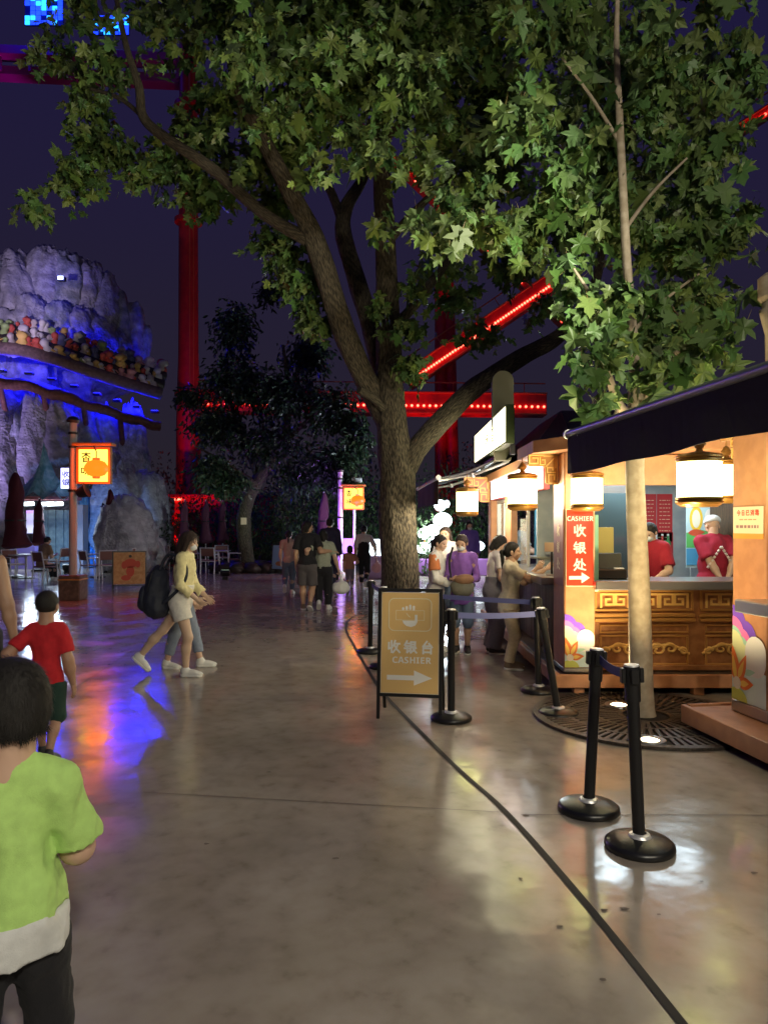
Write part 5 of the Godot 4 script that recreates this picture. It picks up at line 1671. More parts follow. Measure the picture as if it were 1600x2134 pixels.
func tree_grate() -> void:
	var c := Vector3(2.2, 0, -6.22)
	var t := thing("tree_grate", "round cast-iron tree grate with radial slots round the pale trunk", "tree grate", c)
	part("soil_disc", MB.new().lathe([Vector2(0, 0.006), Vector2(0.93, 0.006)], 40).mesh(), M.soil, t)
	for r in [[0.19, 0.225], [0.405, 0.44], [0.635, 0.67], [0.86, 0.93]]:
		part("ring", MB.new().lathe([Vector2(r[0], 0.008), Vector2(r[0], 0.026), Vector2(r[1], 0.026), Vector2(r[1], 0.004)], 48).mesh(), M.iron, t)
	var skip := [Vector2(-0.115, -0.36), Vector2(-0.23, 0.72)]
	for ring in [[0.315, 0.19, 34, 0.03], [0.5375, 0.2, 58, 0.032], [0.765, 0.195, 84, 0.034]]:
		var b := bx(Vector3(0, 0.0155, 0), Vector3(ring[1], 0.019, ring[3]), 0.003)
		for k in int(ring[2]):
			var a: float = TAU * k / ring[2]
			var p: Vector2 = Vector2(cos(a), sin(a)) * ring[0]
			if p.distance_to(skip[0]) < 0.13 or p.distance_to(skip[1]) < 0.13:
				continue
			part("bar", b, M.iron, t, Transform3D(Basis(Vector3.UP, -a), Vector3(p.x, 0, p.y)))
	for k in 8:
		var a := TAU * (k + 0.5) / 8.0
		part("spoke", bx(Vector3(0.545, 0.017, 0), Vector3(0.66, 0.021, 0.035), 0.003), M.iron, t, Transform3D(Basis(Vector3.UP, a), Vector3.ZERO))
	var i := 0
	for e in skip:
		var u := thing("ground_uplight", ["round glowing uplight in the grate, behind the belt post", "round glowing uplight in the grate, in front of the pale trunk"][i], "uplight", c + Vector3(e.x, 0.0, e.y), 0.0, "uplights set in the tree grate")
		i += 1
		part("bezel", MB.new().lathe([Vector2(0.075, 0.03), Vector2(0.12, 0.032), Vector2(0.125, 0.012), Vector2(0.075, 0.012)], 24).mesh(), M.steel, u)
		part("lens", MB.new().lathe([Vector2(0, 0.034), Vector2(0.05, 0.032), Vector2(0.075, 0.024)], 24, Vector3.ZERO, Basis(), true).mesh(), M.warm_glow, u)
		var aim := Vector3(u.position.x - 0.35, 3.0, u.position.z + 0.1) - u.position
		spot(u, Vector3(0, 0.06, 0), aim, Color(1.0, 0.9, 0.68), 6.0, 62.0, 0.06)


# ------------------------------------------------------------------ lamps
func lantern_post(label: String, at: Vector3, h: float, s: float, pole_mat: Material, box_foot: bool) -> void:
	var t := thing("lantern_post", label, "lantern post", at)
	part("pole", MB.new().tube([Vector3(0, 0.02, 0), Vector3(0, h, 0)], 0.085, 14).mesh(), pole_mat, t)
	part("pole_cap", MB.new().lathe([Vector2(0, 0), Vector2(0.12, 0), Vector2(0.14, 0.06), Vector2(0.1, 0.12), Vector2(0, 0.16)], 14, Vector3(0, h, 0)).mesh(), M.dark, t)
	for y in [h - 0.55, h - 0.25, h - 1.5]:
		part("band", MB.new().lathe([Vector2(0.08, 0), Vector2(0.1, 0), Vector2(0.1, 0.05), Vector2(0.08, 0.05)], 14, Vector3(0, y, 0)).mesh(), M.dark, t)
	var c := Vector3(0.1 + 0.36 * s, h - 0.93 * s, 0.0)
	var fr := MB.new()
	frame_rect(fr, c, 0.74 * s, 0.8 * s, 0.05 * s, 0.14)
	var sg := part("sign_frame", fr.mesh(), M.gold_dark, t)
	part("lit_panel", bx(c, Vector3(0.64 * s, 0.7 * s, 0.08), 0.004), glow(Color(1.0, 0.88, 0.35), 1.9, Color(0.2, 0.12, 0.02)), sg)
	var g := MB.new()
	var gx := Transform3D(Basis(), Vector3(c.x - 0.16 * s, c.y, 0.042))
	glyph(g, "xiang", Vector2(0, 0.18 * s), 0.22 * s, 0.024 * s, 0, 0.003, gx)
	glyph(g, "wei", Vector2(0, -0.1 * s), 0.22 * s, 0.024 * s, 0, 0.003, gx)
	part("lettering", g.mesh(), M.dark, sg)
	part("sign_roof", bx(c + Vector3(0, 0.46 * s, 0), Vector3(0.86 * s, 0.06, 0.3), 0.01), M.gold_dark, t)
	var r := 0.23 * s
	var l := Vector3(c.x + 0.16 * s, c.y - 0.08 * s, 0.07 + r)
	var gl := part("globe_lantern", MB.new().lathe([Vector2(0.3 * r, -0.78 * r), Vector2(0.75 * r, -0.62 * r), Vector2(r * 1.05, -0.2 * r), Vector2(r * 1.05, 0.2 * r), Vector2(0.75 * r, 0.62 * r), Vector2(0.3 * r, 0.78 * r)], 18, l, Basis(), true).mesh(), glow(Color(1.0, 0.34, 0.05), 2.6, Color(0.05, 0.01, 0.0)), t)
	gl.set_meta("label", "glowing orange globe lantern")
	for y in [-0.95, 0.72]:
		part("lantern_collar", MB.new().lathe([Vector2(0, 0), Vector2(0.34 * r, 0), Vector2(0.34 * r, 0.24 * r), Vector2(0, 0.24 * r)], 12, l + Vector3(0, y * r, 0)).mesh(), M.gold, t)
	part("lantern_arm", MB.new().tube([l + Vector3(0, 0.95 * r, 0), l + Vector3(0, 1.6 * r, 0), Vector3(c.x, c.y + 0.42 * s, 0.02)], 0.012, 6).mesh(), M.dark, t)
	omni(t, l, Color(1.0, 0.34, 0.04), 2.2, r)
	if box_foot:
		var ft := part("box_foot", bx(Vector3(0, 0.27, 0), Vector3(0.46, 0.54, 0.46), 0.02), mottled(lin(0.09, 0.05, 0.035), lin(0.15, 0.09, 0.06), 0.7, 1.5), t)
		part("foot_band", bx(Vector3(0, 0.45, 0), Vector3(0.475, 0.03, 0.475), 0.004), M.gold_dark, ft)
		part("loudspeaker", MB.new().lathe([Vector2(0, 0), Vector2(0.09, 0.02), Vector2(0.15, 0.22), Vector2(0.17, 0.24), Vector2(0, 0.2)], 14, Vector3(0.1, h - 1.55, 0.05), Basis(Vector3.BACK, -1.2)).mesh(), M.dark, t)
	else:
		part("foot", MB.new().lathe([Vector2(0, 0), Vector2(0.2, 0), Vector2(0.2, 0.06), Vector2(0.1, 0.12), Vector2(0, 0.12)], 16).mesh(), pole_mat, t)


func street_lamp(label: String, at: Vector3, h: float, color: Color, energy: float) -> void:
	var t := thing("street_lamp", label, "street lamp", at, 0.0, "plaza lamps")
	part("pole", MB.new().tube([Vector3(0, 0.02, 0), Vector3(0, h, 0)], [0.09, 0.05], 12).mesh(), M.black_metal, t)
	part("foot", MB.new().lathe([Vector2(0, 0), Vector2(0.2, 0), Vector2(0.2, 0.05), Vector2(0.1, 0.2), Vector2(0, 0.2)], 16).mesh(), M.black_metal, t)
	part("lamp_hood", MB.new().lathe([Vector2(0.02, 0.3), Vector2(0.34, 0.2), Vector2(0.36, 0.16), Vector2(0.3, 0.16), Vector2(0, 0.24)], 20, Vector3(0, h, 0)).mesh(), M.black_metal, t)
	part("lamp_globe", MB.new().lathe([Vector2(0, -0.12), Vector2(0.14, -0.08), Vector2(0.2, 0.03), Vector2(0.14, 0.14), Vector2(0, 0.16)], 18, Vector3(0, h + 0.0, 0), Basis(), true).mesh(), glow(color, 8.0), t)
	omni(t, Vector3(0, h, 0), color, energy, 0.22)


func lamp_posts() -> void:
	lantern_post("tall post with yellow lit sign, orange globe lantern and brown box foot", G(153, 1250), 3.85, 1.0, flat(lin(0.4, 0.36, 0.34), 0.5), true)
	lantern_post("violet-lit white post with small yellow sign and orange globe lantern", Vector3(P(709, 1095, 24).x, 0, -24), 3.35, 0.92, flat(lin(0.7, 0.7, 0.72), 0.5), false)
	var tp := thing("thin_post", "thin white post beside the violet-lit lantern post", "post", Vector3(P(738, 1095, 24.2).x, 0, -24.2))
	part("pole", MB.new().tube([Vector3(0, 0.0, 0), Vector3(0, 3.2, 0)], 0.045, 10).mesh(), flat(lin(0.7, 0.7, 0.72), 0.5), tp)
	part("camera_head", bx(Vector3(0.08, 3.1, 0.03), Vector3(0.34, 0.16, 0.16), 0.02), flat(lin(0.6, 0.6, 0.62), 0.5), tp)
	part("hoarding", bx(Vector3(-0.2, 0.95, 0.0), Vector3(0.34, 0.5, 0.05), 0.02), flat(lin(0.55, 0.45, 0.7), 0.5), tp)
	flood(Vector3(P(700, 1095, 22.3).x, 0, -22.3), Vector3(P(722, 1095, 24).x, 2.0, -24), Color(0.68, 0.4, 1.0), 12.0, "small violet floodlight at the lantern post", 55.0)
	# the plaza lamps behind and beside the camera that light its foreground
	street_lamp("plaza lamp standing straight behind the viewer", Vector3(2.1, 0, 4.3), 5.4, Color(1.0, 0.97, 0.88), 25.0)
	street_lamp("plaza lamp standing behind the viewer on the booths' side", Vector3(4.6, 0, 2.4), 5.2, Color(1.0, 0.95, 0.84), 15.0)
	# floodlight on the booth roof that picks out the nearest boughs
	var rf := thing("roof_floodlight", "floodlight fixed on the booth roof, turned up into the boughs", "floodlight", Vector3(2.75, 2.626, -3.9))
	part("bracket", bx(Vector3(0, 0.05, 0), Vector3(0.12, 0.1, 0.06)), M.dark, rf)
	var aim := Vector3(0.25, 4.7, -7.2) - rf.position
	var fb := Basis.looking_at(aim, Vector3.UP)
	part("housing", MB.new().box(Vector3(0, 0.18, 0), Vector3(0.3, 0.22, 0.1), 0.01, fb).mesh(), M.dark, rf)
	part("lens", MB.new().box(Vector3(0, 0.18, 0) + aim.normalized() * 0.056, Vector3(0.26, 0.18, 0.012), 0.002, fb).mesh(), glow(Color(1.0, 0.98, 0.9), 4.0), rf)
	spot(rf, Vector3(0, 0.18, 0) + aim.normalized() * 0.12, aim, Color(1.0, 0.98, 0.88), 17.0, 25.0, 0.15)
	display()


func display() -> void:
	var D := 24.0
	var t := thing("lantern_display", "cluster of glowing white paper globe lanterns on a low violet wall", "lantern display", Vector3(P(930, 1095, D).x, 0, -D))
	var o := Transform3D(Basis(), -t.position)
	part("low_wall", bx(Vector3(P(935, 1095, D).x, 0.27, -D), Vector3(2.9, 0.54, 0.35), 0.02), flat(lin(0.25, 0.1, 0.3), 0.6), t, o)
	var gm := glow(Color(0.93, 0.99, 1.0), 2.2)
	for e in [[917, 1053, 13, 12], [922, 1085, 20, 17], [902, 1105, 15, 12], [883, 1112, 13, 12], [905, 1130, 16, 11], [882, 1142, 16, 12], [931, 1050, 6, 8], [990, 1138, 20, 12], [960, 1142, 22, 10], [858, 1143, 12, 12]]:
		var s := SphereMesh.new()
		s.radius = 1.0
		s.height = 2.0
		s.radial_segments = 20
		s.rings = 12
		var c := P(e[0], e[1], D)
		part("globe", s, gm, t, o * Transform3D(Basis().scaled(Vector3(e[2], e[3], e[2]) * D / F), c))
	part("stalk", MB.new().tube([P(912, 1152, D + 0.3), P(918, 1050, D + 0.3)], 0.03, 6).tube([P(885, 1152, D + 0.3), P(884, 1110, D + 0.3)], 0.03, 6).mesh(), M.gold_dark, t, o)
	omni(t, P(915, 1085, D - 0.9) - t.position, Color(0.9, 0.97, 1.0), 13.0, 0.4)
	var w := thing("lit_counter", "bright white lit counter panel just left of the big trunk", "counter", Vector3(P(786, 1095, 22.5).x, 0, -22.5))
	part("base", bx(Vector3(0, 0.35, 0), Vector3(1.1, 0.7, 0.4), 0.02), flat(lin(0.4, 0.25, 0.45), 0.6), w)
	part("lit_panel", bx(Vector3(0, 0.95, 0), Vector3(1.05, 0.5, 0.3), 0.03), glow(Color(0.9, 0.98, 1.0), 2.5), w)


# ------------------------------------------------------------------ tables, chairs, parasols, boards
func make_chair(label: String, at: Vector3, turn: float) -> Node3D:
	var t := thing("terrace_chair", label, "chair", at, turn, "white framed terrace chairs")
	var fm := flat(lin(0.66, 0.64, 0.66), 0.45)
	var sl := flat(lin(0.22, 0.1, 0.085), 0.8)
	part("seat", bx(Vector3(0, 0.44, 0), Vector3(0.46, 0.03, 0.44), 0.008), sl, t)
	part("backrest", MB.new().box(Vector3(0, 0.72, -0.24), Vector3(0.44, 0.26, 0.02), 0.006, Basis(Vector3.RIGHT, -0.18)).mesh(), sl, t)
	for sx in [-0.24, 0.24]:
		part("leg", MB.new().tube([Vector3(sx, 0, 0.24), Vector3(sx, 0.64, 0.2)], 0.018, 7).mesh(), fm, t)
		part("leg", MB.new().tube([Vector3(sx, 0, -0.26), Vector3(sx, 0.45, -0.2), Vector3(sx, 0.88, -0.28)], 0.018, 7).mesh(), fm, t)
		part("armrest", bx(Vector3(sx, 0.65, -0.02), Vector3(0.045, 0.025, 0.48), 0.006), fm, t)
	part("rail", MB.new().tube([Vector3(-0.24, 0.42, 0.22), Vector3(0.24, 0.42, 0.22)], 0.014, 6).tube([Vector3(-0.24, 0.42, -0.21), Vector3(0.24, 0.42, -0.21)], 0.014, 6).tube([Vector3(-0.24, 0.87, -0.28), Vector3(0.24, 0.87, -0.28)], 0.014, 6).mesh(), fm, t)
	return t


func make_table(label: String, at: Vector3) -> void:
	var t := thing("terrace_table", label, "table", at, 0.0, "white terrace tables")
	part("tabletop", bx(Vector3(0, 0.72, 0), Vector3(0.75, 0.03, 0.75), 0.01), flat(lin(0.62, 0.6, 0.64), 0.35), t)
	part("column", MB.new().tube([Vector3(0, 0.03, 0), Vector3(0, 0.71, 0)], 0.035, 10).mesh(), M.alu, t)
	part("foot_plate", MB.new().lathe([Vector2(0, 0.004), Vector2(0.25, 0.004), Vector2(0.24, 0.03), Vector2(0, 0.04)], 20).mesh(), M.dark, t)


func parasol(label: String, at: Vector3, h: float, r: float, mat: Material) -> void:
	var t := thing("closed_parasol", label, "parasol", at, 0.0, "folded maroon parasols")
	part("pole", MB.new().tube([Vector3(0, 0.05, 0), Vector3(0, h, 0)], 0.025, 8).mesh(), M.alu, t)
	var pr := [[0.9, 0.55], [1.0, 0.95], [1.25, 0.75], [1.7, 0.55], [2.2, 0.5], [h - 0.25, 0.28], [h - 0.03, 0.06]]
	var pts := []
	var rr := []
	for e in pr:
		pts.append(Vector3(0.02 * sin(e[0] * 3.0), e[0], 0))
		rr.append(e[1] * r)
	part("folded_canopy", MB.new().tube(smooth_path(pts, 4), spread(rr, 4), 14, true, 0.45, N3).mesh(), mat, t)
	part("tie_strap", MB.new().lathe([Vector2(r * 0.5, 0), Vector2(r * 0.62, 0), Vector2(r * 0.62, 0.05), Vector2(r * 0.5, 0.05)], 12, Vector3(0, 1.75, 0)).mesh(), M.dark, t)
	part("weight", MB.new().lathe([Vector2(0, 0), Vector2(0.26, 0), Vector2(0.26, 0.06), Vector2(0.06, 0.1), Vector2(0, 0.1)], 16).mesh(), M.dark, t)


func a_board(called: String, label: String, at: Vector3, turn: float, w: float, h: float, foot: float) -> Node3D:
	var t := thing(called, label, "sign board", at, turn)
	var tilt := Basis(Vector3.RIGHT, -0.1)
	var bar := 0.028
	for sx in [-1.0, 1.0]:
		part("front_leg", MB.new().box(tilt * Vector3(sx * (w / 2 - bar / 2), h / 2, 0) + Vector3(0, 0, 0.0), Vector3(bar, h, bar), 0.003, tilt).mesh(), M.black_metal, t)
		part("rear_leg", MB.new().box(Vector3(sx * (w / 2 - bar * 0.6), h / 2 - 0.01, -0.34 + 0.0) + Vector3(0, 0, 0.12), Vector3(bar, h - 0.02, bar), 0.003, Basis(Vector3.RIGHT, 0.22)).mesh(), M.black_metal, t)
	for y in [h - bar / 2, foot]:
		part("cross_bar", MB.new().box(tilt * Vector3(0, y, 0), Vector3(w - bar * 2, bar, bar), 0.003, tilt).mesh(), M.black_metal, t)
	part("rear_bar", bx(Vector3(0, 0.3, -0.31), Vector3(w - bar * 2, bar, bar), 0.003), M.black_metal, t)
	return t


func furniture() -> void:
	var maroon := cloth(lin(0.09, 0.012, 0.02))
	var wine := cloth(lin(0.16, 0.05, 0.09))
	parasol("folded maroon parasol, fullest one, in front of the white-lit kiosk", Vector3(P(33, 1095, 23).x, 0, -23), 3.3, 0.5, maroon)
	parasol("folded maroon parasol beside the grey kiosk shutters", Vector3(P(82, 1095, 26.3).x, 0, -26.3), 2.6, 0.3, maroon)
	parasol("folded maroon parasol beside the blue water curtain", Vector3(P(229, 1095, 25.5).x, 0, -25.5), 2.9, 0.32, maroon)
	var n := 0
	for px in [385, 424, 455]:
		parasol("slim folded parasol standing in the row before the red service block", Vector3(P(px, 1095, 29).x, 0, -29 - n * 0.4), 2.65, 0.28, wine)
		n += 1
	parasol("folded purple-lit parasol behind the walking couple", Vector3(P(675, 1095, 27).x, 0, -27), 2.85, 0.36, wine)
	make_table("white terrace table beside the fullest maroon parasol, someone seated at it", G(55, 1205))
	make_table("white terrace table beside the orange poster board", Vector3(P(205, 1095, 23.2).x, 0, -23.2))
	make_table("white terrace table before the row of slim parasols", Vector3(P(455, 1095, 26.2).x, 0, -26.2))
	for e in [[95, 21.2, 2.6], [30, 22.6, 1.0], [125, 24.4, -1.9]]:
		make_chair("terrace chair drawn up at the table by the fullest maroon parasol", Vector3(P(e[0], 1095, e[1]).x, 0, -e[1]), e[2])
	for e in [[190, 22.0, 2.4], [222, 22.2, -2.6], [262, 24.2, -1.5]]:
		make_chair("terrace chair at the table by the orange poster board", Vector3(P(e[0], 1095, e[1]).x, 0, -e[1]), e[2])
	for e in [[415, 25.6, 1.2], [438, 24.9, 3.0], [490, 26.0, -1.4], [345, 27.0, 0.6], [462, 27.6, 0.2]]:
		make_chair("terrace chair at the table before the slim parasols", Vector3(P(e[0], 1095, e[1]).x, 0, -e[1]), e[2])
	# the cashier board
	var at := G(852, 1500)
	var W := 0.55
	var H := 1.09
	var t := a_board("cashier_board", "tan A-frame board with white cashier arrow before the big trunk", at, -0.16, W, H, 0.2)
	var tilt := Basis(Vector3.RIGHT, -0.1)
	var pw := W - 0.06
	var ph := 0.845
	var cy := 0.635
	var xf := Transform3D(tilt, tilt * Vector3(0, cy, 0))
	var edge := part("panel", bx(Vector3.ZERO, Vector3(pw, ph, 0.012), 0.001), M.cream, t, xf)
	part("print_field", bx(Vector3(0, 0, 0.0075), Vector3(pw - 0.014, ph - 0.014, 0.002), 0.0005), flat(lin(0.76, 0.5, 0.19), 0.45), edge)
	var z := 0.0087
	var pale := flat(lin(0.82, 0.74, 0.5), 0.45)
	var grey := flat(lin(0.86, 0.85, 0.8), 0.45)
	var ol := MB.new()
	var rp := rounded(Vector2(0, 0.235), 0.36, 0.27, 0.045, 5)
	var loop := []
	for p in rp:
		loop.append(p)
	loop.append(rp[0])
	ol.stroke(loop, 0.007, z, z + 0.001)
	ol.stroke([Vector2(-0.12, 0.27), Vector2(0.12, 0.27), Vector2(0.12, 0.19), Vector2(-0.12, 0.19), Vector2(-0.12, 0.27)], 0.004, z, z + 0.001)
	ol.stroke([Vector2(-0.03, 0.245), Vector2(-0.01, 0.22), Vector2(0.0, 0.215)], 0.006, z, z + 0.001)
	part("icon_outline", ol.mesh(), pale, edge)
	var hd := MB.new()
	for k in 4:
		var x := -0.06 + k * 0.03
		hd.prism(rounded(Vector2(x, 0.285 + [0.0, 0.005, 0.012, 0.006][k]), 0.02, [0.025, 0.035, 0.045, 0.04][k], 0.009, 3), z, z + 0.0012 + k * 0.0001)
	hd.prism(PackedVector2Array([Vector2(-0.065, 0.185), Vector2(0.04, 0.185), Vector2(0.04, 0.235), Vector2(0.062, 0.235), Vector2(0.062, 0.175), Vector2(0.045, 0.145), Vector2(0.01, 0.132), Vector2(-0.03, 0.14), Vector2(-0.055, 0.16)]), z, z + 0.0018)
	part("hand_icon", hd.mesh(), grey, edge)
	var ch := MB.new()
	var i := 0
	for nme in ["shou", "yin", "tai"]:
		glyph(ch, nme, Vector2(-0.135 + 0.14 * i, -0.035), 0.105, 0.0155, z, z + 0.001)
		i += 1
	arrow(ch, Vector2(0.0, -0.29), 0.38, 0.125, z, z + 0.0012)
	part("characters", ch.mesh(), grey, edge)
	part("lettering", lettering("CASHIER", 0.072, 0.002, true), grey, edge, Transform3D(Basis().scaled(Vector3(1.12, 1, 1)), Vector3(0.015, -0.145, z + 0.001)))
	# orange poster board
	var pb := a_board("poster_board", "A-frame board with orange poster of a red figure, by the terrace tables", G(270, 1230), 0.28, 0.82, 0.98, 0.12)
	var xf2 := Transform3D(tilt, tilt * Vector3(0, 0.55, 0))
	var po := part("poster", bx(Vector3.ZERO, Vector3(0.75, 0.8, 0.012), 0.001), mottled(lin(0.5, 0.24, 0.08), lin(0.62, 0.36, 0.15), 0.5, 1.5), pb, xf2)
	var rm := MB.new()
	for e in [[0.02, 0.12, 0.16, 0.12], [-0.12, 0.08, 0.07, 0.1], [0.02, -0.08, 0.1, 0.14], [-0.08, -0.24, 0.12, 0.07], [0.2, 0.1, 0.06, 0.09]]:
		rm.prism(blob(Vector2(e[0], e[1]), e[2], e[3], 11), 0.007, 0.008 + e[0] * 0.0008)
	part("red_print", rm.mesh(), flat(lin(0.55, 0.05, 0.02), 0.5), po)
	part("dark_print", MB.new().prism(blob(Vector2(0.02, 0.3), 0.04, 0.035, 9), 0.007, 0.0085).mesh(), M.dark, po)
	var sb := a_board("menu_board", "small pale blue A-frame menu board behind the walkers", Vector3(P(578, 1095, 25).x, 0, -25), -0.6, 0.6, 1.0, 0.12)
	var sp := part("poster", bx(Vector3.ZERO, Vector3(0.54, 0.8, 0.012), 0.001), flat(lin(0.4, 0.6, 0.75), 0.5), sb, xf2)
	part("food_print", MB.new().prism(blob(Vector2(0.05, -0.22), 0.16, 0.08, 11), 0.007, 0.008).mesh(), flat(lin(0.6, 0.25, 0.08), 0.5), sp)


# ------------------------------------------------------------------ queue barriers
func stanchion(label: String, at: Vector3, lean: Vector2, h: float, turn := 0.0) -> Vector3:
	var t := thing("queue_post", label, "queue post", at, turn, "black belt posts of the queue")
	var b := Basis.from_euler(Vector3(lean.y, -turn, -lean.x))
	b = Basis(Vector3.UP, -turn) * Basis.from_euler(Vector3(lean.y, 0, -lean.x))
	part("foot", MB.new().lathe([Vector2(0, 0.002), Vector2(0.166, 0.002), Vector2(0.172, 0.012), Vector2(0.17, 0.03), Vector2(0.155, 0.042), Vector2(0.06, 0.062), Vector2(0, 0.066)], 36, Vector3.ZERO, Basis(), true).mesh(), M.black_metal, t)
	part("collar", MB.new().lathe([Vector2(0.03, 0.058), Vector2(0.058, 0.06), Vector2(0.05, 0.074), Vector2(0.034, 0.08)], 24).mesh(), M.alu, t)
	part("pole", MB.new().tube([b * Vector3(0, 0.05, 0), b * Vector3(0, h - 0.16, 0)], 0.031, 18).mesh(), M.black_metal, t)
	part("belt_head", MB.new().lathe([Vector2(0, -0.18), Vector2(0.038, -0.18), Vector2(0.04, -0.06), Vector2(0.04, -0.004), Vector2(0, -0.004)], 18, b * Vector3(0, h, 0), b).mesh(), M.black_metal, t)
	var clip := MB.new()
	for k in 4:
		var a := PI / 2 * k
		clip.box(b * Vector3(cos(a) * 0.045, h - 0.05, sin(a) * 0.045), Vector3(0.022, 0.075, 0.04), 0.004, b * Basis(Vector3.UP, -a))
	part("belt_clips", clip.mesh(), M.black_metal, t)
	part("top_cap", MB.new().lathe([Vector2(0, 0), Vector2(0.038, 0), Vector2(0.036, 0.008), Vector2(0, 0.012)], 18, b * Vector3(0, h - 0.004, 0), b).mesh(), M.alu, t)
	return at + Basis(Vector3.UP, turn) * (b * Vector3(0, h - 0.05, 0))


func belt(label: String, a: Vector3, b: Vector3, mat: Material, sag := 0.012) -> void:
	var m := MB.new()
	var n := 14
	var d := (b - a).normalized()
	var s := d.cross(Vector3.UP).normalized() * 0.0015
	var a2 := a + d * 0.05
	var b2 := b - d * 0.05
	for i in n:
		var q := []
		for k in [i, i + 1]:
			var t := float(k) / n
			var p := a2.lerp(b2, t) - Vector3(0, sag * sin(PI * t), 0)
			q.append([p + Vector3(0, 0.024, 0) + s, p - Vector3(0, 0.024, 0) + s, p - Vector3(0, 0.024, 0) - s, p + Vector3(0, 0.024, 0) - s])
		for k in 4:
			var j := (k + 1) % 4
			m.face([q[0][k], q[1][k], q[1][j], q[0][j]], (q[0][0] + q[1][2]) * 0.5)
	solo("queue_belt", m.mesh(), mat, label, "queue belt", Transform3D(), "blue queue belts")


func barriers() -> void:
	var h := 0.92
	var a := stanchion("black belt post nearest the tree grate's front edge, leaning left", G(1332, 1768), Vector2(-0.045, 0.0), h, 0.2)
	var b := stanchion("black belt post leaning right, paired by a short slack belt", G(1226, 1690), Vector2(0.05, 0.0), h, 0.2)
	belt("short dark blue belt between the two leaning posts", b, a, M.belt, 0.02)
	var c := stanchion("black belt post standing right beside the cashier board", G(940, 1500), Vector2(0.0, 0.0), h, 0.5)
	var d := stanchion("black belt post leaning left with its foot on the grate rim", G(1163, 1490), Vector2(-0.17, 0.03), h + 0.01, 0.3)
	belt("lilac-blue belt from the cashier board's post to the post on the grate rim", c, d, M.belt_lilac, 0.01)
	var e := stanchion("black belt post standing against the side counter", G(1122, 1442), Vector2(-0.03, 0.0), h, 0.1)
	var f := stanchion("black belt post hidden behind the cashier board", G(800, 1392), Vector2(0, 0), h, 0.1)
	belt("lilac-blue belt ending at the post by the side counter", f, e, M.belt_lilac, 0.01)
	var g := stanchion("black belt post peeping out left of the cashier board", G(771, 1360), Vector2(0.015, 0), h, 0.1)
	belt("short dark blue belt behind the cashier board", g, f, M.belt, 0.015)


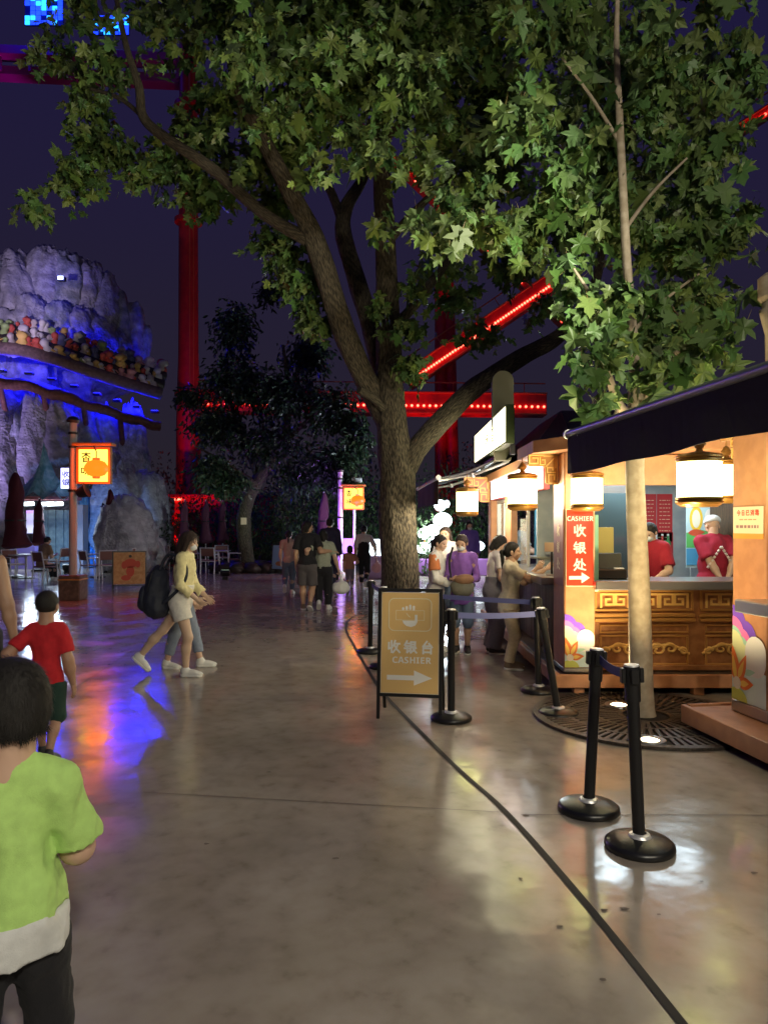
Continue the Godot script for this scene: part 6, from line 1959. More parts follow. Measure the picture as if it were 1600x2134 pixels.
# ------------------------------------------------------------------ smooth bodies: distance fields meshed as surface nets
# prim = [kind, a, b, ra, rb, cuts]; kind 0 tapered capsule a-b, kind 1 ellipsoid (centre a, radii b, axes ra)
func sdf(prims: Array, cell: float, k: float, amp := 0.0, freq := 7.0) -> Array:
	var lo := Vector3.INF
	var hi := -Vector3.INF
	for p in prims:
		var r: float = maxf(p[3], p[4]) if p[0] == 0 else maxf(p[2].x, maxf(p[2].y, p[2].z))
		var e := Vector3.ONE * r
		lo = lo.min(p[1] - e)
		hi = hi.max(p[1] + e)
		if p[0] == 0:
			lo = lo.min(p[2] - e)
			hi = hi.max(p[2] + e)
	var pad := cell * 2.5 + amp
	lo -= Vector3.ONE * pad
	hi += Vector3.ONE * pad
	var nx := int((hi.x - lo.x) / cell) + 2
	var ny := int((hi.y - lo.y) / cell) + 2
	var nz := int((hi.z - lo.z) / cell) + 2
	var f := PackedFloat32Array()
	f.resize(nx * ny * nz)
	f.fill(9.0)
	var sxy := nx * ny
	for p in prims:
		var kind: int = p[0]
		var a: Vector3 = p[1]
		var b: Vector3 = p[2]
		var cuts: Array = p[5] if p.size() > 5 else []
		var pl: Vector3
		var ph: Vector3
		var ra := 0.0
		var rb := 0.0
		var inv := Basis()
		var ba := b - a
		var bb := maxf(ba.length_squared(), 1e-9)
		if kind == 0:
			ra = p[3]
			rb = p[4]
			var r := Vector3.ONE * (maxf(ra, rb) + k + amp + cell * 2.5)
			pl = a.min(b) - r
			ph = a.max(b) + r
		else:
			inv = (p[3] as Basis).inverse()
			var bs: Basis = p[3]
			var r: Vector3 = (bs.x * b.x).abs() + (bs.y * b.y).abs() + (bs.z * b.z).abs() + Vector3.ONE * (k + amp + cell * 2.5)
			pl = a - r
			ph = a + r
		var x0 := maxi(int((pl.x - lo.x) / cell), 0)
		var x1 := mini(int((ph.x - lo.x) / cell) + 1, nx - 1)
		var y0 := maxi(int((pl.y - lo.y) / cell), 0)
		var y1 := mini(int((ph.y - lo.y) / cell) + 1, ny - 1)
		var z0 := maxi(int((pl.z - lo.z) / cell), 0)
		var z1 := mini(int((ph.z - lo.z) / cell) + 1, nz - 1)
		for z in range(z0, z1 + 1):
			for y in range(y0, y1 + 1):
				var q := lo + Vector3(x0, y, z) * cell
				var i := z * sxy + y * nx + x0
				for x in range(x0, x1 + 1):
					var d: float
					if kind == 0:
						var pa := q - a
						var t := clampf(pa.dot(ba) / bb, 0.0, 1.0)
						d = (pa - ba * t).length() - (ra + (rb - ra) * t)
					else:
						var l := inv * (q - a)
						var u := l / b
						var k0 := u.length()
						var k1 := (u / b).length()
						d = k0 * (k0 - 1.0) / maxf(k1, 1e-4)
					for c in cuts:
						d = maxf(d, (q - c[0]).dot(c[1]))
					var old := f[i]
					if old < 8.0:
						var h := maxf(k - absf(old - d), 0.0)
						f[i] = minf(old, d) - (h * h / k * 0.25 if k > 0.0 else 0.0)
					else:
						f[i] = d
					i += 1
					q.x += cell
	var vid := PackedInt32Array()
	vid.resize(f.size())
	vid.fill(-1)
	var V := PackedVector3Array()
	var lim := cell * 2.2 + amp
	var act := PackedInt32Array()
	for z in nz - 1:
		for y in ny - 1:
			var i := z * sxy + y * nx
			for x in nx - 1:
				var f0 := f[i]
				if f0 < lim and f0 > -lim:
					act.append(i)
				i += 1
	if amp > 0.0:
		for i in act:
			var q := lo + Vector3(i % nx, (i / nx) % ny, i / sxy) * cell
			f[i] += amp * N3.get_noise_3d(q.x * freq, q.y * freq * 0.6, q.z * freq)
	var off := [0, 1, nx, nx + 1, sxy, sxy + 1, sxy + nx, sxy + nx + 1]
	for i in act:
		var m := 0
		for c in 8:
			if f[i + off[c]] < 0.0:
				m |= 1 << c
		if m == 0 or m == 255:
			continue
		var s := Vector3.ZERO
		var n := 0
		for e in [[0, 1], [2, 3], [4, 5], [6, 7], [0, 2], [1, 3], [4, 6], [5, 7], [0, 4], [1, 5], [2, 6], [3, 7]]:
			var c0: int = e[0]
			var c1: int = e[1]
			if ((m >> c0) & 1) != ((m >> c1) & 1):
				var v0 := f[i + off[c0]]
				var v1 := f[i + off[c1]]
				var t := v0 / (v0 - v1)
				s += Vector3(c0 & 1, (c0 >> 1) & 1, c0 >> 2).lerp(Vector3(c1 & 1, (c1 >> 1) & 1, c1 >> 2), t)
				n += 1
		vid[i] = V.size()
		V.append(lo + (Vector3(i % nx, (i / nx) % ny, i / sxy) + s / n) * cell)
	var I := PackedInt32Array()
	for i in act:
		if vid[i] < 0:
			continue
		var in0 := f[i] < 0.0
		for ax in 3:
			var st: int = [1, nx, sxy][ax]
			if (f[i + st] < 0.0) == in0:
				continue
			var u: int = [nx, sxy, 1][ax]
			var w: int = [sxy, 1, nx][ax]
			if i - u - w < 0:
				continue
			var A := vid[i]
			var B := vid[i - u]
			var C := vid[i - u - w]
			var D := vid[i - w]
			if A < 0 or B < 0 or C < 0 or D < 0:
				continue
			if in0:
				I.append_array([A, C, B, A, D, C])
			else:
				I.append_array([A, B, C, A, C, D])
	var Nn := PackedVector3Array()
	Nn.resize(V.size())
	for j in range(0, I.size(), 3):
		var nrm := (V[I[j + 2]] - V[I[j]]).cross(V[I[j + 1]] - V[I[j]])
		Nn[I[j]] += nrm
		Nn[I[j + 1]] += nrm
		Nn[I[j + 2]] += nrm
	for j in Nn.size():
		Nn[j] = Nn[j].normalized()
	return [V, Nn, I]


var jobs := []
var made := []


# a part whose surface is meshed later, together with all the others, on every core
func later(called: String, mat: Material, parent: Node, prims: Array, cell: float, k: float, amp := 0.0, freq := 7.0, extra := [], at := Transform3D()) -> MeshInstance3D:
	var o := part(called, null, mat, parent, at)
	jobs.append([o, prims, cell, k, amp, freq, extra])
	return o


func run_job(i: int) -> void:
	var j: Array = jobs[i]
	var a := sdf(j[1], j[2], j[3], j[4], j[5])
	for e in j[6]:
		join_arr(a, e[0], e[1])
	made[i] = a


func run_jobs() -> void:
	made.resize(jobs.size())
	var id := WorkerThreadPool.add_group_task(run_job, jobs.size(), -1, true)
	WorkerThreadPool.wait_for_group_task_completion(id)
	for i in jobs.size():
		(jobs[i][0] as MeshInstance3D).mesh = arr_mesh(made[i])
	for c in combed:
		comb(c[0], c[1], c[2], c[3])
	jobs.clear()
	made.clear()


var combed := []


# fine strands combed over a hair cap, following its surface downwards
func comb(o: MeshInstance3D, n: int, style: String, mat: Material) -> void:
	var a := o.mesh.surface_get_arrays(0)
	var V: PackedVector3Array = a[Mesh.ARRAY_VERTEX]
	var Nr: PackedVector3Array = a[Mesh.ARRAY_NORMAL]
	var st := SurfaceTool.new()
	st.begin(Mesh.PRIMITIVE_TRIANGLES)
	var w := 0.008
	for k in 3:
		var y0 := -k / 3.0
		var y1 := -(k + 1) / 3.0
		var q := [Vector3(-w * (1 + y0 * 0.7), y0, 0.05 * k * k), Vector3(w * (1 + y0 * 0.7), y0, 0.05 * k * k), Vector3(w * (1 + y1 * 0.9), y1, 0.05 * (k + 1) * (k + 1) * 0.6), Vector3(-w * (1 + y1 * 0.9), y1, 0.05 * (k + 1) * (k + 1) * 0.6)]
		for i in [0, 1, 2, 0, 2, 3]:
			st.set_normal(Vector3(0, 0.1, 1).normalized())
			st.add_vertex(q[i])
	var mm := MultiMesh.new()
	mm.transform_format = MultiMesh.TRANSFORM_3D
	mm.mesh = st.commit()
	mm.instance_count = n
	var crown_ := Vector3(0, 0.5, -0.15)
	for i in n:
		var j := rng.randi() % V.size()
		var nr := Nr[j]
		var d := (V[j] - crown_).normalized() + Vector3(0, -0.45, 0) + Vector3(rng.randfn(), rng.randfn(), rng.randfn()) * 0.16
		d = (d - nr * d.dot(nr) * 0.93).normalized()
		var x := d.cross(nr).normalized()
		var l: float = rng.randf_range(0.1, 0.26) * (0.45 if style == "crop" else 1.5 if style == "long" else 0.6)
		mm.set_instance_transform(i, Transform3D(Basis(x, -d * l, nr * l * 0.6), V[j] - nr * 0.012))
	var h := MultiMeshInstance3D.new()
	h.name = "hair_strands"
	h.multimesh = mm
	h.material_override = mat
	h.set_meta("kind", "stuff")
	o.add_child(h, true)


func join_arr(into: Array, add: Array, xf := Transform3D()) -> void:
	var base: int = into[0].size()
	var flip := xf.basis.determinant() < 0.0
	for i in add[0].size():
		into[0].append(xf * add[0][i])
		into[1].append((xf.basis * add[1][i]).normalized())
	for j in range(0, add[2].size(), 3):
		into[2].append(base + add[2][j])
		into[2].append(base + add[2][j + (2 if flip else 1)])
		into[2].append(base + add[2][j + (1 if flip else 2)])


func arr_mesh(a: Array) -> ArrayMesh:
	var m := ArrayMesh.new()
	var s := []
	s.resize(Mesh.ARRAY_MAX)
	s[Mesh.ARRAY_VERTEX] = a[0]
	s[Mesh.ARRAY_NORMAL] = a[1]
	s[Mesh.ARRAY_INDEX] = a[2]
	m.add_surface_from_arrays(Mesh.PRIMITIVE_TRIANGLES, s)
	return m


func cap(a: Vector3, b: Vector3, ra: float, rb: float, cuts := []) -> Array:
	return [0, a, b, ra, rb, cuts]


func ell(c: Vector3, r: Vector3, cuts := [], b := Basis()) -> Array:
	return [1, c, r, b, 0.0, cuts]


# two-bone reach: where the middle joint lies
func bend(a: Vector3, b: Vector3, l1: float, l2: float, hint: Vector3) -> Vector3:
	var d := b - a
	var L := clampf(d.length(), 0.02, (l1 + l2) * 0.999)
	var x := (l1 * l1 - l2 * l2 + L * L) / (2.0 * L)
	var y := sqrt(maxf(l1 * l1 - x * x, 0.0))
	var dn := d.normalized()
	var h := (hint - dn * hint.dot(dn)).normalized()
	return a + dn * x + h * y


var BAKED := {}


func bake_hand(grip: float) -> Array:
	var pr := [ell(Vector3(0, -0.045, 0.002), Vector3(0.016, 0.05, 0.04)), cap(Vector3(0, 0.02, 0), Vector3(0, -0.03, 0), 0.024, 0.026)]
	for k in 4:
		var z := 0.03 - 0.0205 * k
		var l: float = [0.07, 0.078, 0.072, 0.056][k]
		var a := Vector3(0.0, -0.078 + 0.004 * absf(k - 1.2), z)
		var c1 := 0.25 + grip * 1.0
		var c2 := c1 + 0.35 + grip * 1.2
		var b := a + Vector3(sin(c1), -cos(c1), 0.04 - 0.03 * k) * l * 0.52
		var c := b + Vector3(sin(c2), -cos(c2), 0.02 - 0.02 * k) * l * 0.5
		pr.append(cap(a, b, 0.0095, 0.0085))
		pr.append(cap(b, c, 0.0085, 0.007))
	pr.append(cap(Vector3(0.004, -0.02, 0.026), Vector3(0.014, -0.05, 0.052), 0.014, 0.011))
	pr.append(cap(Vector3(0.014, -0.05, 0.052), Vector3(0.022 + grip * 0.014, -0.085, 0.056 - grip * 0.012), 0.011, 0.008))
	return sdf(pr, 0.0045, 0.007)


func bake_shoe() -> void:
	var up := [ell(Vector3(0, 0.055, -0.055), Vector3(0.039, 0.052, 0.05)), ell(Vector3(0, 0.042, 0.02), Vector3(0.04, 0.042, 0.085)), ell(Vector3(0, 0.032, 0.095), Vector3(0.044, 0.03, 0.06)), cap(Vector3(0, 0.05, -0.045), Vector3(0, 0.092, -0.045), 0.041, 0.039)]
	var cut := [[Vector3(0, 0.016, 0), Vector3(0, -1, 0)]]
	for p in up:
		p[5] = cut
	BAKED.upper = arr_mesh(sdf(up, 0.008, 0.025))
	var so := [[0, Vector3(0, 0.014, -0.06), Vector3(0, 0.014, 0.1), 0.046, 0.048, [[Vector3(0, 0.028, 0), Vector3(0, 1, 0)], [Vector3(0, 0.002, 0), Vector3(0, -1, 0)]]]]
	BAKED.sole = arr_mesh(sdf(so, 0.008, 0.0))


func bake_head() -> void:
	# one unit = head height
	var pr := [
		ell(Vector3(0, 0.11, -0.04), Vector3(0.345, 0.385, 0.41)), ell(Vector3(0, -0.12, 0.1), Vector3(0.265, 0.32, 0.28)), ell(Vector3(0, -0.36, 0.2), Vector3(0.13, 0.11, 0.12)),
		ell(Vector3(0.17, -0.12, 0.24), Vector3(0.11, 0.12, 0.1)), ell(Vector3(-0.17, -0.12, 0.24), Vector3(0.11, 0.12, 0.1)),
		cap(Vector3(0, 0.03, 0.37), Vector3(0, -0.11, 0.45), 0.03, 0.045), cap(Vector3(-0.05, -0.12, 0.4), Vector3(0.05, -0.12, 0.4), 0.035, 0.035),
		cap(Vector3(-0.06, -0.225, 0.365), Vector3(0.06, -0.225, 0.365), 0.028, 0.028), cap(Vector3(-0.05, -0.265, 0.355), Vector3(0.05, -0.265, 0.355), 0.03, 0.03),
		cap(Vector3(-0.2, 0.07, 0.3), Vector3(0.2, 0.07, 0.3), 0.06, 0.06),
		ell(Vector3(0.35, -0.05, -0.03), Vector3(0.045, 0.13, 0.085)), ell(Vector3(-0.35, -0.05, -0.03), Vector3(0.045, 0.13, 0.085)),
	]
	BAKED.head = sdf(pr, 0.026, 0.05)
	var s := SphereMesh.new()
	s.radius = 1.0
	s.height = 2.0
	s.radial_segments = 10
	s.rings = 6
	BAKED.ball = s
	BAKED.hand = bake_hand(0.0)
	BAKED.grip = bake_hand(0.75)
	bake_shoe()


var skin_mats := {}


func skin(c: Color) -> StandardMaterial3D:
	if not skin_mats.has(c):
		var m := flat(c, 0.55)
		skin_mats[c] = m
	return skin_mats[c]


func person(s: Dictionary) -> Node3D:
	var h: float = s.h
	var hr: float = s.get("hr", 0.138)
	var hh := h * hr
	var cell: float = s.get("cell", 0.018)
	var g: float = s.get("girth", 1.0)
	var t := thing("person", s.label, "person", s.at, s.yaw, s.get("group", ""))
	var hip_y: float = s.get("hip", (h - hh * 0.9) * 0.575)
	var hipc := Vector3(0, hip_y, s.get("hip_z", 0.0))
	var R := Basis(Vector3.BACK, s.get("tilt", 0.0)) * Basis(Vector3.RIGHT, s.get("lean", 0.03))
	var up := func(y: float, x := 0.0, z := 0.0) -> Vector3: return hipc + R * Vector3(x, y - (h - hh * 0.9) * 0.575, z)
	var sh_y := h - hh * 1.36
	var sw: float = h * s.get("shoulder", 0.101)
	var hw := h * 0.052
	var leg: float = (h - hh * 0.9) * 0.575 - h * 0.045
	var sc := h / 1.65
	var skin_m := skin(s.get("skin", lin(0.56, 0.36, 0.26)))
	# legs
	var J := {}
	for q in [["l", 1.0, s.get("fl", [0.07, 0.0, 0.0, 0.0])], ["r", -1.0, s.get("fr", [-0.07, 0.0, 0.0, 0.0])]]:
		var fo: Array = q[2]
		var hipj: Vector3 = hipc + Vector3(q[1] * hw, 0, 0)
		var pit: float = fo[3]
		var an := Vector3(fo[0], h * 0.045 + fo[1], fo[2])
		var kn := bend(hipj, an, leg * 0.52, leg * 0.5, Vector3(q[1] * 0.12, 0.1, 1))
		J[q[0]] = [hipj, kn, an, pit]
	# arms
	var ul := h * 0.178
	var fl := h * 0.15
	for q in [["L", 1.0, s.get("wl", null), s.get("el", Vector3(0.5, -0.2, -1))], ["R", -1.0, s.get("wr", null), s.get("er", Vector3(-0.5, -0.2, -1))]]:
		var sj: Vector3 = up.call(sh_y, q[1] * sw, -0.005)
		var w: Vector3 = q[2] if q[2] != null else sj + Vector3(q[1] * 0.05 * sc, -(ul + fl) * 0.97, 0.05 * sc)
		if (w - sj).length() > ul + fl:
			w = sj + (w - sj).normalized() * (ul + fl) * 0.995
		J[q[0]] = [sj, bend(sj, w, ul, fl, q[3]), w]
	var kid := 1.0 + (hr - 0.138) * 6.0
	var torso := func(inf: float, cuts: Array, wid := 1.0) -> Array:
		return [
			ell(up.call(sh_y - 0.075 * h, 0, 0.004), Vector3(sw * 0.86 + inf, h * 0.125 + inf, (h * 0.066 * g + inf) * wid), cuts, R),
			ell(up.call(hip_y * 0.0 + (sh_y + (h - hh * 0.9) * 0.575) * 0.5 - 0.01 * h, 0, 0.006), Vector3(h * 0.076 * g + inf, h * 0.15 + inf, (h * 0.06 * g + inf) * wid), cuts, R),
			ell(hipc + Vector3(0, 0.018 * h, -0.006), Vector3(h * 0.092 * g + inf, h * 0.088 + inf, (h * 0.07 * g + inf) * wid), cuts),
			cap(up.call(sh_y + 0.002 * h, sw * 0.8, -0.004), up.call(sh_y + 0.002 * h, -sw * 0.8, -0.004), h * 0.034 + inf * 0.8, h * 0.034 + inf * 0.8, cuts),
		]
	# the body: one continuous skin
	var B: Array = torso.call(-0.004, [])
	for sx in [-1.0, 1.0]:
		B.append(cap(up.call(sh_y + 0.024 * h, sx * 0.018 * h, -0.01 * h), up.call(sh_y + 0.002 * h, sx * sw * 0.8, -0.004), h * 0.026, h * 0.03))
	var hc: Vector3 = up.call(h - hh * 0.5, 0, 0.012 * h) + s.get("head_shift", Vector3.ZERO)
	var hb: Basis = R * Basis.from_euler(Vector3(s.get("nod", 0.05), s.get("look", 0.0), s.get("roll", 0.0)))
	B.append(cap(up.call(sh_y + 0.01 * h), hc + hb * Vector3(0, -0.22 * hh, -0.06 * hh), hh * 0.27, hh * 0.235))
	for q in ["L", "R"]:
		var a: Array = J[q]
		B.append(cap(a[0], a[1], h * 0.03 * g * kid, h * 0.0255 * kid))
		B.append(cap(a[1], a[1].lerp(a[2], 0.35), h * 0.0255 * kid, h * 0.0245 * kid))
		B.append(cap(a[1].lerp(a[2], 0.35), a[2], h * 0.0245 * kid, h * 0.0155 * kid))
	for q in ["l", "r"]:
		var a: Array = J[q]
		B.append(cap(a[0], a[1], h * 0.052 * g, h * 0.034 * g))
		B.append(cap(a[1], a[1].lerp(a[2], 0.35) + Vector3(0, 0, -0.008 * h), h * 0.033 * g, h * 0.034 * g))
		B.append(cap(a[1].lerp(a[2], 0.35) + Vector3(0, 0, -0.008 * h), a[2], h * 0.033 * g, h * 0.021))
	var extra := [[BAKED.head, Transform3D(Basis(hb.x * hh, hb.y * hh, hb.z * hh), hc)]]
	for q in [["L", -1.0, s.get("gl", false)], ["R", 1.0, s.get("gr", false)]]:
		var a: Array = J[q[0]]
		var dn: Vector3 = (a[1] - a[2]).normalized()
		if s.has("hand_" + q[0]):
			dn = -(s["hand_" + q[0]] as Vector3).normalized()
		var fw: Vector3 = s.get("thumb_" + q[0], Vector3(0, 0.15, 1))
		fw = (fw - dn * fw.dot(dn)).normalized()
		var sx: Vector3 = dn.cross(fw).normalized()
		var hs := sc * 0.93 * sqrt(kid)
		var bs := Basis(sx * q[1] * hs, dn * hs, fw * hs)
		extra.append([BAKED.grip if q[2] else BAKED.hand, Transform3D(bs, a[2])])
	later("body", skin_m, t, B, cell, 0.03, 0.0, 7.0, extra)
	# face
	var face := func(p: Vector3, r: Vector3, nm: String, m: Material) -> void:
		part(nm, BAKED.ball, m, t, Transform3D(Basis(hb.x * r.x * hh, hb.y * r.y * hh, hb.z * r.z * hh), hc + hb * (p * hh)))
	for sx in [-1.0, 1.0]:
		face.call(Vector3(sx * 0.145, -0.005, 0.335), Vector3(0.06, 0.03, 0.03), "eye", flat(lin(0.03, 0.02, 0.018), 0.2) if sx < 0 else flat(lin(0.03, 0.02, 0.018), 0.2))
		face.call(Vector3(sx * 0.15, 0.085, 0.345), Vector3(0.085, 0.014, 0.02), "eyebrow", M.hair)
	if s.get("mask", false):
		var mk := [ell(Vector3(0, -0.22, 0.24), Vector3(0.27, 0.2, 0.22), [[Vector3(0, -0.2, 0.2), Vector3(0, 0, -1)]])]
		later("face_mask", M.mask, t, mk, 0.03, 0.0, 0.0, 7.0, [], Transform3D(Basis(hb.x * hh, hb.y * hh, hb.z * hh), hc))
	else:
		face.call(Vector3(0, -0.245, 0.372), Vector3(0.075, 0.022, 0.03), "mouth", M.lips)
	# hair
	var H := []
	var st: String = s.get("hair", "short")
	var fc := [[Vector3(0, 0.2, 0.27), Vector3(0, -0.6, 0.8)]]
	if st == "short" or st == "crop":
		fc.append([Vector3(0, -0.2, -0.12), Vector3(0, -0.9, 0.42).normalized()])
	var v: float = 0.0 if st != "crop" else -0.012
	if st != "cap":
		H.append(ell(Vector3(0, 0.12, -0.05), Vector3(0.385 + v, 0.42 + v, 0.445 + v), fc))
	else:
		H.append(ell(Vector3(0, 0.14, -0.05), Vector3(0.4, 0.4, 0.46), [[Vector3(0, 0.16, 0), Vector3(0, -1, 0.15).normalized()]]))
		H.append(ell(Vector3(0, 0.2, -0.14), Vector3(0.43, 0.3, 0.4), [[Vector3(0, 0.14, 0), Vector3(0, -1, 0.1).normalized()]]))
	if st == "short":
		H.append(ell(Vector3(0, -0.04, -0.18), Vector3(0.35, 0.38, 0.3), fc))
	if st in ["long", "bob"]:
		var dl: float = s.get("hair_len", 1.0) if st == "long" else 0.42
		H.append(cap(Vector3(0, 0.0, -0.22), Vector3(0, -dl, -0.32), 0.3, 0.2))
		for sx in [-1.0, 1.0]:
			H.append(cap(Vector3(sx * 0.27, 0.05, -0.04), Vector3(sx * 0.27, -dl * 0.8, -0.12), 0.15, 0.12))
	if st == "pony":
		H.append(cap(Vector3(0, 0.05, -0.4), Vector3(0, -0.02, -0.58), 0.1, 0.12))
		H.append(cap(Vector3(0, -0.02, -0.56), Vector3(0, -s.get("hair_len", 0.75), -0.52), 0.125, 0.06))
		H.append(ell(Vector3(0, 0.0, -0.2), Vector3(0.33, 0.32, 0.28), fc))
	var hn := later("cap" if st == "cap" else "hair", M.white_cap if st == "cap" else s.get("hair_mat", M.hair), t, H, clampf(cell * 0.5 / hh, 0.02, 0.06), 0.08, 0.014 if st in ["short", "crop", "cap"] else 0.03, 9.0 if st == "short" else 6.0, [], Transform3D(Basis(hb.x * hh, hb.y * hh, hb.z * hh), hc))
	if s.has("strands"):
		combed.append([hn, s.strands, st, s.get("hair_mat", M.hair)])
	# upper garment
	var T_: Dictionary = s.top
	var hem: float = T_.hem
	var lo_: float = T_.get("loose", 0.014)
	var hcut := [[Vector3(0, hem, 0), Vector3(0, -1, s.get("hem_slope", 0.0)).normalized()]]
	var full := hcut
	if T_.has("band"):
		hcut = [[Vector3(0, T_.band[0] - 0.006, 0), hcut[0][1]]]
	var al: float = T_.get("aline", 0.0)
	var S: Array = torso.call(lo_, hcut)
	for sx in [-1.0, 1.0]:
		S.append(cap(up.call(sh_y + 0.026 * h, sx * 0.02 * h, -0.012 * h), up.call(sh_y + 0.004 * h, sx * sw * 0.8, -0.006), h * 0.03 + lo_ * 0.5, h * 0.032 + lo_ * 0.6))
	if hem < hip_y - 0.02:
		S.append(ell(Vector3(hipc.x, hem + 0.03, hipc.z), Vector3(h * 0.1 * g + lo_ + al, h * 0.2 + al, h * 0.078 * g + lo_ + al), hcut))
	S.append(cap(up.call(sh_y + 0.005 * h), up.call(sh_y + 0.03 * h, 0, 0.004), hh * 0.34, hh * 0.33, [[up.call(sh_y + T_.get("neck", 0.034) * h), R * Vector3(0, 1, 0.35).normalized()]]))
	var sl: float = T_.get("sleeve", 0.35)
	var lay := func(into: Array, q: String, frac: float, inf: float) -> void:
		var a: Array = J[q]
		var split := 0.54
		if frac <= 0.02:
			return
		if frac < split:
			var e: Vector3 = a[0].lerp(a[1], frac / split)
			into.append(cap(a[0], e, h * 0.029 * g * kid + inf * 0.8, h * 0.03 * g * kid + inf * 1.3, [[e, (a[1] - a[0]).normalized()]]))
		else:
			var e: Vector3 = a[1].lerp(a[2], (frac - split) / (1.0 - split))
			into.append(cap(a[0], a[1], h * 0.029 * g * kid + inf * 0.8, h * 0.0255 * kid + inf * 0.8))
			into.append(cap(a[1], e, h * 0.0255 * kid + inf * 0.8, h * 0.02 * kid + inf * 1.1, [[e, (a[2] - a[1]).normalized()]]))
	lay.call(S, "L", sl, lo_)
	lay.call(S, "R", sl, lo_)
	later("top", T_.mat, t, S, cell * 0.9, 0.02, T_.get("folds", 0.012), T_.get("freq", 9.0))
	if T_.has("yoke"):
		var Y := []
		lay.call(Y, "R", 0.33, lo_ + 0.012)
		later("shoulder_panel", T_.yoke, t, Y, cell * 0.9, 0.02)
	if T_.has("band"):
		var low := [full[0], [Vector3(0, T_.band[0], 0), -full[0][1]]]
		var Bn: Array = torso.call(lo_ + 0.003, low)
		Bn.append(ell(Vector3(hipc.x, hem + 0.03, hipc.z), Vector3(h * 0.1 * g + lo_ + 0.003 + al, h * 0.2 + al, h * 0.078 * g + lo_ + 0.003 + al), low))
		later("hem_band", T_.band[1], t, Bn, cell * 0.9, 0.03, T_.get("folds", 0.012), T_.get("freq", 9.0))
	# lower garment
	var P_: Dictionary = s.bottom
	var pl: float = P_.get("loose", 0.012)
	var wy: float = P_.get("waist", minf(hip_y + h * 0.075, hem + 0.04))
	var W := []
	var wc := [[Vector3(0, wy, 0), Vector3(0, 1, 0)]]
	W.append(ell(hipc + Vector3(0, 0.018 * h, -0.006), Vector3(h * 0.092 * g + pl, h * 0.088 + pl, h * 0.07 * g + pl), wc))
	if wy > hip_y + h * 0.1:
		W.append(ell(up.call((sh_y + hip_y) * 0.5), Vector3(h * 0.08 * g + 0.024, h * 0.16, h * 0.066 * g + 0.024), wc, R))
	var fr: float = P_.get("length", 0.95)
	var fat: float = P_.get("flare", 1.0)
	for q in ["l", "r"]:
		var a: Array = J[q]
		if fr < 0.5:
			var e: Vector3 = a[0].lerp(a[1], fr / 0.5)
			W.append(cap(a[0], e, h * 0.054 * g + pl, lerpf(h * 0.052, h * 0.036, fr / 0.5) * g + pl * 1.6, [wc[0], [e, (a[1] - a[0]).normalized()]]))
		else:
			var e: Vector3 = a[1].lerp(a[2], (fr - 0.5) / 0.5)
			W.append(cap(a[0], a[1], h * 0.054 * g + pl, (h * 0.036 * g + pl) * lerpf(1.0, fat, 0.6), wc))
			W.append(cap(a[1], e, (h * 0.036 * g + pl) * lerpf(1.0, fat, 0.6), (h * 0.027 + pl) * fat, [[e, (a[2] - a[1]).normalized()]]))
	later(P_.get("name", "trousers"), P_.mat, t, W, cell * 0.9, 0.025, P_.get("folds", 0.01), 8.0)
	# shoes
	if not s.get("hide_feet", false):
		for q in ["l", "r"]:
			var a: Array = J[q]
			var b := Basis(Vector3.UP, (0.12 if q == "l" else -0.12)) * Basis(Vector3.RIGHT, a[3])
			var k := sc * 1.02
			var at: Vector3 = a[2] - b * Vector3(0, h * 0.045, -0.045 * k)
			var xf := Transform3D(Basis(b.x * k, b.y * k, b.z * k), at)
			var sh := part("shoe", BAKED.upper, s.get("shoes", M.shoe_white), t, xf)
			part("sole", BAKED.sole, M.shoe_white, sh)
	return t


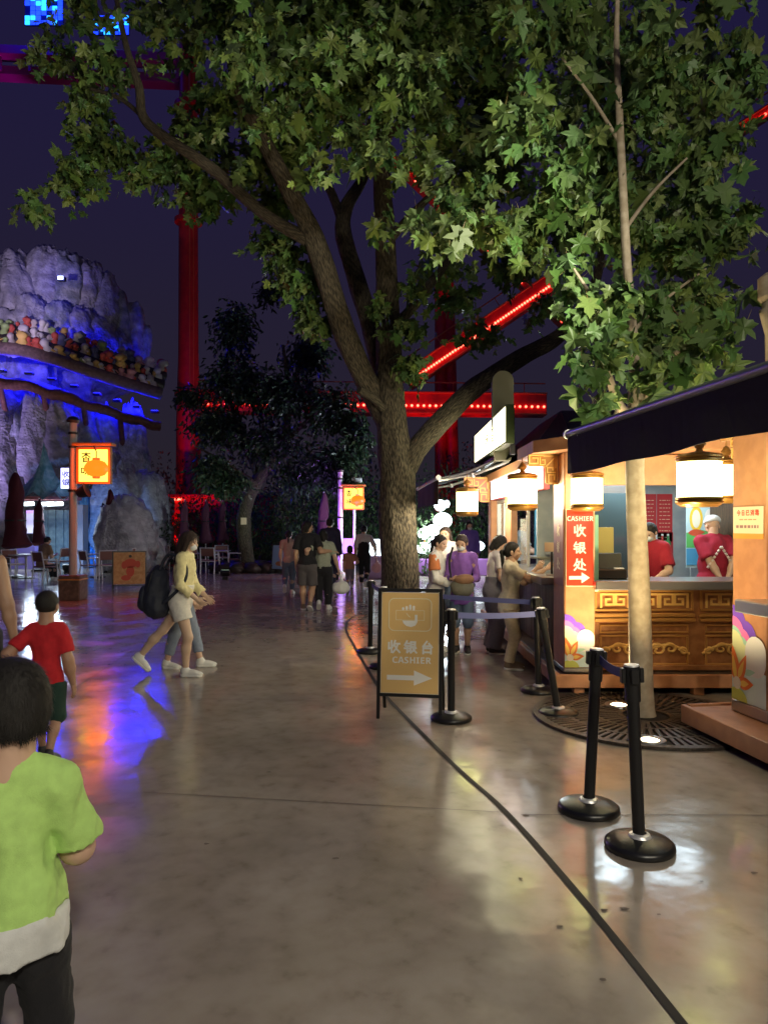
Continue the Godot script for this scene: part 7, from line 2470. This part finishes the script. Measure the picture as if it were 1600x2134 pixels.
func people() -> void:
	M.hair = flat(lin(0.01, 0.008, 0.007), 0.72)
	M.hair.normal_enabled = true
	M.hair.normal_texture = T.weave
	M.hair.normal_scale = 1.2
	M.hair.uv1_triplanar = true
	M.hair.uv1_scale = Vector3(5, 1.0, 5)
	M.brown_hair = M.hair.duplicate()
	M.brown_hair.albedo_color = lin(0.035, 0.02, 0.016)
	M.mask = cloth(lin(0.62, 0.65, 0.68))
	M.lips = flat(lin(0.32, 0.11, 0.09), 0.5)
	M.white_cap = cloth(lin(0.7, 0.72, 0.75))
	M.shoe_white = flat(lin(0.66, 0.66, 0.63), 0.6)
	var shoe_brown := flat(lin(0.16, 0.11, 0.07), 0.7)
	var shoe_dark := flat(lin(0.02, 0.018, 0.02), 0.6)
	var denim := cloth(lin(0.1, 0.14, 0.22))
	var jean_pale := cloth(lin(0.2, 0.24, 0.32))
	var black := cloth(lin(0.012, 0.012, 0.016))
	bake_head()
	# children and the adult at the left edge
	person({"label": "small boy in lime green T-shirt with white hem, seen from behind", "at": Vector3(-1.0, 0, -1.97), "yaw": PI + 0.22, "h": 1.255, "hr": 0.192, "cell": 0.011, "lean": 0.02, "look": 0.6, "nod": 0.1, "hair": "short", "girth": 0.93, "shoulder": 0.09, "strands": 5200,
		"wr": Vector3(-0.08, 0.8, 0.22), "er": Vector3(-0.45, -0.7, -0.6), "wl": Vector3(0.14, 0.74, 0.2), "fl": [0.08, 0.03, -0.14, 0.3], "fr": [-0.08, 0.0, 0.14, 0.0], "hem_slope": 0.0,
		"top": {"mat": cloth(lin(0.46, 0.72, 0.2)), "sleeve": 0.47, "hem": 0.5, "neck": 0.05, "loose": 0.022, "folds": 0.03, "freq": 5.0, "aline": 0.02, "band": [0.6, cloth(lin(0.66, 0.67, 0.66))]}, "bottom": {"mat": black, "length": 0.94, "loose": 0.026, "folds": 0.02}, "shoes": shoe_dark})
	person({"label": "cropped-hair little boy in red T-shirt held by the hand", "at": Vector3(-2.33, 0, -5.1), "yaw": PI + 0.05, "h": 1.165, "hr": 0.172, "cell": 0.013, "hair": "crop", "girth": 0.9, "shoulder": 0.09, "strands": 1600, "skin": lin(0.36, 0.2, 0.13),
		"wr": Vector3(-0.17, 0.52, 0.04), "wl": Vector3(0.19, 0.66, 0.04), "gl": true, "fl": [0.06, 0.0, 0.1, 0.0], "fr": [-0.06, 0.02, -0.1, 0.2],
		"top": {"mat": cloth(lin(0.5, 0.012, 0.02)), "sleeve": 0.4, "hem": 0.5, "loose": 0.013, "folds": 0.018}, "bottom": {"mat": cloth(lin(0.012, 0.04, 0.03)), "length": 0.5, "loose": 0.022, "name": "shorts"}, "shoes": shoe_dark})
	person({"label": "adult in grey sleeveless top holding the red-shirted boy's hand", "at": Vector3(-2.83, 0, -5.12), "yaw": PI - 0.1, "h": 1.68, "hair": "bob", "look": -1.0, "skin": lin(0.42, 0.25, 0.16), "cell": 0.015, "mask": true,
		"wr": Vector3(-0.3, 0.72, 0.02), "gr": true, "er": Vector3(-0.6, 0, -1), "top": {"mat": cloth(lin(0.14, 0.14, 0.15)), "sleeve": 0.0, "hem": 0.9}, "bottom": {"mat": black, "length": 0.95}})
	# the woman with the rucksack, and the friend beyond her
	var wp := G(378, 1408)
	person({"label": "woman in pale yellow knit and white shorts walking with a dark rucksack", "at": wp, "yaw": PI / 2, "h": 1.56, "hair": "long", "hair_len": 1.05, "hair_mat": M.brown_hair, "mask": true, "cell": 0.013, "girth": 0.94, "strands": 3000, "lean": 0.1, "nod": 0.15, "skin": lin(0.52, 0.36, 0.26),
		"fr": [-0.05, 0.0, 0.06, 0.0], "fl": [0.05, 0.13, -0.46, 0.75], "wr": Vector3(-0.13, 0.84, 0.2), "wl": Vector3(0.12, 0.84, 0.24), "er": Vector3(-0.6, -0.2, -1),
		"top": {"mat": cloth(lin(0.68, 0.62, 0.34)), "sleeve": 0.86, "hem": 0.9, "loose": 0.014, "folds": 0.024}, "bottom": {"mat": cloth(lin(0.72, 0.7, 0.64)), "length": 0.24, "loose": 0.022, "waist": 0.98, "name": "shorts"}})
	rucksack(wp)
	person({"label": "person in jeans and coral top walking on the far side of the rucksack woman", "at": G(380, 1391), "yaw": PI / 2, "h": 1.46, "hair": "long", "hair_len": 0.6, "cell": 0.016, "fr": [-0.05, 0.0, -0.16, 0.1], "fl": [0.05, 0.0, 0.2, 0.0], "wr": Vector3(-0.12, 0.76, 0.16), "lean": 0.02,
		"top": {"mat": cloth(lin(0.55, 0.16, 0.12)), "sleeve": 0.4, "hem": 0.84}, "bottom": {"mat": jean_pale, "length": 0.85, "loose": 0.016}})
	# walkers in the distance, seen from behind
	person({"label": "woman in dusty pink top and jeans with a long ponytail, walking away", "at": G(602, 1238), "yaw": PI, "h": 1.5, "hair": "pony", "hair_len": 0.95, "fl": [0.07, 0.14, -0.22, 0.8], "fr": [-0.06, 0.0, 0.1, 0.0], "top": {"mat": cloth(lin(0.4, 0.27, 0.25)), "sleeve": 0.3, "hem": 0.74}, "bottom": {"mat": denim, "length": 0.95}})
	person({"label": "person in black shirt and grey shorts with an arm round a friend", "at": G(641, 1272), "yaw": PI, "h": 1.7, "hair": "bob", "look": -1.25, "cell": 0.016, "wr": Vector3(-0.46, 1.13, 0.02), "er": Vector3(-0.3, -1, -0.6), "hand_R": Vector3(-1, -0.1, 0.2), "fl": [0.09, 0.0, 0.08, 0.0], "fr": [-0.06, 0.06, -0.18, 0.5], "girth": 1.08, "skin": lin(0.45, 0.27, 0.17), "shoes": shoe_brown, "top": {"mat": black, "sleeve": 0.4, "hem": 0.84, "loose": 0.024}, "bottom": {"mat": cloth(lin(0.1, 0.09, 0.095)), "length": 0.46, "loose": 0.028, "name": "shorts"}})
	person({"label": "shorter friend in pale green top and black trousers with an arm round the shoulders", "at": G(673, 1271) + Vector3(0, 0, 0.02), "yaw": PI, "h": 1.53, "hair": "bob", "roll": -0.15, "cell": 0.016, "girth": 1.1, "wr": Vector3(-0.3, 0.74, 0.06), "gr": true, "wl": Vector3(0.3, 0.98, -0.06), "fl": [0.06, 0.1, -0.2, 0.6], "fr": [-0.1, 0.0, 0.08, 0.0], "top": {"mat": cloth(lin(0.33, 0.36, 0.28)), "sleeve": 0.36, "hem": 0.8, "loose": 0.022}, "bottom": {"mat": black, "length": 0.96, "loose": 0.026}})
	hand_bag("white carrier bag swinging from the pale-green friend's hand", G(673, 1271) + Vector3(0.34, 0.3, -0.05), M.shoe_white, 0.36, 0.16, 0.38)
	person({"label": "tall man in navy jacket and trousers walking ahead of the couple", "at": G(687, 1233), "yaw": PI - 0.1, "h": 1.8, "hair": "short", "girth": 1.1, "top": {"mat": cloth(lin(0.018, 0.018, 0.05)), "sleeve": 0.95, "hem": 0.95, "loose": 0.03}, "bottom": {"mat": cloth(lin(0.02, 0.016, 0.05)), "length": 0.97}, "fl": [0.08, 0.0, 0.1, 0.0], "fr": [-0.08, 0.08, -0.2, 0.5]})
	person({"label": "small child in peach top and grey leggings walking away", "at": G(729, 1226), "yaw": PI + 0.1, "h": 1.1, "hr": 0.172, "hair": "bob", "top": {"mat": cloth(lin(0.42, 0.22, 0.14)), "sleeve": 0.4, "hem": 0.5, "loose": 0.02}, "bottom": {"mat": cloth(lin(0.2, 0.18, 0.24)), "length": 0.95}, "wr": Vector3(-0.16, 0.62, 0.08), "fl": [0.05, 0.0, 0.1, 0.0], "fr": [-0.05, 0.02, -0.1, 0.2]})
	person({"label": "woman in white blouse and black dungarees leading the small child", "at": G(758, 1225), "yaw": PI - 0.05, "h": 1.62, "hair": "pony", "hair_len": 0.3, "top": {"mat": cloth(lin(0.6, 0.58, 0.58)), "sleeve": 0.5, "hem": 1.0}, "bottom": {"mat": black, "length": 0.92, "waist": 1.22, "name": "dungarees"}, "fl": [0.06, 0.0, 0.12, 0.0], "fr": [-0.06, 0.12, -0.24, 0.7], "wr": Vector3(-0.3, 0.88, 0.12), "gr": true})
	hand_bag("pink and white bag at the dungaree woman's side", G(758, 1225) + Vector3(0.33, 0.38, -0.1), flat(lin(0.6, 0.3, 0.34), 0.6), 0.26, 0.14, 0.42)
	# girls by the side counter
	person({"label": "girl in white jacket with orange shoulders chatting in profile", "at": G(907, 1358), "yaw": 1.15, "girth": 0.88, "h": 1.5, "hair": "pony", "hair_len": 0.7, "cell": 0.014, "look": -0.15, "nod": 0.1, "lean": 0.08, "wr": Vector3(-0.1, 0.88, 0.26), "wl": Vector3(0.08, 0.86, 0.28), "er": Vector3(-0.5, -1, -0.9), "thumb_R": Vector3(0, 1, 0.2), "thumb_L": Vector3(0, 1, 0.2), "top": {"mat": cloth(lin(0.76, 0.73, 0.68)), "sleeve": 0.95, "hem": 0.74, "loose": 0.02, "folds": 0.026, "yoke": cloth(lin(0.62, 0.2, 0.07))}, "bottom": {"mat": black, "length": 0.96}})
	person({"label": "girl in purple tunic and lowered face mask looking down at her pouch", "at": G(962, 1360), "yaw": -0.2, "girth": 0.88, "h": 1.5, "hair": "pony", "hair_len": 0.5, "hair_mat": M.brown_hair, "cell": 0.014, "mask": true, "nod": 0.3, "look": -0.2, "wr": Vector3(-0.1, 0.95, 0.24), "wl": Vector3(0.12, 0.93, 0.24), "el": Vector3(0.35, -1, -0.5), "er": Vector3(-0.35, -1, -0.5), "skin": lin(0.46, 0.28, 0.19), "thumb_R": Vector3(0.3, 1, 0), "thumb_L": Vector3(-0.3, 1, 0), "hand_R": Vector3(0.9, 0, 0.5), "hand_L": Vector3(-0.9, 0, 0.5), "gl": true, "gr": true, "top": {"mat": cloth(lin(0.22, 0.09, 0.4)), "sleeve": 0.9, "hem": 0.62, "loose": 0.009, "folds": 0.016, "aline": 0.012}, "bottom": {"mat": denim, "length": 0.6, "loose": 0.016}, "shoes": shoe_dark})
	var pouch := thing("shoulder_pouch", "grey and tan pouch held in front of the purple tunic", "pouch", G(962, 1360) + Vector3(-0.02, 0.76, 0.24))
	part("pouch_body", arr_mesh(sdf([ell(Vector3(0, 0.1, 0), Vector3(0.15, 0.11, 0.07)), ell(Vector3(0, 0.05, 0.01), Vector3(0.13, 0.08, 0.07))], 0.014, 0.03, 0.01)), cloth(lin(0.14, 0.13, 0.1)), pouch)
	part("pouch_flap", arr_mesh(sdf([ell(Vector3(0.02, 0.19, 0.02), Vector3(0.13, 0.07, 0.07))], 0.014, 0.03, 0.012)), cloth(lin(0.25, 0.13, 0.07)), pouch)
	part("strap", MB.new().tube(smooth_path([Vector3(-0.13, 0.17, -0.02), Vector3(-0.15, 0.4, -0.1), Vector3(-0.1, 0.58, -0.2)], 5), 0.014, 6).mesh(), black, pouch)
	person({"label": "woman in white blouse with loose dark hair behind the two girls", "at": Vector3(P(930, 1095, 11.3).x, 0, -11.3), "yaw": -0.45, "h": 1.6, "hair": "long", "hair_len": 0.75, "hair_mat": M.brown_hair, "roll": 0.2, "top": {"mat": cloth(lin(0.66, 0.62, 0.7)), "sleeve": 0.4, "hem": 0.85}, "bottom": {"mat": denim}})
	person({"label": "person in violet coat and violet cap with long black hair by the lantern display", "at": Vector3(P(977, 1095, 20).x, 0, -20), "yaw": 0.1, "h": 1.72, "hair": "long", "hair_len": 1.0, "mask": true, "top": {"mat": cloth(lin(0.3, 0.18, 0.7)), "sleeve": 0.95, "hem": 0.6, "loose": 0.04}, "bottom": {"mat": black}})
	person({"label": "girl in white top and wide grey trousers leaning on the side counter", "at": G(1024, 1362), "yaw": PI / 2 + 0.1, "girth": 0.88, "h": 1.5, "hair": "bob", "cell": 0.014, "lean": 0.14, "nod": 0.35, "look": -0.1, "wr": Vector3(-0.16, 1.12, 0.2), "wl": Vector3(0.12, 1.12, 0.24), "er": Vector3(-0.4, -1, 0), "el": Vector3(0.4, -1, 0), "top": {"mat": cloth(lin(0.76, 0.71, 0.71)), "sleeve": 0.3, "hem": 0.88, "loose": 0.02}, "bottom": {"mat": cloth(lin(0.2, 0.19, 0.24)), "length": 0.98, "loose": 0.024, "flare": 1.5, "waist": 0.98}, "shoes": shoe_dark})
	person({"label": "girl in cream T-shirt and beige trousers reaching over the side counter", "at": G(1060, 1393), "yaw": 1.35, "girth": 0.88, "h": 1.43, "hr": 0.148, "hair": "pony", "hair_len": 1.0, "cell": 0.013, "lean": 0.04, "nod": -0.05, "wr": Vector3(-0.06, 1.13, 0.4), "er": Vector3(-0.4, -1, 0), "wl": Vector3(0.2, 1.12, 0.3), "el": Vector3(0.4, -1, 0), "top": {"mat": cloth(lin(0.74, 0.68, 0.54)), "sleeve": 0.38, "hem": 0.64, "loose": 0.022, "folds": 0.024}, "bottom": {"mat": cloth(lin(0.6, 0.5, 0.36)), "length": 0.96, "loose": 0.02}, "shoes": shoe_brown})
	# stall staff
	person({"label": "attendant in pale blue shirt working inside the stall's side window", "at": Vector3(2.24, 0.186, -12.1), "yaw": 1.3, "h": 1.56, "hair": "short", "hide_feet": false, "wr": Vector3(-0.1, 1.0, 0.35), "wl": Vector3(0.15, 1.0, 0.35), "top": {"mat": cloth(lin(0.45, 0.53, 0.6)), "sleeve": 0.4, "hem": 0.85}, "bottom": {"mat": black}})
	person({"label": "masked cashier in red polo shirt bent over the till", "at": Vector3(3.02, 0.186, -8.2), "yaw": -0.85, "h": 1.48, "hair": "short", "mask": true, "cell": 0.014, "lean": 0.22, "nod": 0.25, "wr": Vector3(-0.1, 0.86, 0.36), "wl": Vector3(0.16, 0.86, 0.34), "top": {"mat": cloth(lin(0.36, 0.012, 0.03)), "sleeve": 0.42, "hem": 0.8, "loose": 0.024}, "bottom": {"mat": black}})
	var cook := person({"label": "cook in red shirt, white cap and checked straps seen from behind", "at": Vector3(3.72, 0.186, -8.35), "yaw": PI + 0.1, "h": 1.54, "hair": "cap", "cell": 0.014, "girth": 1.25, "nod": 0.4, "wr": Vector3(-0.03, 0.84, -0.22), "wl": Vector3(0.03, 0.82, -0.22), "er": Vector3(-1, 0, -0.4), "el": Vector3(1, 0, -0.4), "gr": true, "gl": true, "top": {"mat": cloth(lin(0.36, 0.012, 0.04)), "sleeve": 0.42, "hem": 0.78, "loose": 0.024}, "bottom": {"mat": black}})
	var checks := flat(lin(0.6, 0.5, 0.46), 0.7)
	for e in [[Vector3(0.0, 1.2, -0.155), Vector3(0.17, 0.95, -0.15)], [Vector3(0.0, 1.2, -0.155), Vector3(-0.17, 0.95, -0.15)]]:
		for k in 7:
			var a: Vector3 = e[0].lerp(e[1], k / 7.0)
			var b: Vector3 = e[0].lerp(e[1], (k + 0.62) / 7.0)
			part("strap_check", MB.new().tube([a, b], 0.014, 6).mesh(), checks, cook)
	# someone seated on the terrace
	person({"label": "person in tan shirt sitting at the terrace table by the fullest parasol", "at": Vector3(P(88, 1095, 21.3).x, 0, -21.3), "yaw": 2.7, "h": 1.65, "hip": 0.5, "hair": "short", "lean": 0.25, "fl": [0.1, 0.0, 0.45, 0.0], "fr": [-0.1, 0.0, 0.38, 0.0], "wr": Vector3(-0.12, 0.76, 0.36), "wl": Vector3(0.14, 0.76, 0.36), "top": {"mat": cloth(lin(0.3, 0.2, 0.13)), "sleeve": 0.4, "hem": 0.46}, "bottom": {"mat": black}})
	run_jobs()


func rucksack(wp: Vector3) -> void:
	var t := thing("rucksack", "large dark navy rucksack on the back of the woman in yellow", "rucksack", wp + Vector3(-0.27, 0.63, 0.0), PI / 2)
	var navy := cloth(lin(0.012, 0.016, 0.032), 0.7)
	part("main_compartment", arr_mesh(sdf([ell(Vector3(0, 0.2, 0.0), Vector3(0.17, 0.21, 0.14)), ell(Vector3(0, 0.36, 0.02), Vector3(0.15, 0.2, 0.12)), cap(Vector3(-0.08, 0.12, 0.02), Vector3(0.08, 0.12, 0.02), 0.12, 0.12)], 0.014, 0.05, 0.018, 9.0)), navy, t)
	part("front_pocket", arr_mesh(sdf([ell(Vector3(0, 0.2, -0.12), Vector3(0.12, 0.15, 0.06)), cap(Vector3(-0.06, 0.14, -0.11), Vector3(0.06, 0.14, -0.11), 0.06, 0.06)], 0.014, 0.04, 0.012, 9.0)), navy, t)
	part("zip", MB.new().tube(smooth_path([Vector3(-0.15, 0.3, -0.05), Vector3(-0.14, 0.48, 0.0), Vector3(0, 0.555, 0.02), Vector3(0.14, 0.48, 0.0), Vector3(0.15, 0.3, -0.05)], 4), 0.006, 5).mesh(), M.dark, t)
	part("badge", bx(Vector3(-0.168, 0.1, -0.03), Vector3(0.012, 0.035, 0.05), 0.004), M.alu, t, Transform3D(Basis(), Vector3(-0.0, 0.0, 0)))
	for sx in [-0.1, 0.1]:
		part("shoulder_strap", MB.new().tube(smooth_path([Vector3(sx, 0.52, 0.07), Vector3(sx * 1.1, 0.68, 0.17), Vector3(sx * 1.3, 0.6, 0.34), Vector3(sx * 1.6, 0.42, 0.36), Vector3(sx * 1.6, 0.25, 0.22), Vector3(sx * 1.3, 0.14, 0.08)], 5), 0.017, 6).mesh(), navy, t)


func hand_bag(label: String, at: Vector3, mat: Material, w: float, d: float, h: float) -> void:
	var t := thing("carrier_bag", label, "bag", at)
	part("bag_body", arr_mesh(sdf([ell(Vector3(0, h * 0.32, 0), Vector3(w / 2, h * 0.33, d / 2)), cap(Vector3(0, h * 0.5, 0), Vector3(0, h * 0.95, 0), d * 0.4, d * 0.12)], 0.018, 0.05, 0.02, 9.0)), mat, t)
	part("bag_handle", MB.new().tube(smooth_path([Vector3(-0.03, h * 0.9, 0), Vector3(-0.02, h * 1.12, 0), Vector3(0.02, h * 1.12, 0), Vector3(0.03, h * 0.9, 0)], 4), 0.008, 5).mesh(), mat, t)
